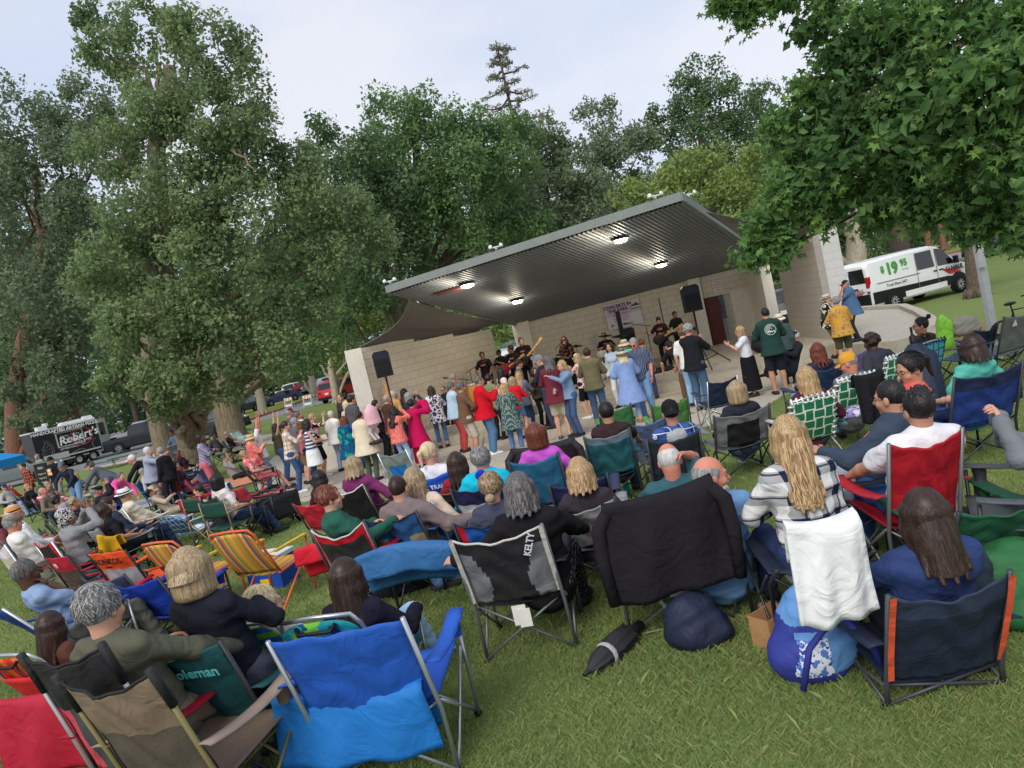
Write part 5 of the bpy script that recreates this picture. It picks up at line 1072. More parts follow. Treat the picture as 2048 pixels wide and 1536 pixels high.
# ================= chairs and loose things =================
STL=mat((62,64,68),.4,bump=0,var=.05,metal=.4); ALU=mat((186,188,190),.3,bump=0,var=.05,metal=.7); GRYM=mat((120,122,124),.4,bump=0,var=.05,metal=.4); BRZ=mat((150,128,104),.45,bump=0,var=.05,metal=.3)
def patch(b,f,nu=12,nv=10,th=.007,mf=None):
    """cloth patch f(u,v) u in -1..1, v in 0..1 with thickness; mf(u,v)->material index"""
    U=np.linspace(-1,1,nu+1); Vv=np.linspace(0,1,nv+1); G=np.array([[f(u,v) for u in U] for v in Vv])
    du=np.gradient(G,axis=1); dv=np.gradient(G,axis=0); N=np.cross(du,dv); N/=np.linalg.norm(N,axis=2)[:,:,None]+1e-9
    for s,sgn in((0,1),(1,-1)):
        H=G+N*th*(.5 if s==0 else -.5); F=[];M=[]
        I=np.arange((nu+1)*(nv+1)).reshape(nv+1,nu+1)
        n0=b.n; b.V.append(H.reshape(-1,3)); b.n+=H.shape[0]*H.shape[1]
        for i in range(nv):
            for j in range(nu):
                q=(I[i,j]+n0,I[i,j+1]+n0,I[i+1,j+1]+n0,I[i+1,j]+n0); b.F.append(q if s==0 else q[::-1]); b.M.append(mf((U[j]+U[j+1])/2,(Vv[i]+Vv[i+1])/2) if mf else 0)
    n1=b.n-len(G.reshape(-1,3)); n0=n1-len(G.reshape(-1,3)); I=np.arange((nu+1)*(nv+1)).reshape(nv+1,nu+1)
    E=list(I[0])+list(I[1:,-1])+list(I[-1,-2::-1])+list(I[-2:0:-1,0])
    for a,c in zip(E,E[1:]+E[:1]): b.F.append((a+n0,c+n0,c+n1,a+n1)[::-1]); b.M.append(mf(0,.99) if mf else 0)
    return G
def tubes(T,name,ps,r,m,n=8):
    for p in ps: MB().tube(p,r,0,n).build(name,m,T,True)
QG='folding chairs set out on the lawn'
def quad(label,loc,yaw,col=(60,60,64),mats=None,mf=None,frame=STL,w=.25,hb=.96,sh=.4,arm=True,armc=None,text=None,name='camp_chair',low=False,lean=.2,caps=None,straps=None,group=QG,pipe=None,cup=True,dip=.05,rise=0.,tagc=False):
    T=thing(name,label,'folding chair',loc,yaw,group); M=mats or [nylon(col)]; M=[m if not isinstance(m,tuple) else nylon(m) for m in M]; wy=-.24
    bk=lambda u,v:(u*(w-.012+.0*v),wy-lean*v-.05*(1-u*u)*(1-.3*v)+.006*math.sin(7*u+5*v)-.007*math.sin(15*v+4*u+2*math.sin(5*u))*(1-.6*u*u)-.005*math.sin(23*u+6*v)*(1-v),sh+.02+(hb-sh-.02)*v-dip*(1-u*u)*v*v+rise*u*v+.004*math.sin(11*u))
    b=MB(); patch(b,bk,36 if mf else 18,26 if mf else 14,.007,mf)
    if text:
        for (s,size,x,v,rot,mi) in text:
            p=bk(x,v); b.text(s,size,XF((x*(w),p[1]-.03,p[2]),90+math.degrees(math.atan2(lean,hb-sh)))@Matrix.Rotation(R_(rot),4,'Z'),mi,.003,bold=size*.02)
    if tagc:
        q=MB(); q.box((0,wy-.06,sh-.08),(.09,.006,.13)); q.box((.03,wy-.068,sh-.1),(.08,.004,.12)); q.build('care_tag',mat((222,220,212),.7,'mottle',(232,230,224),(200,180,170),20.),T)
    if pipe: 
        pm=len(M); M=M+[nylon(pipe)]; b.tube([bk(u,1) for u in np.linspace(-1,1,15)],.008,pm,6); b.tube([bk(-1,v) for v in np.linspace(0,1,9)],.008,pm,6); b.tube([bk(1,v) for v in np.linspace(0,1,9)],.008,pm,6)
    b.build('backrest',M,T,True)
    b=MB(); patch(b,lambda u,v:(u*w*.97,wy+.02+.52*v,sh-.05*(1-u*u)*(1-.6*abs(v-.5))+.05*v),12,10,.008); b.build('seat',M[0],T,True)
    for sx in(-1,1):
        top=(sx*w,wy-lean*1.02,hb+.01); MB().tube([(sx*(w+.01),wy+.02,.0),(sx*(w+.004),wy,sh*.9),top],.0125,0,8).build('rear_leg',frame,T,True)
        MB().tube([(sx*(w+.02),.3,.0),(sx*(w+.03),.27,sh+.2)],.0115,0,8).build('front_leg',frame,T,True)
        MB().tube([(sx*(w+.01),wy+.01,.03),(-sx*w*.95,wy+.03,sh-.02)],.009,0,7).build('rear_brace',frame,T,True)
        MB().tube([(sx*(w+.01),.31,.03),(-sx*w*.95,.29,sh+.02)],.009,0,7).build('front_brace',frame,T,True)
        MB().tube([(sx*(w+.012),wy+.02,.03),(sx*(w+.012),.28,sh+.02)],.009,0,7).tube([(sx*(w+.012),.3,.03),(sx*(w+.012),wy,sh)],.009,0,7).build('side_brace',frame,T,True)
        for y in(wy+.02,.3): MB().ell((sx*(w+.015),y,.014),(.026,.026,.016),0,8).build('foot',BLACK,T,True)
        if arm:
            b=MB(); patch(b,lambda u,v:(sx*(w+.035)+u*.045,wy-lean*.45+(.52+lean*.45)*v,sh+.24-.035*4*v*(1-v)-.01*abs(u)+.0),3,8,.008)
            b.build('armrest',M[0] if armc is None else nylon(armc),T,True)
            if cup and sx>0: MB().lathe([(.03,-.1),(.042,0),(.046,.0)],0,12,XF((sx*(w+.03),.2,sh+.215))).build('cup_holder',M[0],T,True)
        if caps: MB().tube([(sx*(w+.001),wy-lean*.72,sh+(hb-sh)*.72),(sx*(w-.0),wy-lean*1.05,hb+.02)],.02,0,8).build('post_cap',nylon(caps),T,True)
        if straps: 
            p=[np.array(bk(sx*1.02,v))+np.array([0,-.03,0]) for v in(1.0,.7,.3,.02)]; MB().grid(np.array([[q+np.array([-.014,0,0]),q+np.array([.014,0,0])] for q in p])).build('side_strap',nylon(straps),T,True)
    return T
def beach(label,loc,yaw,m,frame=ALU,sh=.24,hb=.78,w=.26,arm=(226,226,224),lean=.3,name='beach_chair',pillow=None,curve=True,group=QG,pouch=None,strapc=None):
    T=thing(name,label,'beach chair',loc,yaw,group); m=m if not isinstance(m,tuple) else nylon(m); wy=-.2
    bk=lambda u,v:(u*(w-.01),wy-lean*v-.02*(1-u*u)-.03*math.sin(3.1*v),sh+.02+(hb-sh-.03)*v-(.06*u**4*v**6 if curve else 0))
    b=MB(); patch(b,bk,14,12,.008); b.build('backrest',m,T,True)
    b=MB(); patch(b,lambda u,v:(u*(w-.01),wy+.02+.48*v,sh-.02*(1-u*u)+.03*v),8,8,.008); b.build('seat',m,T,True)
    p=[(-w,wy,sh)]+[(-w,wy-lean*v,sh+(hb-sh)*v) for v in(.3,.6,.88)]+[(-w*.88,wy-lean*1.02,hb+.005),(0,wy-lean*1.04,hb+.015),(w*.88,wy-lean*1.02,hb+.005)]+[(w,wy-lean*v,sh+(hb-sh)*v) for v in(.88,.6,.3)]+[(w,wy,sh)]
    MB().tube(p,.013,0,8).build('back_frame',frame,T,True)
    for sx in(-1,1):
        MB().tube([(sx*w,wy-.02,sh),(sx*w,wy+.5,sh+.03)],.012,0,8).build('seat_rail',frame,T,True)
        MB().tube([(sx*(w+.02),.26,sh+.22),(sx*(w+.02),.22,.0)],.012,0,8).build('front_leg',frame,T,True)
        MB().tube([(sx*(w+.02),.2,sh+.05),(sx*(w+.02),wy-.16,.0)],.012,0,8).build('rear_leg',frame,T,True)
        b=MB(); b.grid(np.array([[(sx*(w+.02)-.025,y,z),(sx*(w+.02)+.025,y,z)] for y,z in((wy-lean*.42,sh+.23),(0,sh+.235),(.28,sh+.225))])); b.box((sx*(w+.02),.02,sh+.224),(.05,.5,.02)); b.build('armrest',mat(arm,.45,bump=0),T)
    MB().tube([(-w,wy-.16,.01),(w,wy-.16,.01)],.011,0,8).build('rear_bar',frame,T,True)
    if pouch: b=MB(); patch(b,lambda u,v:(u*w*.7,wy-lean*(.15+.5*v)-.07-.03*(1-u*u),sh+(hb-sh)*(.15+.5*v)),8,6,.02); b.build('pouch',nylon(pouch),T,True)
    if strapc:
        for sx in(-1,1): b=MB(); b.grid(np.array([[(sx*.1-.014,y,z),(sx*.1+.014,y,z)] for y,z in((wy-lean*.98-.03,hb-.04),(wy-lean*.8-.07,sh+(hb-sh)*.75),(wy-lean*.5-.1,sh+(hb-sh)*.5))])); b.build('strap',nylon(strapc),T)
        b=MB(); b.tube([(-.12,wy-lean-.02,hb-.03),(-.1,wy-lean-.05,hb-.06),(.1,wy-lean-.05,hb-.06),(.12,wy-lean-.02,hb-.03)],.012); b.build('carry_handle',BLACK,T,True)
    return T
def webbed(label,loc,yaw,c1=(38,122,84),c2=(232,236,228),hb=.86,w=.235,group='webbed lawn chairs near the stage',sc=1.,frame=ALU):
    T=beach(label,loc,yaw,nylon(c1,'weave',c2,None,sc),frame,.38,hb,w,(232,232,230),.2,'lawn_chair',None,False,group)
    b=MB()
    for u in np.linspace(-.95,.95,9): b.tube([(u*w,-.2-.2*.97-.03,hb-.03),(u*w,-.2-.2-.005,hb+.028),(u*w,-.2-.2+.03,hb-.02)],.013,0,6)
    for v in np.linspace(.1,.9,7):
        for sx in(-1,1): b.tube([(sx*(w-.03),-.2-.2*v-.03,.38+(hb-.38)*v),(sx*(w+.018),-.2-.2*v,.38+(hb-.38)*v),(sx*(w-.03),-.2-.2*v+.02,.38+(hb-.38)*v)],.012,0,6)
    bm_=[c for c in T.children if c.name.startswith('backrest')][0]; n0=len(bm_.data.vertices); me=bm_.data
    W0=MB(); W0.add([v.co[:] for v in me.vertices],[tuple(p.vertices) for p in me.polygons]); W0.merge(b,1); old=bm_.data; bm_.data=W0.mesh('backrest',[old.materials[0],nylon(c2)],True); return T
def director(label,loc,yaw,c=(34,74,62),frame=BRZ):
    T=thing('director_chair',label,'folding chair',loc,yaw,'green director chairs by the wagon'); w=.26
    b=MB(); patch(b,lambda u,v:(u*w,-.2-.03*v-.03*(1-u*u),.6+.24*v),8,5,.008); b.build('backrest',nylon(c),T,True)
    b=MB(); patch(b,lambda u,v:(u*w,-.2+.42*v,.44-.03*(1-u*u)),8,6,.008); b.build('seat',nylon(c),T,True)
    for sx in(-1,1):
        MB().tube([(sx*w,-.2,.3),(sx*w,-.24,.86)],.012).build('back_post',frame,T,True); MB().tube([(sx*w,-.2,.02),(-sx*w,-.2,.44)],.012).build('rear_brace',frame,T,True); MB().tube([(sx*w,.2,.02),(-sx*w,.2,.44)],.012).build('front_brace',frame,T,True)
        b=MB(); b.box((sx*w,0,.66),(.05,.46,.022)); b.tube([(sx*w,.2,.44),(sx*w,.2,.65)],.012); b.tube([(sx*w,-.22,.44),(sx*w,-.2,.02)],.012); b.build('armrest',frame,T,True)
    return T
def drape(label,name,cat,loc,yaw,m,zt=.95,y=-.44,w=.3,back=.5,front=.12,lean=.2,sleeve=False,hood=None,pat=None,flare=1.05,dipz=.03,sk=0.,amp=.018,rise=0.,group=None,band=None):
    """cloth hung over a chair back: front flap, over the top rail, long back flap with folds"""
    T=thing(name,label,cat,loc,yaw,group); L=front+back+.06; m=m if not isinstance(m,tuple) else cloth(m)
    def f(u,v):
        s=v*L; ff=flare
        if s<front: z=zt-(front-s); yy=y+.03+.35*(front-s)
        elif s<front+.06: a=(s-front)/.06*math.pi; z=zt+.02*math.sin(a); yy=y+.03*math.cos(a)
        else:
            q=s-front-.06; z=zt-q; yy=y-.035-.02*math.sin(q*7+u*2)+amp*math.sin(u*8+q*3)*min(1,q*4)+lean*.12*q
        d=max(0,s-front)/L; ww=w*(1+(ff-1)*d)
        return (u*ww+sk*max(0,s-front),yy,z-dipz*(1-u*u)+rise*u+.012*math.sin(5*u+1)*d)
    b=MB(); patch(b,f,20,22,.012,(lambda u,v:1 if v>band else 0) if band else None); b.build('cloth',[m,m] if not band else [m,cloth(pat)],T,True)
    if sleeve:
        for sx in(-1,1):
            a=MB(); p=np.array(f(sx*.93,front/L+.12)); a.tube([p,p+np.array([sx*.06,-.01,-.08]),p+np.array([sx*.075,-.025,-.24]),p+np.array([sx*.06,-.02,-back*.92])],[.036,.044,.042,.036],0,12); a.build('sleeve',m,T,True)
    if hood: a=MB(); a.ell((0,y-.07,zt-.06),(.14,.06,.09),0,12); a.build('hood',m,T,True)
    return T
def bottle(label,loc,c,capc,r=.036,h=.24,name='bottle',tilt=(0,0)):
    T=thing(name,label,'bottle',loc,0); b=MB(); b.lathe([(.001,0),(r,.004),(r,h*.72),(r*.9,h*.8),(r*.5,h*.86)],0,16); b.build('bottle_body',c,T,True)
    b=MB(); b.lathe([(r*.72,h*.84),(r*.72,h*.97),(.001,h)],0,14); b.build('cap',capc,T,True); T.rotation_euler=(R_(tilt[0]),R_(tilt[1]),0); return T
def sack(label,name,cat,loc,yaw,r,m,seed=0,group=None,parts=None,zone=None):
    """soft slumped bag"""
    T=thing(name,label,cat,loc,yaw,group); g=SDF(); rr=random.Random(seed); g.ell((0,0,r[2]*.8),r,.05).ell((rr.uniform(-.3,.3)*r[0],0,r[2]*.45),(r[0]*1.12,r[1]*1.1,r[2]*.55),.06).cut((0,0,0),(0,0,-1))
    for i in range(4): g.ell((rr.uniform(-.7,.7)*r[0],rr.uniform(-.7,.7)*r[1],r[2]*rr.uniform(.6,1.4)),(r[0]*.4,r[1]*.4,r[2]*.35),.05)
    h=max(r)/16; V,Q=g.run(h,lambda x,y,z:.008*np.sin(x*24+3*np.sin(z*14))*np.sin(y*26+z*19)); b=MB(); b.add(V,Q)
    if zone: c=V[Q].mean(1); b.M=[int(x) for x in zone(c)]
    b.build('bag_body',m if isinstance(m,list) else (m if not isinstance(m,tuple) else nylon(m)),T,True)
    if parts: parts(T)
    return T
def cpos(u,v,h=.92,yaw=None,by=-.44,dy=0):
    """chair standing where the middle of its top rail falls at picture point (u,v)"""
    p=ground(u,v,h); yaw=(auto_yaw(p[0],p[1])+dy) if yaw is None else yaw; o=rotz((0,by,0),yaw); x,y=p[0]-o[0],p[1]-o[1]; return (x,y,g(y)),yaw
def at(fn,label,u,v,h=.92,yaw=None,dy=0,by=-.44,**k):
    loc,yw=cpos(u,v,h,yaw,by,dy); 
    if fn in(quad,beach,webbed): k.setdefault('hb',h)
    return fn(label,loc,yw,**k),loc,yw
# ================= the crowd =================
D_=DENIM; J=lambda c:('jeans',c); LB=(112,142,178); MB_=(72,98,136); DB=(44,56,84); BK=(32,32,36); NV=(38,46,70)
# ---- band on the stage (floor height SZ) ----
BAND='musicians on the stage'
def oval(root,q,sz=1.):
    b=MB(); c=q['P']+q['T']*.36*q['s']+q['F']*.155; R=q['hr']*0+np.array([1,0,0]); 
    b.tube([c+R*.085*math.cos(a)+q['T']*.035*math.sin(a)+q['F']*(.0-.03*abs(math.cos(a))) for a in np.linspace(0,6.283,17)],.006,0,5); b.tube([c-R*.06,c+R*.06],.009,1,5); b.build('shirt_print',[mat((196,60,70),.6,bump=0),mat((210,200,204),.6,bump=0)],root)
BT=((34,34,38),'s')
def stage(label,u,v,D,yaw,H=1.76,**k):
    return put(label,u,v,D,yaw,z0=SZ,group=BAND,top=k.pop('top',BT),bot=k.pop('bot',('pants',BK)),hair=k.pop('hair',('short','blk')),extra=k.pop('extra',oval),lod=2,**k)
stage('conga player in black tee singing into a boom microphone',962,703,21.6,165,skin='b',arms='reach',look=(20,0))
stage('guitarist in black tee with a red guitar beside the conga player',1020,690,21.8,150,skin='b',arms='mid,fret',look=(-60,0))
stage('grey haired bass player holding a pale necked bass',1040,674,22.2,165,hair=('short','slt'),arms='mid,fret',look=(30,-10))
stage('band member in a dark cap at the edge of the stage gap',996,699,23.0,150,hat=('cap',(40,40,44)),skin='b',arms='mid,mid',extra=None)
stage('singer with long auburn hair and patterned sheer sleeves at the microphone',1126,672,20.9,160,f=True,hair=('curlylong','aub'),top=(cloth((44,34,34),'camo',(150,104,92),(26,24,26),2.),'l',.05),bot=('lskirt',(28,28,32)),arms='down,face',look=(20,8),extra=None)
stage('drummer with short hair seated behind the cymbals',1206,664,22.8,175,pose='sit',sh=.5,hair=('buzz','dbr'),arms='fwdd,fwdd',bot=('pants',BK))
stage('guitarist in black tee looking down at his guitar',1315,633,21.2,160,arms='mid,fret',look=(10,-35))
stage('keyboard player with tied back dark hair in a black tee',1347,622,22.3,150,f=True,hair=('pony','blk'),skin='b',arms='fwdd,fwdd',look=(40,-15),extra=None)
# ---- dancers on the plaza ----
P_=put
P_('woman in a straw hat and coral tie-dye shirt with denim shorts',499,868,17.6,-70,f=True,hair=('med','ash'),hat=('straw',(214,180,120)),top=(cloth((226,112,110),'splash',(240,180,150),(206,84,92),1.2),'l',.12,1.15),bot=('jshorts',LB),arms='down,clap',fat=.2)
P_('man in white tee with both arms raised above his head',511,850,18.0,-80,hair=('short','slt'),top=((236,236,236),'s',.1),bot=J((120,146,176)),arms='up',skin='r',look=(0,10))
P_('dark haired woman in olive top waving both hands high',549,846,18.6,-60,f=True,hair=('long','dbr'),top=((96,88,66),'n',.02),bot=J(MB_),arms='upw',shoes=(110,60,48))
P_('man in a maroon cap behind the waving woman',576,816,19.6,-60,hair=('short','gry'),hat=('cap',(120,30,44)),top=((92,98,110),'s',.1),bot=J(DB),skin='r')
P_('grey bearded man in a purple shirt looking up',594,822,18.9,-70,hair=('short','slt'),beard='slt',top=((112,84,104),'s',.1),bot=J(DB),skin='r',look=(0,15))
P_('woman in a pale plaid shirt and dark jeans clapping',568,841,16.3,-75,f=True,hair=('pony','dbr'),glasses=True,top=(cloth((232,222,208),'plaid',(206,156,140),(150,146,112),1.1),'l',.12),bot=J((52,72,110)),arms='mid,clap',shoes=(226,226,226))
P_('person in a grey vest over white sleeves with tan shorts',587,834,17.4,-60,hair=('short','gry'),top=((98,100,106),'s',.1,1.1),bot=('shorts',(128,108,76)),fat=.15)
P_('woman in a white skirt and striped tank top dancing',612,837,16.1,-75,f=True,hair=('med','blk'),top=(cloth((226,226,230),'hstripes',(46,62,116),None,.9),'n',0),bot=('skirt',(236,236,236)),arms='mid,mid',skin='t',shoes=(230,226,222))
P_('woman in black shorts and pink striped top pointing upward',622,826,17.9,-70,f=True,hair=('short','bl'),top=(cloth((226,178,182),'leafy',(30,26,28),(226,178,182),.7),'s',.08),bot=('shorts',(28,28,32)),arms='down,clapup',shoes=(232,206,206))
P_('person in a cream cap and coral top behind the white skirt woman',600,838,17.0,-70,f=True,hat=('cap',(226,214,192)),hair=('med','br'),top=((214,112,112),'s',.05),bot=J(DB))
P_('white haired man in a white shirt and faded jeans',660,821,18.2,-20,hair=('short','wht'),top=((232,230,224),'s',.14,1.15),bot=J((150,170,192)),arms='down,fold',glasses=True,skin='r')
P_('woman in a teal and blue swirled long top with auburn hair',686,833,16.4,-20,f=True,hair=('long','aub'),top=(cloth((20,96,104),'leafy',(28,60,140),(26,150,130),.8),'s',.3,1.1),bot=('skirt',(30,30,34)),arms='down,face',fat=.15)
def baby(root,q):
    pass
P_('woman in a cream poncho sweater holding a toddler in pink',716,821,15.4,-20,f=True,hair=('bun','dbr'),top=((222,208,182),'w',.24,1.25),bot=('pants',(74,88,72)),arms='mid,neck',fat=.1)
put('toddler in a pink hooded jacket held on the cream poncho woman',737,816,15.2,60,H=.86,z0=.82,f=True,hair=('short','dbr'),top=((232,178,190),'l',.04,1.2,'hoodup'),bot=('pants',(206,190,196)),arms='mid',lod=2,cat='child')
P_('big man in a charcoal shirt looking toward the band',699,789,17.8,-50,hair=('short','dbr'),top=((84,84,90),'s',.14,1.1),bot=J((52,66,96)),fat=.3,H=1.86)
P_('woman with pale platinum hair behind the charcoal shirt man',691,800,18.6,-30,f=True,hair=('bob','plat'),top=((212,190,170),'l',.05),bot=J(DB))
P_('woman with a black headband between two taller people',713,802,18.6,-40,f=True,hair=('short','dbr'),hat=('visor',(34,34,38)),top=((110,90,90),'l',.05),bot=J(DB))
P_('person with swept dark hair dressed all in black',749,799,18.0,-60,hair=('short','blk'),top=((30,30,34),'l',.1),bot=('pants',(30,32,38)),look=(-10,5))
P_('bald man in a brown jacket with a patterned sleeve',771,788,17.2,-40,hair=('ring','gry'),top=((80,52,46),'l',.12,1.05),bot=('pants',(30,30,34)),arms='mid',skin='r')
P_('white haired woman waving one open hand overhead',785,780,18.7,-40,f=True,hair=('short','wht'),top=((214,164,104),'l',.1),bot=J(DB),arms='upw,down')
P_('woman with very long black curls in a coral print blouse',786,818,15.4,-30,f=True,hair=('curlylong','blk'),top=(cloth((226,108,100),'dots',(244,196,180),None,2.2),'l',.12,1.1),bot=J((136,164,198)),arms='down,clapup')
P_('woman in a bright magenta poncho filming with a phone',821,798,15.7,-45,f=True,hair=('curly','blk'),top=((190,24,84),'w',.34,1.2),bot=('lskirt',(184,28,84)),arms='phone,phone',skin='t')
P_('woman with a grey bob in a navy jacket near the magenta poncho',815,783,17.3,-35,f=True,hair=('bob','gry'),top=((48,56,72),'l',.1),bot=('pants',(36,36,40)),arms='clapup')
P_('brown haired woman just in front of the left loudspeaker',806,776,18.7,-30,f=True,hair=('long','dbr'),top=((98,70,70),'l',.05),bot=J(DB),arms='clap')
P_('woman in a white and purple swirl print tunic and cropped jeans',860,771,18.2,0,f=True,hair=('long','dbr'),top=(cloth((76,68,104),'floral',(226,222,232),None,.9),'l',.22,1.15),bot=('capri',MB_),arms='mid',shoes=(60,48,44))
P_('smiling woman with a patterned headband facing the crowd',885,771,19.2,150,f=True,hair=('short','slt'),hat=('visor',(120,116,112)),top=((40,38,42),'l',.1),bot=('pants',BK),arms='clap')
P_('grey haired man in a pale blue shirt and red trousers',900,763,16.7,-70,hair=('short','slt'),glasses=True,top=((176,204,222),'s',.1,1.1),bot=('pants',(186,76,74)),arms='fold,fold',skin='r',fat=.2)
P_('tall man in a brown pullover and khaki shorts',919,763,15.2,-65,hair=('short','slt'),glasses=True,top=((112,84,66),'l',.12,1.05),bot=('shorts',(190,178,160)),arms='mid,mid',skin='t')
P_('man in a tan knitted cap near the congas',904,746,19.4,-30,hair=('short','gry'),hat=('cap',(156,140,126)),top=((120,104,96),'l',.1),bot=J(DB),skin='r')
P_('man in a red and black hooded jacket clapping',955,751,15.2,-75,hair=('buzz','slt'),glasses=True,top=((206,28,42),'l',.14,1.12,'hood'),bot=J((74,104,136)),arms='clap,clap',skin='t',fat=.2,shoes=(216,216,216))
P_('person with a big black afro in a zigzag green sweater',975,748,17.3,-40,f=True,hair=('curly','blk'),top=(cloth((150,156,120),'hstripes',(96,104,76),None,1.8),'l',.1),bot=('pants',(38,38,42)))
P_('woman with long black hair in a pale pink top',1000,735,18.2,-60,f=True,hair=('long','blk'),top=((232,206,210),'l',.08),bot=J(DB),glasses='sun')
P_('woman with long blonde hair in a dark polka dot blouse',1006,767,14.2,-10,f=True,hair=('vlong','bl'),top=(cloth((58,84,82),'dots',(214,220,210),None,2.6),'l',.26,1.1),bot=('capri',MB_),arms='mid',shoes=(220,212,200))
P_('woman in a red top with striped sleeves and denim shorts',1024,757,16.6,-30,f=True,hair=('bob','ash'),top=(cloth((206,32,46),'hstripes',(214,40,52),None,1.),'l',.06),bot=('jshorts',MB_),arms='mid')
P_('blonde woman in a grey ruffled shirt with one arm stretched out',1036,742,17.3,-20,f=True,hair=('long','bl'),top=((112,116,136),'l',.15),bot=J(DB),arms='down,fwdd')
P_('man in a dark cap and grey raglan shirt looking right',1034,718,18.7,-80,hair=('short','dbr'),hat=('cap',(70,60,56)),top=((96,100,108),'l',.1),bot=J(DB),skin='t')
P_('woman with long dark hair dancing with the blue cap man',1066,734,17.6,-150,f=True,hair=('long','dbr'),top=((96,88,70),'l',.08),bot=('pants',(32,34,40)),arms='neck',skin='t')
P_('man in a faded blue cap and navy jacket dancing',1076,709,17.2,60,hair=('short','gry'),hat=('cap',(108,128,160)),top=((40,46,66),'l',.1),bot=J((50,56,76)),arms='neck',look=(30,-15))
P_('man in a maroon jacket and khaki shorts seen from behind',1095,709,15.2,-15,hair=('med','slt'),top=((112,44,58),'l',.2,1.15),bot=('shorts',(186,180,150)),arms='mid,neck',fat=.12,shoes=(96,84,76))
P_('blonde woman in a denim jacket dancing with the maroon jacket man',1121,719,15.0,120,f=True,hair=('med','bl'),top=(D_((104,128,154)),'l',.08),bot=J((58,76,104)),arms='shoulder,neck',look=(20,-10),shoes=(34,34,38))
P_('woman in a cream cap and pink star sweater clapping',1152,706,17.4,40,f=True,hair=('med','ash'),hat=('cap',(224,212,194)),top=(cloth((222,190,186),'dots',(44,34,40),None,.9),'l',.12),bot=('shorts',(30,30,36)),arms='clap',shoes=(232,232,232))
P_('man in an olive hooded sweatshirt and jeans from behind',1172,695,15.9,-15,hair=('short','dbr'),top=((112,106,80),'l',.14,1.12,'hood'),bot=J((66,88,118)),arms='mid',fat=.1)
P_('woman with long brown hair in a pale blue blouse near the drums',1217,684,18.0,150,f=True,hair=('long','dbr'),top=((186,204,226),'l',.1),bot=J((190,200,214)))
P_('woman in a cream sunhat and mint top',1246,678,17.6,-10,f=True,hair=('bob','gry'),hat=('sunhat',(222,204,164)),top=((110,206,170),'s',.06),bot=J(LB))
P_('woman in a wide grey hat and long pale blue tunic',1241,697,15.0,0,f=True,hair=('med','plat'),hat=('bucket',(84,90,98)),top=(cloth((132,156,206),'dots',(140,164,212),None,2.),'w',.42,1.15),bot=('capri',LB),arms='mid,mid',fat=.1,shoes=(150,110,90))
P_('man in sunglasses and a navy pinstripe shirt and jeans',1265,675,15.2,150,hair=('short','gry'),glasses='sun',top=(cloth((44,54,80),'stripes',(112,122,146),None,3.),'s',0),bot=J((98,130,166)),skin='r',look=(0,-18),fat=.15)
P_('woman with curly red hair behind the pinstripe shirt man',1281,677,18.2,-10,f=True,hair=('curly','red'),top=((120,110,110),'l',.05),bot=J(DB))
P_('man in a black tee and brown trousers bending over the stage edge',1332,684,17.0,20,H=1.72,pose='bend',bend=58,hair=('buzz','dbr'),hat=('cap',(44,42,44)),top=((38,34,38),'s'),bot=('pants',(118,88,76)),arms='reach',shoes=(40,36,36))
P_('grey curly haired man in a black jacket clapping',1374,647,14.6,-45,hair=('curly','gry'),top=((34,35,40),'l',.14,1.1),bot=J((60,84,104)),arms='clap,clap',skin='r',fat=.12)
P_('man in a white tee half hidden behind the black jacket man',1362,655,15.6,-30,hair=('short','br'),glasses=True,top=((232,230,228),'s',.1),bot=J((128,158,188)))
P_('blonde woman in a white tee and black wide trousers clapping',1477,651,14.9,75,f=True,hair=('bob','bl'),top=((226,228,238),'s',.04),bot=('lskirt',(30,30,34)),arms='clap,clap')
def swirl(root,q):
    b=MB(); c=q['P']+q['T']*.34*q['s']-q['F']*.178; R=np.array([1,0,0]); U=q['T']
    for rr,t0,t1 in((.105,0,6.283),(.08,.4,4.4),(.055,1.2,5.2),(.03,0,5)): b.tube([c+R*rr*math.cos(a)+U*rr*math.sin(a)+q['F']*(.02*(rr*math.cos(a)/.1)**2) for a in np.linspace(t0,t1,22)],.0055,0,5)
    for k in range(4): b.tube([c+R*(-.07+k*.04)+U*(-.05+.01*k),c+R*(-.03+k*.035)+U*(-.015-.02*k)],.008,0,5)
    b.build('back_print',mat((226,232,228),.7,bump=0),root)
P_('man in a dark green hoodie with a round white back emblem and navy shorts',1528,614,14.4,-10,hair=('buzz','blk'),top=((40,68,62),'l',.16,1.12,'hood'),bot=('shorts',(40,42,54)),arms='mid,mid',skin='t',fat=.12,shoes=(46,40,40),extra=swirl)
P_('person in a straw hat standing behind the dark green hoodie',1556,627,15.6,-30,hair=('short','gry'),hat=('straw',(228,214,186)),top=((70,84,86),'l',.1),bot=('pants',(40,48,64)))
P_('man in a black cap and blue denim shirt with hands at his mouth',1690,564,17.0,75,z0=SZ,hair=('short','gry'),hat=('cap',(38,36,40)),top=(D_((66,90,122)),'s',.18,1.12),bot=('pants',(46,46,52)),arms='face,face',skin='r',glasses=True,fat=.12)
P_('man in a wide beige hat and black leaf print shirt',1651,587,16.6,-120,z0=.2,hair=('short','gry'),hat=('fedora',(206,188,166)),top=(cloth((32,34,36),'leafy',(206,204,190),(60,66,50),.8),'s',.1,1.1),bot=('shorts',(84,88,74)),fat=.2,arms='fold')
P_('grey curly haired woman in a mustard dotted shirt',1670,593,15.4,-10,f=True,hair=('curly','gry'),top=(cloth((212,158,70),'dots',(126,112,128),None,.9),'l',.14,1.15),bot=('shorts',(96,92,70)),arms='mid',fat=.15,z0=.1)
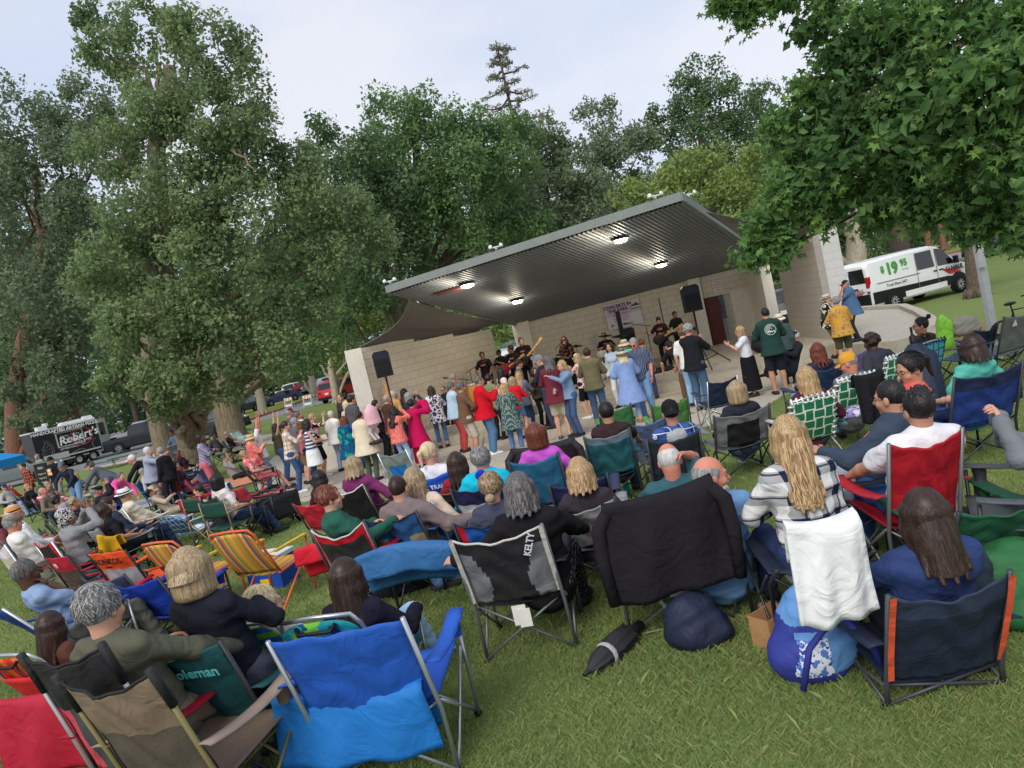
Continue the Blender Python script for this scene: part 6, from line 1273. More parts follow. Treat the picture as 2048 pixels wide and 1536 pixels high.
P_('older man in a dark cap and black jacket sitting on the stage edge',1598,662,15.6,100,H=1.7,z0=.3,pose='ground',rec=30,hair=('short','wht'),beard='wht',hat=('cap',(36,60,56)),top=((42,46,54),'l',.02,1.2,'hood'),bot=('pants',(40,42,50)),arms='mid',skin='r')
# ---- standing near trees and trailer ----
P_('man in a blue grey jumper leaning by the split trunks',342,858,26.5,150,hair=('short','blk'),hat=('beanie',(40,42,46)),skin='b',top=((88,104,124),'l',.12),bot=J(DB),arms='mid',glasses='sun')
P_('woman in a pink vest and pink trousers with navy striped sleeves',398,867,18.4,-80,f=True,hair=('braids','blk'),skin='d',top=(cloth((66,56,110),'hstripes',(206,200,220),None,2.),'l',.08),bot=('pants',(226,112,120)),arms='fold,fold',look=(0,15),extra=lambda r,q:None)
P_('man in a red plaid shirt beside the blue canopy',44,926,26,150,hair=('short','dbr'),top=(cloth((150,40,44),'plaid',(60,24,30),(220,180,120),1.),'l',.14),bot=J((52,50,60)))
P_('man in a black printed tee standing before the trailer',99,913,26,160,hair=('short','blk'),hat=('cap',(36,36,38)),top=((36,36,40),'s',.1),bot=('pants',(150,146,140)),fat=.15,extra=lambda r,q:MB().box(q['P']+q['T']*.28+q['F']*.19,(.2,.03,.24)).build('shirt_print',mat((222,150,60),.7,'splash',(232,220,190),(200,60,40),2.),r))
P_('man in a grey shirt by the chalkboard sign',73,908,34,160,hair=('short','gry'),top=((150,150,152),'s',.1),bot=J(DB))
P_('man in navy hoodie and faded cap bent over looking down',121,937,21,175,pose='bend',bend=30,H=1.8,hair=('short','dbr'),hat=('cap',(104,112,128)),top=((46,52,68),'l'),bot=J(LB),arms='reach')
P_('man in grey sweatshirt and dark cap bending toward the seats',172,922,20,95,pose='bend',bend=48,H=1.8,hair=('short','slt'),hat=('cap',(60,52,54)),top=((98,100,108),'l'),bot=J((52,62,92)),arms='reach',fat=.2)
P_('man in a black jacket and pale pink cap bending forward',256,913,18.5,95,pose='bend',bend=46,H=1.78,hair=('short','wht'),hat=('cap',(232,206,196)),top=((38,36,40),'l'),bot=('pants',(40,40,46)),arms='reach',skin='r')
P_('white haired man in a pale lavender jacket with his back turned',293,893,18.2,-80,hair=('short','wht'),top=((160,166,186),'l',.12,1.15),bot=('pants',(150,146,136)),arms='mid,shoulder',fat=.15)
P_('grey haired person in a black jacket with red scarf',318,893,17.6,60,f=True,hair=('short','gry'),top=((36,36,40),'l',.1),bot=('pants',(40,40,44)),extra=lambda r,q:MB().ell(q['nb']+q['F']*.06-q['T']*.03,(.08,.05,.07)).build('scarf',cloth((190,36,44)),r))
P_('person in a hooded pink jacket bending with grey hair',246,949,16.8,-110,pose='bend',bend=58,H=1.6,f=True,hair=('short','slt'),top=((232,92,158),'l',.02,1.1,'hood'),bot=J(DB),arms='reach')
# ---- seated, left side ----
def Q(c,**k): return (quad,k.pop('lb'),dict(col=c,**k))
def sit(label,u,v,**k): k.setdefault('pose','sit'); return put(label,u,v,**k)
sit('woman in a black top seated with hand on chest by the split trunk',452,862,f=True,hair=('short','gry'),top=((34,34,38),'s'),bot=('shorts',(190,180,160)),arms='fold,rest',skin='r',dy=40,ch=Q((70,84,116),lb='blue grey folding chair behind the split oak trunk'))
sit('person in a dark hooded sweatshirt seated left of the black top woman',422,866,hair=('short','dbr'),hat=('cap',(60,56,54)),top=((74,74,74),'l',.02,1.1,'hood'),bot=('shorts',(128,132,110)),skin='t',ch=Q((48,48,52),lb='dark folding chair under the dark hooded person'))
sit('grey haired woman in a grey jumper resting on the grass with legs out',438,911,pose='ground',legs='out',rec=25,f=True,hair=('short','slt'),top=((150,150,148),'l'),bot=('pants',(44,44,46)),arms='down,face',yaw=-80)
sit('blonde woman in black and white plaid seated on a green chair',150,945,f=True,hair=('med','bl'),top=(cloth((60,60,62),'plaid',(186,186,182),(30,30,32),1.),'l'),bot=J((190,190,186)),arms='mid',legs='cross',ch=Q((80,180,84),lb='bright green folding chair behind the plaid jacket woman'))
sit('man in grey jacket and blue shirt seated facing the stage',316,912,hair=('buzz','gry'),top=((110,124,146),'l'),bot=J((96,110,134)),skin='r',arms='lap',dy=60,ch=Q((176,178,178),lb='white and grey folding chair left of the big oak trunk',name='lawn_chair'))
sit('person in a dark maroon jacket half behind the big oak',348,922,f=True,hair=('short','blk'),top=((58,44,52),'l'),bot=J((52,60,86)),ch=Q((186,36,56),lb='crimson folding chair just left of the oak trunk'))
sit('older man in a flat black cap and black jacket seated clapping',191,970,hair=('short','gry'),hat=('flat',(40,40,44)),top=((40,42,46),'l',.02,1.15),bot=('pants',(48,52,70)),arms='clapup',skin='r',rec=24,ch=Q((140,144,134),lb='grey green folding chair of the flat black cap man'))
sit('man in a white fedora and cream shirt reclining',246,974,hair=('short','slt'),hat=('fedora',(238,236,230),(34,34,36)),top=((226,216,194),'l'),bot=('pants',(36,36,42)),skin='t',rec=26,arms='lap',legs='out',shoes=(228,226,222),ch=Q((216,206,184),lb='cream and navy folding chair of the white fedora man',frame=ALU))
sit('person in a cream cap lying on a blanket propped on one arm',290,975,pose='ground',rec=38,legs='out',hair=('short','dbr'),hat=('cap',(226,200,170)),top=((206,184,166),'l'),bot=('pants',(206,190,170)),skin='t',yaw=-75,arms='mid')
sit('woman in a dark red plaid shirt stretched out on the blanket',303,958,pose='ground',rec=42,legs='out',f=True,hair=('long','dbr'),top=(cloth((120,30,44),'plaid',(36,24,32),None,1.),'l'),bot=J((96,116,148)),yaw=-80,skin='t',arms='mid')
sit('woman with wavy brown hair in a black vest resting on one arm',350,934,pose='ground',rec=15,f=True,hair=('wavy','aub'),top=((44,40,42),'l'),bot=J((92,112,146)),arms='mid,fwd',yaw=-70,skin='t')
sit('woman with dark bobbed hair sitting under a pale blue towel',431,945,f=True,hair=('bob','blk'),top=((222,210,206),'s'),bot=J(DB),ch=Q((58,56,60),lb='folding chair covered by the pale blue towel'))
sit('man in a green cap wrapped in a stars and stripes blanket',78,970,hair=('short','slt'),hat=('cap',(46,120,76)),beard='slt',top=(cloth((226,204,208),'hstripes',(206,96,112),None,.9),'l'),bot=('pants',(206,206,212)),arms='rest,rest',skin='r',rec=24,ch=Q((188,40,60),lb='red folding chair of the stars and stripes blanket man',frame=ALU))
sit('man with curly black hair seated beside the flag blanket',112,990,hair=('curly','blk'),top=((52,66,98),'s'),bot=J((60,76,110)),skin='t',ch=Q((58,74,86),lb='slate folding chair beside the flag blanket'))
sit('woman with curly ash blonde hair leaning forward',146,992,f=True,hair=('curly','ash'),top=(cloth((36,34,38),'dots',(190,150,140),None,1.2),'l'),bot=('pants',BK),rec=-12,skin='r',arms='fwdd',ch=Q((44,46,52),lb='black low chair of the curly blonde woman'))
sit('person with short grey curls wearing black beside the curly blonde',128,1004,f=True,hair=('curly','gry'),top=((44,46,58),'l'),bot=('pants',BK),rec=0,ch=Q((70,72,76),lb='charcoal chair hidden between the grey curls and headscarf'))
sit('person in an orange straw hat and white shirt at the left',24,1008,D=10.2,hair=('short','wht'),hat=('fedora',(212,150,86)),top=((234,232,228),'l'),bot=J((110,142,176)),skin='r',rec=20,ch=Q((60,72,86),lb='slate blue chair of the orange straw hat person',frame=ALU))
sit('man in a grey flat cap and white long sleeve shirt',20,1027,D=9.6,hair=('short','gry'),hat=('flat',(128,116,104)),top=((226,224,218),'l',.02,1.1),bot=('pants',(96,98,84)),skin='r',rec=20,arms='rest,lap',ch=(quad,'beige and white chair with crimson trim behind the flat cap man',dict(mats=[(206,196,176),(226,216,226),(196,40,70)],mf=lambda u,v:1 if v>.72 else 0,frame=ALU,armc=(190,30,60),pipe=(190,30,60))))
sit('person in an animal print headscarf and grey sweater clapping',128,1012,D=9.2,f=True,hair=('short','slt'),hat=('wrap',(220,216,210)),glasses=True,skin='b',top=((142,142,144),'l',.02,1.1),bot=('pants',(40,40,46)),arms='clapup,clapup',rec=8,ch=(quad,'tall black backed chair with crimson armrests',dict(mats=[(38,36,38),(196,34,58)],mf=lambda u,v:1 if abs(u)>.72 or v<.15 else 0,frame=ALU,armc=(176,24,52),pipe=(196,50,70),hb=1.0)))
sit('woman with long dark hair in black looking up with head back',204,1002,f=True,hair=('long','dbr'),top=((34,34,38),'s'),bot=('pants',BK),look=(0,30),skin='t',ch=Q((150,152,156),lb='grey chair of the woman looking up'))
sit('person in a navy jumper reclining in front of the flat black cap man',170,992,hair=('buzz','slt'),top=((48,56,86),'l'),bot=J((60,72,104)),rec=34,ch=Q((54,66,84),lb='blue grey reclining chair with thin light frame'))
sit('blonde woman in a black coat seated near the chalkboard',53,967,f=True,hair=('short','bl'),top=((44,42,46),'l'),bot=('pants',BK),ch=Q((66,72,62),lb='wide dark olive chair at the far left'))
sit('person in a navy cap and grey jacket at the left edge',7,968,hair=('short','gry'),hat=('cap',(48,58,92)),top=((176,172,166),'l'),bot=J(LB),skin='r',ch=Q((70,74,80),lb='grey chair cut by the left edge of the photo'))
sit('blonde person in an olive coat beside the flag blanket man',94,962,f=True,hair=('short','ash'),top=((98,92,80),'l'),bot=J((180,180,176)),arms='lap',ch=Q((76,78,70),lb='dark grey chair of the olive coat person'))
sit('bald man in a tan shirt looking up beside the olive coat person',84,974,hair=('ring','gry'),top=((128,112,96),'l'),bot=J(DB),look=(0,20),skin='r',ch=Q((84,84,88),lb='grey chair of the bald man in tan'))
sit('bearded grey haired man in a pale blue shirt and glasses reclining',44,1114,hair=('buzz','slt'),skin='d',glasses=True,top=((140,164,196),'s'),bot=('pants',(110,108,96)),rec=32,arms='rest,face',dy=-18,ch=(quad,'royal blue chair of the man in the pale blue shirt',dict(col=(34,64,140),frame=ALU,lean=.36)))
sit('dark haired person at the far left edge of the row',-6,1030,f=True,hair=('med','dbr'),top=((120,60,70),'l'),bot=J(DB))
# ---- near rows, left and centre ----
sit('woman with an ash blonde bob in a black jacket turned left',372,1086,D=3.75,f=True,hair=('bob','ash'),top=((36,38,46),'l',.02,1.05),bot=J((70,70,80)),look=(62,-4),arms='mid',sh=.36,ch=(quad,'teal folding chair under the black jacket woman',dict(mats=[(28,88,92),(40,120,124)],mf=lambda u,v:1 if v>.8 else 0,text=[('Coleman',.09,.25,.78,0,2)],frame=STL,hb=.72,sh=.3) if False else dict(mats=[nylon((34,84,86)),nylon((30,76,80)),mat((90,190,190),.6,bump=0)],mf=lambda u,v:1 if v<.5 else 0,text=[('Coleman',.085,.3,.8,0,2)],hb=.9,sh=.36,w=.27)))
sit('grey haired man in an olive shirt seen from behind at the left',186,1160,D=3.4,hair=('short','gry'),top=(cloth((96,96,80)),'l',.02,1.12),bot=('pants',(128,112,96)),arms='mid,rest',sh=.36,legs='n',ch=(quad,'black, grey and crimson high back chair with steel posts',dict(mats=[nylon((44,43,45)),nylon((74,76,80)),nylon((212,78,92))],mf=lambda u,v:0 if v>.58 else (2 if abs(u)>.55 else 1),frame=ALU,hb=1.1,w=.23,armc=(150,22,44),caps=(44,42,44),pipe=(30,30,32))))
sit('dark haired woman low at the left edge behind the orange chair',62,1232,f=True,hair=('long','dbr'),top=((90,60,50),'l'),bot=J(DB),pose='ground')
sit('woman with a blonde ponytail looking right',517,1172,D=4.15,f=True,hair=('pony','plat'),look=(-40,0),top=((206,180,170),'s'),bot=J(LB),sh=.24)
at(beach,'blue and green striped aluminium beach chair',478,1243,.8,m=nylon((24,96,150),'hstripes',(110,176,60),None,.9),strapc=(40,60,100),sh=.24,w=.24,yaw=-4)
sit('woman with long dark brown hair in a navy jacket and pale jeans',684,1114,D=4.25,f=True,hair=('vlong','dbr'),top=((36,34,50),'l',.02,1.08),bot=J((150,182,222)),arms='lap,fwdd',sh=.24,rec=10,ch=(beach,'green and turquoise palm print beach chair',dict(m=nylon((30,150,160),'camo',(120,196,70),(30,70,110),1.),strapc=(40,56,96),hb=.78,sh=.22,w=.24)))
sit('woman with red shaved-side hair in a green hoodie looking right',652,966,D=6.2,f=True,hair=('short','red'),top=((44,92,76),'l',.02,1.12,'hood'),bot=J((88,116,158)),arms='mid,fwdd',yaw=-62,look=(-8,4),fat=.12,ch=(quad,'red camp chair with black mesh back and slanted corners',dict(mats=[nylon((200,28,44)),mat((44,46,46),.8,'mottle',(58,60,58),(34,34,34),9.,alpha=.93)],mf=lambda u,v:0 if (v>.82 or abs(u)>.9 or v<.1) else 1,pipe=(200,190,186),dip=.1,dy=48)))
sit('woman with grey blonde hair in a plum sweater',702,908,D=8.4,f=True,hair=('med','ash'),top=((122,50,98),'l',.02,1.12),bot=('pants',BK),arms='lap,side',fat=.1,ch=(quad,'black folding chair with white piping behind the plum sweater',dict(col=(30,30,33),pipe=(220,216,214),dip=.08)))
sit('man with a thinning crown in a taupe hooded sweatshirt',790,946,D=6.4,hair=('buzz','dbr'),top=((128,112,112),'l',.02,1.16,'hood'),bot=J((96,124,168)),arms='lap,side',fat=.15,ch=(quad,'steel blue and tan chair of the taupe hoodie man',dict(mats=[nylon((52,100,152)),nylon((168,146,116))],mf=lambda u,v:1 if (v<.5 and abs(u)>.45) else 0,pipe=(30,36,48))))
sit('woman with wavy ash blonde hair in a cream puffer vest',822,930,D=6.7,f=True,hair=('wavy','ash'),top=((234,208,184),'l',.02,1.1),bot=J(DB),ch=(quad,'bright blue chair with a cup holder arm',dict(col=(26,96,186),frame=ALU)))
sit('blonde woman with a low ponytail behind the lettered blue chair',852,880,D=7.6,f=True,hair=('pony','plat'),top=((226,224,230),'s'),bot=J(DB),look=(-30,0),ch=(quad,'royal blue chair with white mountain logo and lettering',dict(mats=[nylon((28,84,186)),mat((226,232,240),.6,bump=0)],text=[('OZARK TRAIL',.066,.12,.8,0,1),('▲',.1,-.6,.78,0,1)],w=.32,frame=ALU)))
sit('woman with long straight dark brown hair and red collar',908,899,D=7.2,f=True,hair=('vlong','dbr'),top=((150,40,52),'l'),bot=J(DB),ch=(quad,'wide brown and black bench chair with copper trim',dict(mats=[nylon((74,64,58)),nylon((38,33,32)),nylon((92,58,38))],mf=lambda u,v:0 if v>.72 else (2 if v<.25 else 1),w=.42,text=None,pipe=(150,96,60))))
sit('grey haired man in a bright turquoise jacket',956,890,D=6.8,hair=('short','gry'),top=((30,186,214),'l',.02,1.15),bot=('pants',(90,90,96)),skin='r',fat=.2,ch=(quad,'navy and white camp chair of the turquoise jacket man',dict(mats=[nylon((36,40,80)),nylon((196,200,206))],mf=lambda u,v:1 if (v<.6 and u<.2) else 0)))
sit('woman with a grey brown bun and navy shawl',974,938,D=5.5,f=True,hair=('bun','ash',-.06),top=((72,74,92),'l',.02,1.12),bot=J(DB),extra=lambda r,q:MB().ell(q['hp'](-.05,-.04,.14),(.035,.03,.03)).ell(q['hp'](-.08,-.03,.12),(.025,.02,.03)).build('hair_flower',cloth((40,60,180)),r),ch=(quad,'blue camp chair with a red side panel',dict(mats=[nylon((34,92,176)),nylon((206,34,54))],mf=lambda u,v:1 if u<-.72 else 0,pipe=(30,34,60))))
sit('woman with shaggy grey and black hair in a black scoop top',1030,938,D=4.55,f=True,hair=('med','slt'),top=((34,31,34),'l',.02,1.12),bot=(cloth((36,32,36),'dots',(150,140,140),None,4.),'x') if False else ('pants',cloth((36,32,36),'dots',(150,140,140),None,4.)),arms='side,rest',fat=.2,ch=(quad,'black and grey high back chair with pale side straps and white lettering',dict(mats=[nylon((46,45,48)),nylon((126,128,132)),mat((232,232,232),.6,bump=0)],mf=lambda u,v:1 if (abs(u)>.42+.5*abs(v-.3) and v<.82) else 0,text=[('KELTY',.062,.66,.83,68,2)],straps=(206,200,190),pipe=(196,192,184),frame=GRYM,w=.29,tagc=True,dx=-.17)))
sit('woman with dark plum hair in a violet top',1066,841,D=7.2,f=True,hair=('bob','aub'),top=((196,90,196),'s'),bot=J(DB),ch=(quad,'teal blue chair with a black puffer coat over it',dict(col=(48,104,138))))
sit('child-sized blonde woman with straight hair behind the pale grey chair',1152,909,D=5.4,f=True,hair=('med','bl'),top=((60,54,60),'l'),bot=('pants',BK),ch=(quad,'pale grey camp chair left of the black sweatshirt chair',dict(mats=[nylon((150,150,150)),nylon((128,128,130))],mf=lambda u,v:0 if v>.75 else 1,w=.27)))
sit('man with glossy black hair in a dark brown tee',1208,800,D=8.0,hair=('short','blk'),skin='t',top=((60,44,46),'s',.02,1.1),bot=J(DB),look=(5,0),arms='lap,rest',ch=(quad,'teal chair with a grey head band',dict(mats=[nylon((44,100,112)),nylon((112,128,140))],mf=lambda u,v:1 if v>.8 else 0)))
sit('man in a black cap and blue plaid shirt with grey hood',1335,796,D=7.0,hair=('buzz','blk'),hat=('cap',(34,34,36),'back'),skin='t',top=(cloth((60,92,156),'plaid',(30,42,84),(206,216,232),.9),'l',.02,1.12,'x'),bot=J((60,70,92)),arms='lap,lap',legs='cross',extra=lambda r,q:MB().ell(q['nb']-q['F']*.07-q['T']*.06,(.12,.06,.09)).ell(q['nb']+q['F']*.0-q['T']*.035,(.11,.08,.04)).build('hood',cloth((170,172,172)),r,True),ch=(quad,'dark folding chair under the blue plaid man',dict(col=(44,50,58))))
sit('bald man with both hands raised to his ears',1330,880,D=5.1,hair=('ring','wht'),skin='r',top=((56,96,104),'s'),bot=J((60,92,130)),arms='rest,head',look=(0,-20),ch=(quad,'grey camp chair behind the bald man with raised hands',dict(mats=[nylon((150,150,152)),nylon((124,124,128))],mf=lambda u,v:0 if v>.7 else 1,w=.31)))
sit('bald grey bearded man in a blue tee smiling to the right',1404,906,D=4.35,hair=('ring','gry'),skin='r',beard='wht',top=((112,150,194),'s',.02,1.12),bot=('pants',(70,72,80)),look=(-80,-2),arms='lap,rest',fat=.15)
SWC,swl,swy=at(quad,'steel framed camp chair with a black sweatshirt over it',1312,990,.93,yaw=-8,col=(56,56,60),frame=GRYM,w=.33,tagc=True)
MB().lathe([(.03,-.16),(.055,-.1),(.062,.03)],0,14,XF((.42,.02,.5))).build('mesh_pocket',nylon((62,62,66)),SWC,True)
MB().grid(np.array([[(-.18,-.26,z_),(-.15,-.26,z_)] if False else [(x_,-.27,z_),(x_+.028,-.275,z_)] for x_,z_ in((-.2,.36),(-.12,.22),(-.06,.1),(-.1,.05),(-.2,.045),(-.27,.04))])).build('loose_strap',nylon((196,190,178)),SWC,True)
sit('woman with long wavy blonde hair in navy and white plaid',1566,823,D=4.0,f=True,hair=('wavy','bl'),top=(cloth((226,224,220),'plaid',(36,46,72),(24,30,52),.82),'l',.02,1.1),bot=J((42,52,84)),sh=.5,rec=2,arms='mid,lap',fat=.08,ch=(quad,'low navy chair beneath the plaid shirt woman',dict(col=(40,46,64),hb=.55,arm=False,sh=.46)))
sit('woman with thick dark hair in a navy hoodie at lower right',1838,976,D=3.1,f=True,hair=('med','dbr'),top=((50,66,112),'l',.02,1.18,'hood'),bot=('pants',(34,36,44)),arms='rest,rest',sh=.36,fat=.1,shoes=(220,220,222),ch=(quad,'navy lounge chair with orange straps and grey legs',dict(mats=[nylon((36,44,62)),nylon((48,58,80))],mf=lambda u,v:1 if v>.75 else 0,frame=mat((78,80,84),.4,bump=0,metal=.3),w=.25,sh=.13,hb=.62,straps=(226,92,60))))
sit('man with spiky black hair in a white shirt',1828,771,D=4.3,hair=('spiky','blk'),skin='t',glasses=True,top=((230,228,232),'s',.02,1.1),bot=J((46,74,124)),arms='rest,rest',fat=.15,ch=(quad,'bright red camp chair with grey steel posts',dict(mats=[nylon((176,28,42)),nylon((150,20,34))],mf=lambda u,v:0,frame=GRYM,w=.215,hb=.96,dx=-.1)))
sit('balding man in a dark slate long sleeve shirt',1772,755,D=4.9,hair=('buzz','blk'),skin='t',glasses=True,top=((62,74,90),'l',.02,1.12),bot=('shorts',(176,180,190)),arms='fwdd,rest',fat=.15,dy=38,ch=(quad,'black low lounge chair with grey piping',dict(mats=[nylon((44,48,54)),nylon((84,90,92))],mf=lambda u,v:1 if v<.6 else 0,pipe=(170,172,170),hb=.78,w=.34)))
sit('woman in a coral hoodie and glasses turned to the left',1812,700,D=5.4,f=True,hair=('pony','blk'),skin='t',glasses=True,top=((228,104,96),'l',.02,1.16,'hood'),bot=J(DB),yaw=50,look=(42,-12),arms='lap',fat=.15)
sit('man in a mustard yellow cap and grey sweater',1693,700,D=8.2,hair=('buzz','gry'),hat=('cap',(222,160,62)),skin='r',top=((112,114,120),'l',.02,1.1),bot=J((128,156,196)),arms='lap,mid',look=(45,-15),ch=(webbed,'green and white webbed chair with a black jacket, man in yellow cap',dict()))
sit('woman with straight blonde hair in a webbed chair',1607,728,D=7.4,f=True,hair=('long','bl'),top=((84,40,56),'l'),bot=J(DB),ch=(webbed,'green and white webbed chair of the straight blonde woman',dict()))
sit('woman with wavy auburn hair near the stage corner',1630,682,f=True,hair=('wavy','aub'),top=((54,58,76),'l'),bot=J(LB),look=(-20,0),ch=(quad,'navy chair with a black bag hung beside it',dict(col=(36,58,88))))
sit('hunched person in a charcoal hoodie by the pad edge',1738,664,D=9.6,hair=('curly','dbr'),top=((62,64,76),'l',.02,1.12,'hood'),bot=('pants',BK),rec=-15,skin='d',ch=(webbed,'green and white webbed chair nearest the curved pad',dict(dy=6)))
sit('woman in profile with glasses, topknot and red collar',1838,631,f=True,hair=('bun','blk',.12),skin='t',glasses=True,top=(cloth((70,62,50),'camo',(40,40,34),(120,104,80),2.),'l'),bot=J(DB),look=(55,0),ch=(webbed,'turquoise webbed chair with dark crossing straps',dict(c1=(92,178,196),c2=(40,66,96))))
sit('woman with dark brown hair in the flag draped chair',1938,664,f=True,hair=('med','dbr'),top=((90,180,160),'s'),bot=J(DB),ch=(quad,'two tone navy chair with a stars and stripes towel',dict(mats=[nylon((38,60,128)),nylon((36,44,78))],mf=lambda u,v:1 if v>.72 else 0,w=.33)))
sit('person with ombre brown hair in a black backed grey chair',1468,757,D=8.0,f=True,hair=('bob','ash'),top=((44,48,58),'l'),bot=J((60,80,104)),legs='cross',shoes=(226,222,226),ch=(quad,'grey camp chair with a black centre panel',dict(mats=[nylon((122,124,126)),nylon((36,36,40))],mf=lambda u,v:1 if (abs(u)<.62 and v<.72) else 0,w=.31)))
sit('black haired child in a dark red jacket near the plaza edge',636,936,f=True,hair=('med','blk'),top=((84,34,44),'l'),bot=J(DB),pose='sit',H=1.45,ch=(quad,'small red and black chair at the plaza edge',dict(col=(196,40,58),hb=.8,w=.26)))
put('person in a grey sweatshirt tapping a phone at the right edge',2118,792,3.9,62,pose='sit',H=1.7,sh=.42,rec=18,hair=('med','dbr'),f=True,top=((118,122,126),'l',.02,1.15),bot=J((64,104,160)),arms='phone,phone',legs='out',ch=(quad,'charcoal recliner at the right edge',dict(col=(84,88,92),lean=.36,w=.31)))
put('woman with a tablet by the low wall at the far left of the shell',679,785,20.6,160,f=True,hair=('short','br'),top=((60,52,56),'l',.1),bot=J(DB))

sit('red haired child in a red top beside the navy cap person',19,969,H=1.4,f=True,hair=('med','red'),top=((196,40,56),'l'),bot=J(DB),ch=Q((58,70,96),lb='small chair of the red haired child at the far left',w=.22))
sit('person in a pink print top lounging behind the straw hat woman',486,900,f=True,hair=('short','ash'),top=(cloth((226,110,120),'splash',(240,190,180),(200,80,96),2.),'s'),bot=('shorts',(226,120,124)),rec=30,ch=Q((40,44,52),lb='dark chair of the pink print lounger'))
sit('person in a dark red jacket lying on the grass by the oak roots',405,968,pose='ground',rec=48,legs='out',hair=('short','dbr'),top=((150,36,56),'l'),bot=J((110,136,170)),yaw=95,arms='mid')
sit('brown haired woman in maroon seated close to the oak trunk',357,900,f=True,hair=('long','aub'),top=((60,38,48),'l'),bot=J(DB),ch=Q((200,204,208),lb='pale framed chair close to the oak trunk',frame=ALU))
sit('person in navy beside the white fedora man with a grey chair',212,992,hair=('short','dbr'),top=((50,56,76),'l'),bot=J(DB),rec=28,ch=Q((120,122,128),lb='grey chair between the headscarf and white fedora'))
sit('older person in a pale sweater behind the hunched pink jacket',284,935,f=True,hair=('short','gry'),top=((176,176,184),'l'),bot=J((92,112,150)),ch=Q((70,110,180),lb='bright blue chair beside the bending black jacket man'))
# ================= empty chairs and loose things =================
at(quad,'steel blue chair with navy piping left of the pale webbed rug',1155,957,.8,col=(40,44,84))
at(quad,'empty green camp chair in front of the brown tee man',1228,812,.86,col=(72,130,84)); at(quad,'empty green camp chair behind the black cap',1338,800,.88,col=(84,138,74)); at(quad,'empty slate blue camp chair with cup holder',1290,838,.84,col=(92,108,146))
at(quad,'empty navy camp chair standing on the concrete',1444,756,.84,col=(36,46,76),frame=ALU)
at(quad,'empty grey and bright blue camp chair beside the plum sweater',783,902,.96,mats=[nylon((132,140,138)),nylon((34,110,186))],mf=lambda u,v:1 if (abs(u)<.6 and v<.62) else 0,frame=ALU)
at(quad,'empty orange lettered camp chair in the left row',212,1102,.9,mats=[nylon((232,84,36)),mat((150,152,156),.8,'mottle',(170,172,176),(120,120,124),8.),mat((26,24,26),.6,bump=0)],mf=lambda u,v:0 if v>.58 else 1,text=[('BRONCOS',.105,-.05,.8,0,2),('DENVER',.03,-.05,.66,0,2)],frame=BLACK,w=.32,dip=.0)
at(quad,'empty crimson camp chair with dark mesh in the left row',112,1112,.9,mats=[nylon((176,28,56)),mat((66,58,52),.8,'mottle',(84,72,62),(44,40,38),8.),mat((220,214,214),.6,bump=0)],mf=lambda u,v:0 if v>.6 else 1,text=[('III',.08,0,.8,12,2)],frame=BLACK,dip=0)
at(beach,'larger rainbow striped padded chair with orange frame',460,1062,.9,m=mat((230,170,60),.75,'multi',None,None,1.,.2,40.,.08),frame=mat((224,104,64),.4,bump=0),sh=.38,arm=(228,190,60),lean=.26)
at(beach,'rainbow striped padded chair behind the ash blonde bob',318,1083,.88,m=mat((230,170,60),.75,'multi',None,None,1.,.2,40.,.08),frame=mat((224,104,64),.4,bump=0),sh=.38,arm=(228,190,60),lean=.26)
at(beach,'blue and white webbed low chair in front of the green chairs',338,1030,.6,m=nylon((52,110,176),'weave',(226,232,236)),sh=.2,dy=20)
at(beach,'green and white striped lawn chair by the split oak',470,862,.9,m=nylon((226,236,230),'stripes',(60,150,110),None,.9),sh=.38,dy=15)
for u,v,l in((380,996,'green director chair, left one of the pair'),(421,1003,'green director chair, right one of the pair')):
    loc,yw=cpos(u,v,.85,None,-.22); director(l,loc,yw+8)
at(quad,'empty red chair beside the black wagon',471,972,.86,col=(188,50,70)); at(quad,'red towel covered chair behind the green director chairs',372,962,.84,col=(206,32,56))
at(quad,'navy low chair covered by a crimson sheet',128,1172,.72,col=(196,28,66),sh=.3); 
at(quad,'royal blue low camp chair with a navy cover in the left row',258,1158,.74,col=(28,58,160),w=.36,sh=.3,hb=.74); at(quad,'slate navy covered chair beside the royal blue one',205,1150,.72,col=(54,66,90),w=.33,sh=.3)
at(quad,'front royal blue camp chair with a towel over its seat',668,1256,.9,mats=[nylon((40,92,190))],frame=ALU,w=.33,hb=.9,yaw=-8,dip=.0)
at(quad,'taupe brown mesh camp chair with tan posts in the front corner',206,1345,1.02,mats=[nylon((132,112,96)),mat((88,80,70),.8,'mottle',(100,90,78),(70,64,56),10.,alpha=.95)],mf=lambda u,v:0 if v>.55 else 1,frame=mat((140,128,84),.4,bump=0,metal=.3),caps=(38,38,40),pipe=(34,32,34),hb=1.02,w=.27,yaw=-20,dip=.07,armc=(150,132,118))
at(beach,'orange and red backpack beach chair at the left edge',30,1300,.72,m=nylon((232,110,40),'stripes',(206,44,44),None,.5),pouch=(214,40,48),strapc=(50,54,70))
at(quad,'teal and navy camp chair piled with a grey towel',1972,652,.84,mats=[nylon((44,78,96)),nylon((36,50,76))],mf=lambda u,v:1 if v>.6 else 0); at(quad,'grey camp chair with a white triangle logo at the right edge',2040,622,.95,mats=[nylon((112,114,112)),mat((226,226,226),.6,bump=0)],text=[('▲',.12,-.5,.8,0,1)],w=.36)
at(quad,'lilac folding chair beside the webbed chairs',1712,700,.82,mats=[nylon((168,136,206))],frame=ALU,w=.26)
at(quad,'dark green padded chair at the right edge',2010,1000,.62,mats=[nylon((44,96,70))],sh=.3,hb=.62)
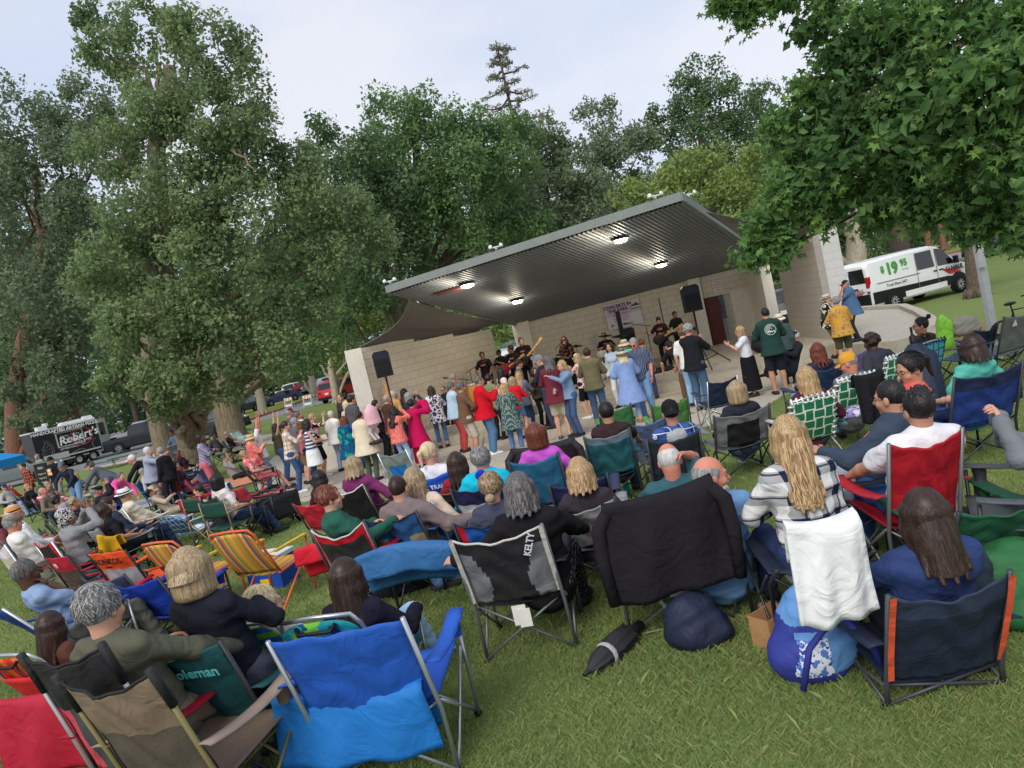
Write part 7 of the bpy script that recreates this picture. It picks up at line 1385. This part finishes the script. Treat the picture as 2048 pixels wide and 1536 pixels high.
# ---- things hung over chairs ----
def over(label,name,cat,u,v,h,m,yaw=None,dy=0,**k):
    loc,yw=cpos(u,v,h,yaw,-.46,dy); k.setdefault('zt',h+.02); return drape(label,name,cat,loc,yw,m,**k)
over('black sweatshirt draped over the camp chair of the bearded man','sweatshirt','sweatshirt',1312,988,.95,(38,35,40),w=.33,back=.6,sleeve=True,yaw=-8,rise=.03,flare=1.2,dipz=.03)
over('blue towel hanging off the front royal blue chair','towel','towel',690,1385,.52,nylon((36,120,200)),w=.4,back=.34,front=.3,yaw=-12,flare=1.1)
over('crimson and charcoal chair cover hanging at the lower left','chair_cover','chair cover',95,1385,.66,nylon((176,28,52)),w=.42,back=.45,yaw=-14,front=.3,rise=.04,band=None)
over('steel blue chair cover with a leather tag','chair_cover','chair cover',806,1108,.62,nylon((52,106,160)),w=.42,back=.2,front=.34,flare=1.02,dipz=-.06)
over('red chair cover behind the green hoodie woman','chair_cover','chair cover',642,1100,.58,nylon((206,26,48)),w=.3,back=.14,front=.3,dipz=-.04)
over('pale blue towel over the dark bob woman chair','towel','towel',438,968,.93,(176,206,222),w=.32,back=.62,flare=1.1)
over('bright blue rain jacket over the white fedora man chair','rain_jacket','jacket',228,1012,.93,nylon((36,86,176)),w=.26,back=.72,hood=True,flare=1.02)
over('yellow draped towel over a low chair in the left row','towel','towel',214,1074,.8,(240,186,40),w=.28,back=.4,flare=1.2)
over('black puffer coat over the violet top woman chair','puffer_coat','coat',1084,890,.95,nylon((40,36,40)),w=.35,back=.5,sleeve=True,flare=1.02)
over('stars and stripes towel on the two tone navy chair','towel','towel',1975,772,.5,(48,50,72),w=.38,back=.22,front=.2,flare=1.1)
over('white jacket hung over the corner of the navy lounge chair','jacket','jacket',1642,1042,.93,(232,232,232),w=.15,back=.44,front=.2,flare=1.25,yaw=-6)
over('black jacket over the yellow cap man webbed chair','jacket','jacket',1735,748,.9,(36,36,40),w=.16,back=.5)
over('pale blue shirt over the arm of the teal chair','shirt','shirt',1960,672,.7,(150,180,206),w=.22,back=.3)
# ---- bags, bottles, food ----
def gp(u,v,h=0): p=ground(u,v,h); return (p[0],p[1],g(p[1])+h)
STRIP=lambda T:[MB().tube([(-.2,-.28,.1),(-.14,-.3,.3),(.02,-.27,.42),(.1,-.2,.5)],.016).build('strap',nylon((52,56,140)),T,True),MB().tube([(.2,-.26,.06),(.16,-.3,.22),(.05,-.28,.4)],.016).build('strap',nylon((52,56,140)),T,True)]
sack('bright blue beach tote with a white and blue print pocket','tote_bag','bag',gp(1645,1345),0,(.19,.15,.27),[nylon((104,154,212)),nylon((56,64,150)),mat((232,234,242),.6,'camo',(84,126,200),(50,76,156),5.)],1,None,STRIP,lambda c:np.where((c[:,2]<.07)|(abs(c[:,0]+.02*np.sin(c[:,2]*20))>.15)|((abs(c[:,2]-.3)<.018)),1,np.where((c[:,1]<-.06)&(c[:,0]<.0)&(c[:,2]<.25),2,0)))
sack('navy drawstring bag under the sweatshirt chair','drawstring_bag','bag',gp(1395,1290),0,(.17,.14,.18),(38,44,66),2)
sack('long navy chair bag hanging at the right lounge chair','chair_bag','bag',gp(1945,1330),0,(.15,.12,.36),(38,48,62),3)
sack('dark green chair bag at the right edge','chair_bag','bag',gp(2050,1235),0,(.24,.2,.24),(44,104,60),4)
sack('black pack on the grass beneath the steel blue cover','backpack','bag',gp(805,1185),0,(.26,.16,.16),(34,36,44),5)
sack('black handbag with a silver chain near the food box','handbag','bag',gp(1930,1065),0,(.13,.1,.1),(32,32,34),6,None,lambda T:[MB().tube([(-.1,-.1,.06),(-.03,-.12,.15),(.05,-.12,.15),(.1,-.1,.06)],.008).build('chain',CHROME,T,True)])
sack('black bag by the legs of the green director chairs','bag','bag',gp(432,1060),0,(.2,.15,.16),(36,36,42),7)
sack('lime green and grey bag leaning among the right chairs','chair_bag','bag',gp(1895,700),20,(.16,.14,.42),(126,190,56),8)
sack('grey sleeping mat roll on the right lawn','bag_roll','bag',gp(1935,670),0,(.3,.2,.26),(124,122,112),9)
sack('black stage bag pile behind the leaf print shirt man','bag_pile','bag',(7.0,19.3,SZ),0,(.5,.35,.36),(36,38,46),10)
sack('tan crumpled blanket beside the black wagon','blanket_heap','blanket',gp(612,1025),0,(.28,.2,.07),cloth((150,136,116)),11)
sack('plastic bag of snacks on the small red table','snack_bag','snack bag',tuple(np.array(gp(1722,832,.45))),0,(.16,.1,.07),nylon((150,140,200),'splash',(226,220,240),(90,90,150),3.),12)
# folded umbrellas
def umbrella(label,p0,p1,r,c,name='folded_umbrella'):
    p0=np.array(p0,float); p1=np.array(p1,float); T=thing(name,label,'umbrella',p0,0); d=p1-p0; L=np.linalg.norm(d)
    q=Vector(d).to_track_quat('Z','Y').to_matrix().to_4x4(); b=MB(); th=np.arange(24)*2*math.pi/24
    G=np.array([[(r*w_*(1+.22*math.cos(8*t+z*3))*math.cos(t),r*w_*(1+.22*math.cos(8*t+z*3))*math.sin(t),z*L) for t in th] for z,w_ in((.0,.12),(.06,.45),(.2,.75),(.5,1.),(.8,.9),(.86,.5),(.9,.3))]); b.grid(G,0,q,True); b.build('canopy',nylon(c),T,True)
    MB().tube([(0,0,-.05),(0,0,L*1.04)],.012,0,8,X=q).build('shaft',BLACK,T,True); MB().lathe([(.02,0),(.034,.02),(.034,.1),(.02,.12)],0,10,q@XF((0,0,L*.88))).build('handle',BLACK,T,True); 
    MB().lathe([(r*.95,-.02),(r*1.08,0),(r*.95,.02)],0,14,q@XF((0,0,L*.35))).build('strap',nylon((176,174,170)),T,True); return T
a=gp(1178,1342,.05); c=gp(1275,1255,.07); umbrella('black and grey folded umbrella lying between two chairs',a,c,.075,(56,56,58))
a=gp(1872,905,.05); umbrella('tall navy furled sunshade behind the red chair',(a[0],a[1],g(a[1])+.02),(a[0]+.12,a[1]+.25,g(a[1])+1.25),.17,(46,56,76),'furled_sunshade')
a=gp(1985,705,.0); umbrella('blue grey furled canopy leaning on the light pole',(a[0]+.4,a[1]+6.5,.1),(a[0]+.45,a[1]+6.5,1.35),.2,(82,110,144),'furled_canopy')
# bottles and food
n2=[o for o in bpy.data.objects if str(o.get('label','')).startswith('black, grey and crimson')][0]
bottle('white insulated flask in the crimson armrest of the front chair',tuple(np.array(n2.location)+rotz((.275,.16,.59),math.degrees(n2.rotation_euler[2]))),mat((232,232,230),.4,bump=0),mat((236,236,234),.4),.046,.3,'insulated_flask')
bottle('teal metal bottle on the grass by the pale grey chair',gp(1258,1000),mat((20,130,120),.3,bump=0,metal=.4),BLACK,.04,.27)
bottle('clear water bottle in the mesh cup holder of the bearded man chair',tuple(np.array(swl)+rotz((.42,.02,.41),swy)),mat((206,218,226),.12,bump=0,spec=.6),WHITE,.033,.22,'water_bottle')
bottle('small water bottle in the bright blue armrest',tuple(np.array(gp(902,990,.62))),mat((200,220,232),.12,bump=0,spec=.6),WHITE,.033,.2,'water_bottle')
T=thing('paper_plate','paper plate of leftover food on the grass','plate',gp(1545,1235),0); MB().lathe([(.001,.012),(.09,.012),(.125,.03),(.127,.026),(.09,.005),(.001,.004)],0,20).build('plate',mat((214,222,232),.6),T,True)
g_=SDF(); [g_.ell((random.uniform(-.05,.05),random.uniform(-.04,.04),.03+.02*i),(.035,.03,.02),.015) for i in range(4)]; Vq,Qq=g_.run(.008); MB().add(Vq,Qq).build('food',mat((150,104,70),.7,'mottle',(206,190,176),(110,70,50),9.),T,True); 
def carton(label,u,v,yaw,c,dim=(.16,.13,.09),openl=True,name='food_box'):
    T=thing(name,label,'box',gp(u,v),yaw); b=MB(); x,y,z=dim; t=.004
    b.box((0,0,t),(x,y,t)); 
    for s in(-1,1): b.box((s*x/2,0,z/2),(t,y,z)); b.box((0,s*y/2,z/2),(x-2*t,t,z))
    b.build('tray',mat(c,.85,'mottle',tuple(min(255,q+10) for q in c),tuple(q-20 for q in c),4.),T)
    if openl: m=MB(); m.box((0,0,y*.5),(x,t,y)); o=m.build('lid',mat(c,.85),T); o.location=(0,y/2,z); o.rotation_euler=(R_(-25),0,0)
    return T
carton('open brown food box on the grass behind the red chair',1935,1095,10,(206,168,118),(.24,.16,.1)); carton('tall kraft food box beside the black handbag',1895,1040,-15,(200,158,104),(.18,.12,.12)); carton('brown paper bag behind the bright blue tote',1552,1290,30,(176,132,88),(.2,.14,.2),False,'paper_bag')
# small red table with cup and snacks
T=thing('camp_table','small black camp table with a red rim','camp table',gp(1712,860),10); MB().box((0,0,.43),(.62,.42,.012)).build('table_top',mat((40,38,40),.7),T)
b=MB(); b.tube([(-.31,-.21,.43),(.31,-.21,.43),(.31,.21,.43),(-.31,.21,.43),(-.31,-.21,.43)],.012); b.build('rim',nylon((190,30,44)),T,True)
for sx in(-1,1):
    for sy in(-1,1): MB().tube([(sx*.28,sy*.18,.43),(sx*.3,sy*.2,0)],.01).build('leg',STL,T,True)
tz=g(T.location[1])+.437; T2=thing('plastic_cup','red plastic cup standing on the small camp table','cup',(T.location[0]-.03,T.location[1]-.12,tz),0); MB().lathe([(.001,.0),(.032,0),(.045,.11),(.043,.11),(.03,.004)],0,16).build('cup_body',mat((206,34,40),.4,bump=0),T2,True)
# yellow snack sack with lettering
T=thing('shopping_bag','orange and yellow bag printed I heart WaCo on the lawn','bag',gp(1908,900),-8); b=MB(); b.box((0,0,.17),(.26,.1,.34),0,tap=.92)
b.text('I',.08,XF((-.07,-.056,.27),88),1); b.text('♥',.08,XF((.02,-.056,.27),88),2); b.text('WaCo',.085,XF((0,-.057,.19),88),1,bold=.002); b.text('. . . .',.06,XF((0,-.057,.12),88),1); b.box((0,-.052,.06),(.2,.006,.07),3)
b.build('bag_body',[mat((236,190,60),.6,'mottle',(232,150,50),(240,206,90),3.),BLACK,mat((206,40,36),.6),WHITE],T)
# ---- wagon ----
wl=gp(535,1058); WG=thing('folding_wagon','black folding wagon with tall fabric sides on the lawn','wagon',wl,-30)
b=MB(); 
for sx in(-1,1): patch(b,lambda u,v:(u*.62,sx*(.27+.02*(1-u*u)),.2+.38*v-.04*(1-u*u)*v),10,5,.012)
for sx in(-1,1): patch(b,lambda u,v:(sx*.62,u*.27,.2+.38*v),6,5,.012)
b.box((0,0,.2),(1.2,.54,.02)); b.build('fabric_tub',nylon((34,34,37)),WG,True)
for sx in(-1,1):
    for sy in(-1,1):
        MB().tube([(sx*.6,sy*.28,.1),(sx*.62,sy*.29,.62)],.014).build('corner_post',STL,WG,True); t=MB(); t.lathe([(.05,-.03),(.105,-.028),(.11,0),(.105,.028),(.05,.03)],0,18,XF((sx*.5,sy*.33,.11),90)); t.lathe([(.001,-.02),(.05,-.024),(.05,.024),(.001,.02)],1,14,XF((sx*.5,sy*.33,.11),90)); t.build('wheel',[RUBBER,mat((110,110,112),.5)],WG,True)
    MB().tube([(-.6,sx*.29,.12),(.6,sx*.29,.58)],.011).build('side_brace',STL,WG,True)
    MB().tube([(-.62,sx*.29,.6),(.62,sx*.29,.6)],.012).build('rim',STL,WG,True)
MB().tube([(-.62,0,.3),(-.95,0,.6),(-1.0,.08,.66),(-1.0,-.08,.66),(-.95,0,.6)],.013).build('handle',BLACK,WG,True)
# ---- cooler ----
T=thing('cooler','blue cooler with a white rim behind the rainbow chair','cooler',gp(552,1170),-20); MB().box((0,0,.17),(.46,.3,.34),0).build('cooler_body',mat((34,76,170),.5,var=.05),T); MB().box((0,0,.36),(.49,.33,.045)).build('rim',WHITE,T); MB().box((.0,-.155,.1),(.12,.012,.06)).build('sticker',mat((236,190,40),.6),T)
# ---- blankets on the grass ----
def blanket(label,u,v,w,l,yaw,m):
    p=gp(u,v); T=thing('blanket',label,'blanket',p,yaw); b=MB(); n=12
    b.grid(np.array([[(w*(i/n-.5),l*(j/n-.5),g(p[1]+(rotz((w*(i/n-.5),l*(j/n-.5),0),yaw))[1])-p[2]+.02+.012*math.sin(i*1.7+j)*math.sin(j*1.3)) for i in range(n+1)] for j in range(n+1)]).transpose(1,0,2)); b.build('blanket_cloth',cloth(*m) if isinstance(m,list) else cloth(m),T,True); return T
blanket('pale patterned blanket under the cream cap person',318,1000,2.4,1.6,-70,[(190,188,190),'floral',(150,150,170)]); blanket('peach blanket spread on the path edge behind the dark bob woman',470,965,2.6,1.4,-65,(222,150,118)); blanket('blue and white blanket beside the low webbed chair',378,1050,1.0,.7,-20,[(70,120,190),'plaid',(226,232,240)])
# ---- loudspeakers, stands, instruments ----
def speaker(label,p,yaw,h0,hs,ws,stand=True,tripod=.55):
    T=thing('loudspeaker',label,'loudspeaker',(p[0],p[1],p[2]+h0),yaw,'loudspeakers by the stage'); b=MB(); b.prism([(-ws/2,0),(ws/2,0),(ws/2,hs*.9),(ws*.36,hs),(-ws*.36,hs),(-ws/2,hs*.9)],-.17,.13,1); b.build('cabinet',mat((34,35,38),.6,var=.1),T)
    m=MB(); m.box((0,-.176,hs*.36),(ws*.8,.012,hs*.58)); m.build('grille',mat((20,21,23),.7,'dots',(40,40,44),None,6.),T); m=MB(); m.lathe([(.001,-.02),(ws*.2,0),(ws*.33,.004),(ws*.34,-.01)],0,16,XF((0,-.174,hs*.36),90)); m.build('woofer',BLACK,T,True); m=MB(); m.box((0,-.172,hs*.8),(ws*.72,.012,hs*.22)); m.build('horn',mat((30,38,54),.35,var=.1),T)
    if stand:
        S=thing('speaker_stand','tripod stand carrying the '+label.replace(' on a pole','').replace(' on a tripod',''),'speaker stand',p,yaw,'speaker stands'); MB().tube([(0,0,.1),(0,0,h0+.02)],.024).build('pole',BLACK,S,True); MB().tube([(0,0,.6),(0,0,.72)],.036).build('collar',BLACK,S,True)
        for a in(30,150,270): c_,s_=math.cos(R_(a)),math.sin(R_(a)); MB().tube([(0,0,.66),(c_*tripod,s_*tripod,.015)],.016).build('leg',BLACK,S,True); MB().tube([(0,0,.2),(c_*tripod*.6,s_*tripod*.6,.28)],.011).build('brace',BLACK,S,True)
    return T
def S_(u,v,D): p=aty(u,v,D); return p
p=aty(775,768,18.35); pb=aty(764,755,18.35); speaker('black loudspeaker on a pole in front of the left wing wall',(p[0],p[1],.2),8,pb[2]-.2,.66,.42)
p=aty(1393,650,18.6); speaker('tall black loudspeaker on a tripod at the right of the stage',(p[0],p[1],SZ),-5,1.5,.68,.44,True,.85)
p=aty(1255,660,23.4); speaker('black monitor speaker under the banner behind the drums',(p[0],p[1],SZ),0,.7,.6,.36,True); 
T=thing('column_speaker','slim black column speaker leaning before the banner','loudspeaker',(aty(1238,640,23.2)[0],23.2,SZ),0); b=MB(); b.box((0,0,1.15),(.13,.13,1.5)); b.box((0,0,.2),(.36,.4,.4)); b.build('cabinet',BLACK,T)
def mic(label,u,v,D,h,arm=.5,side=1):
    p=aty(u,v,D); T=thing('microphone_stand',label,'microphone stand',(p[0],D,SZ),0,'microphone stands on the stage'); MB().tube([(0,0,.02),(0,0,h)],.011).build('pole',BLACK,T,True); MB().tube([(-side*.15,0,h-.06),(side*arm,-.1,h+.16)],.009).build('boom',BLACK,T,True); MB().tube([(side*arm,-.1,h+.16),(side*(arm+.13),-.12,h+.18)],[.02,.026]).build('microphone',mat((60,60,62),.4),T,True)
    for a in(20,140,260): MB().tube([(0,0,.1),(.28*math.cos(R_(a)),.28*math.sin(R_(a)),.01)],.009).build('leg',BLACK,T,True)
mic('boom microphone stand in front of the conga player',938,735,21.2,1.2,.4,1); mic('second boom microphone stand by the congas',930,748,20.8,1.,.5,-1); mic('microphone stand beside the guitarist at the right',1300,690,20.8,1.35,.5,-1); mic('microphone of the singer',1118,690,20.6,1.3,.1,1)
p=aty(1318,600,24.2); T=thing('light_stand','thin black pole with a white forked top behind the keyboard','light stand',(p[0],24.2,SZ),0); MB().tube([(0,0,0),(0,0,2.)],.015).build('pole',BLACK,T,True); MB().tube([(-.12,0,2.22),(0,0,2.05),(0,0,1.9),(0,0,2.05),(.12,0,2.22)],.016).build('fork',WHITE,T,True)
AMB=mat((206,140,54),.35,'mottle',(224,164,76),(176,110,44),1.5,.05,20.)
for u,l in((918,'left amber conga drum'),(945,'right amber conga drum')):
    p=aty(u,770,20.6); T=thing('conga_drum',l,'drum',(p[0],20.6,SZ),0,'congas'); MB().lathe([(.11,.1),(.17,.45),(.155,.78),(.14,.82)],0,18).build('shell',AMB,T,True); MB().lathe([(.145,.82),(.146,.845),(.001,.85)],0,18).build('drum_head',mat((222,206,180),.6),T,True); MB().lathe([(.15,.78),(.155,.8),(.15,.82)],0,18).build('hoop',CHROME,T,True); MB().lathe([(.14,0),(.12,.1)],0,12).build('stand',BLACK,T,True)
p=aty(1190,720,22.0); DK_=thing('drum_kit','drum kit with black cymbals and white shells','drum kit',(p[0],22.,SZ),0)
MB().lathe([(.001,-.2),(.28,-.2),(.29,-.18),(.29,.18),(.28,.2),(.001,.2)],0,20,XF((0,-.2,.3),90)).build('bass_drum',mat((210,208,204),.4),DK_,True)
for x,y,z,r in((-.3,-.05,.62,.17),(.25,-.05,.64,.16),(.55,.2,.5,.2),(-.6,.15,.6,.18)): MB().lathe([(.001,0),(r,0),(r,.18),(r*.98,.2),(.001,.2)],0,16,XF((x,y,z),-10)).build('tom',mat((212,210,206),.4),DK_,True)
for x,y,z,r in((-.9,.0,1.0,.24),(-.45,.2,1.15,.2),(.9,.1,1.15,.26),(.5,.3,1.25,.22),(-1.1,.3,.9,.2)): MB().lathe([(r,0),(r*.3,.015),(.02,.05),(.001,.05)],0,18,XF((x,y,z),8,6)).build('cymbal',mat((58,54,46),.35,bump=0,metal=.6),DK_,True); MB().tube([(x,y,z),(x,y,.02)],.011).build('cymbal_stand',BLACK,DK_,True)
T=thing('keyboard','keyboard on a crossed stand by the right musician','keyboard',(aty(1352,680,21.9)[0],21.6,SZ),-10); MB().box((0,0,.9),(1.1,.32,.1)).build('keyboard_body',BLACK,T); MB().box((0,-.05,.953),(1.0,.16,.008)).build('keys',WHITE,T)
for s in(-1,1): MB().tube([(-.4*s,0,.85),(.4*s,0,.02)],.016).build('leg',BLACK,T,True)
def guitar(label,u,v,D,yaw,tilt,c,neck=(206,170,110),bass=False):
    p=aty(u,v,D); T=thing('guitar',label,'guitar',p,yaw); g_=SDF(); g_.rc((-.1,0,0),(.06,0,0),.15,.11,.05,np.array([0,1,0.]),.16); g_.ell((.2,0,.07),(.06,.02,.04),.02); g_.ell((.2,0,-.07),(.06,.02,.04),.02)
    V,Q=g_.run(.014); X=XF((0,0,0),0,-tilt); MB().add(V,Q,0,X).build('guitar_body',mat(c,.25,bump=0),T,True); MB().box((.42 if bass else .37,-.01,0),(.6 if bass else .5,.03,.045),0,X).box((.76 if bass else .66,-.01,.01),(.13,.025,.075),0,X).build('neck',mat(neck,.5),T)
guitar('red guitar held by the guitarist beside the congas',1012,738,21.35,-20,25,(150,28,44)); guitar('pale necked bass of the grey haired player',1050,718,21.75,-15,38,(46,40,40),(222,176,110),True); guitar('dark guitar of the guitarist looking down',1322,676,20.75,-20,20,(60,44,36))
T=thing('amplifier','black covered amplifier behind the singer','amplifier',(aty(1098,715,22.4)[0],22.4,SZ),-8); MB().box((0,0,.45),(.8,.5,.9),0,tap=.8).build('cover',nylon((34,34,38)),T)
sack('coiled black cables heaped near the stage edge','cable_heap','cables',(4.1,20.3,SZ),0,(.45,.3,.07),(30,30,32),21); sack('black cable coils at the feet of the guitarist','cable_heap','cables',(3.8,21.0,SZ),0,(.3,.25,.1),(32,32,34),22)
# ---- barricades, sandwich board, canopy, tables, pole, bike ----
for u,v,D,l in((617,806,58,'nearer striped A-frame barricade on the road'),(577,803,64,'striped A-frame barricade beside the navy sedan')):
    p=aty(u,v,D); T=thing('barricade',l,'barricade',(p[0],D,.02),-10,'A-frame barricades'); b=MB(); b.box((0,0,.85),(.75,.03,.26))
    for k in range(3): b.prism([(-.3+k*.25,.73),(-.2+k*.25,.73),(-.1+k*.25,.97),(-.2+k*.25,.97)],-.02,.02,1,1)
    b.build('striped_board',[mat((232,230,224),.6),mat((226,120,60),.6)],T); 
    for s in(-1,1): MB().tube([(s*.33,0,1.),(s*.36,-.3,0)],.022).build('leg',WHITE,T,True); MB().tube([(s*.33,0,1.),(s*.36,.3,0)],.022).build('leg',WHITE,T,True)
    MB().box((0,-.2,.32),(.6,.02,.2)).build('lower_board',WHITE,T)
p=aty(86,950,31); T=thing('sandwich_board','black chalkboard menu sign beside the trailer','sign',(p[0],31,.0),-30); MB().box((0,0,.75),(.95,.05,1.4)).build('board',mat((36,36,38),.8,var=.2),T); b=MB(); b.text('MENU',.16,XF((0,-.03,1.25),90)); 
for i,s in enumerate(['Margherita 14','Pepperoni 15','Veggie 15']): b.text(s,.11,XF((0,-.03,1.0-i*.18),90))
b.build('chalk_writing',mat((206,206,200),.8),T); MB().box((-.5,0,.72),(.05,.06,1.46)).build('frame',mat((120,84,56),.7),T)
p=aty(6,905,31); T=thing('canopy_tent','bright blue pop-up canopy at the left edge','canopy',(p[0]-2.0,31.5,0),-20); b=MB(); b.add([(-1.5,-1.5,1.95),(1.5,-1.5,1.95),(1.5,1.5,1.95),(-1.5,1.5,1.95),(0,0,2.7)],[(0,1,4),(1,2,4),(2,3,4),(3,0,4)])
for a,c_ in(((-1.5,-1.5),(1.5,-1.5)),((1.5,-1.5),(1.5,1.5)),((1.5,1.5),(-1.5,1.5)),((-1.5,1.5),(-1.5,-1.5))): b.add([a+(1.95,),c_+(1.95,),c_+(1.6,),a+(1.6,)],[(0,1,2,3)])
b.text("5'S FM",.26,XF((.5,-1.52,1.77),90),1); b.text("5'S FM",.26,XF((1.52,-.4,1.77),90,0,90),1); b.build('canopy_roof',[nylon((30,140,210)),WHITE],T)
for sx in(-1.45,1.45):
    for sy in(-1.45,1.45): MB().tube([(sx,sy,0),(sx,sy,1.95)],.028).build('leg',WHITE,T,True)
p=aty(225,915,40); T=thing('picnic_table','dark green picnic table on the grass behind the bending men','picnic table',(p[0],40,0),-15); MB().box((0,0,.75),(1.9,.75,.05)).build('table_top',mat((52,86,68),.6),T)
for s in(-1,1): MB().box((0,s*.68,.44),(1.9,.26,.04)).build('bench',mat((52,86,68),.6),T); MB().tube([(s*.7,-.7,.42),(s*.7,-.6,0),(s*.7,0,.06),(s*.7,.6,0),(s*.7,.7,.42)],.025).build('leg',mat((110,112,110),.5),T,True)
p=aty(1975,600,12.4); T=thing('light_pole','pale square metal light pole at the right of the lawn','light pole',(p[0],12.4,g(12.4)),0); MB().box((0,0,2.6),(.11,.11,5.2)).build('pole',mat((182,186,188),.5,'mottle',(192,196,196),(160,164,164),2.),T); b=MB(); b.box((-.06,-.09,1.7),(.09,.06,.16)); b.build('junction_box',mat((190,192,192),.5),T)
# the two signs of the bicycle parked by the pole
p=aty(2025,612,12.2); T=thing('bicycle','black bicycle standing by the light pole','bicycle',(p[0]+.15,12.2,g(12.2)),15)
for x in(-.5,.5): MB().tube([(x+.33*math.cos(a),0,.34+.33*math.sin(a)) for a in np.linspace(0,6.283,25)],.018,0,6).build('tyre',RUBBER,T,True); b=MB(); [b.tube([(x,0,.34),(x+.31*math.cos(a),0,.34+.31*math.sin(a))],.003,0,4) for a in np.linspace(0,6,12)]; b.build('spokes',CHROME,T)
b=MB(); [b.tube(q,.016,0,7) for q in(((-.5,0,.34),(-.1,0,.3),(.4,0,.78),(-.22,0,.8),(-.1,0,.3)),((-.5,0,.34),(-.2,0,.75)),((.5,0,.34),(.38,0,.82)))]; b.build('frame',BLACK,T,True); MB().ell((-.24,0,.92),(.13,.06,.03)).tube([(-.24,0,.92),(-.2,0,.75)],.012).build('saddle',BLACK,T,True); MB().tube([(.36,-.27,.95),(.38,-.1,.98),(.38,.1,.98),(.36,.27,.95)],.013).tube([(.38,0,.8),(.38,0,.98)],.013).build('handlebar',BLACK,T,True)
print('people',len(NPEOPLE),'objects',len(bpy.data.objects))
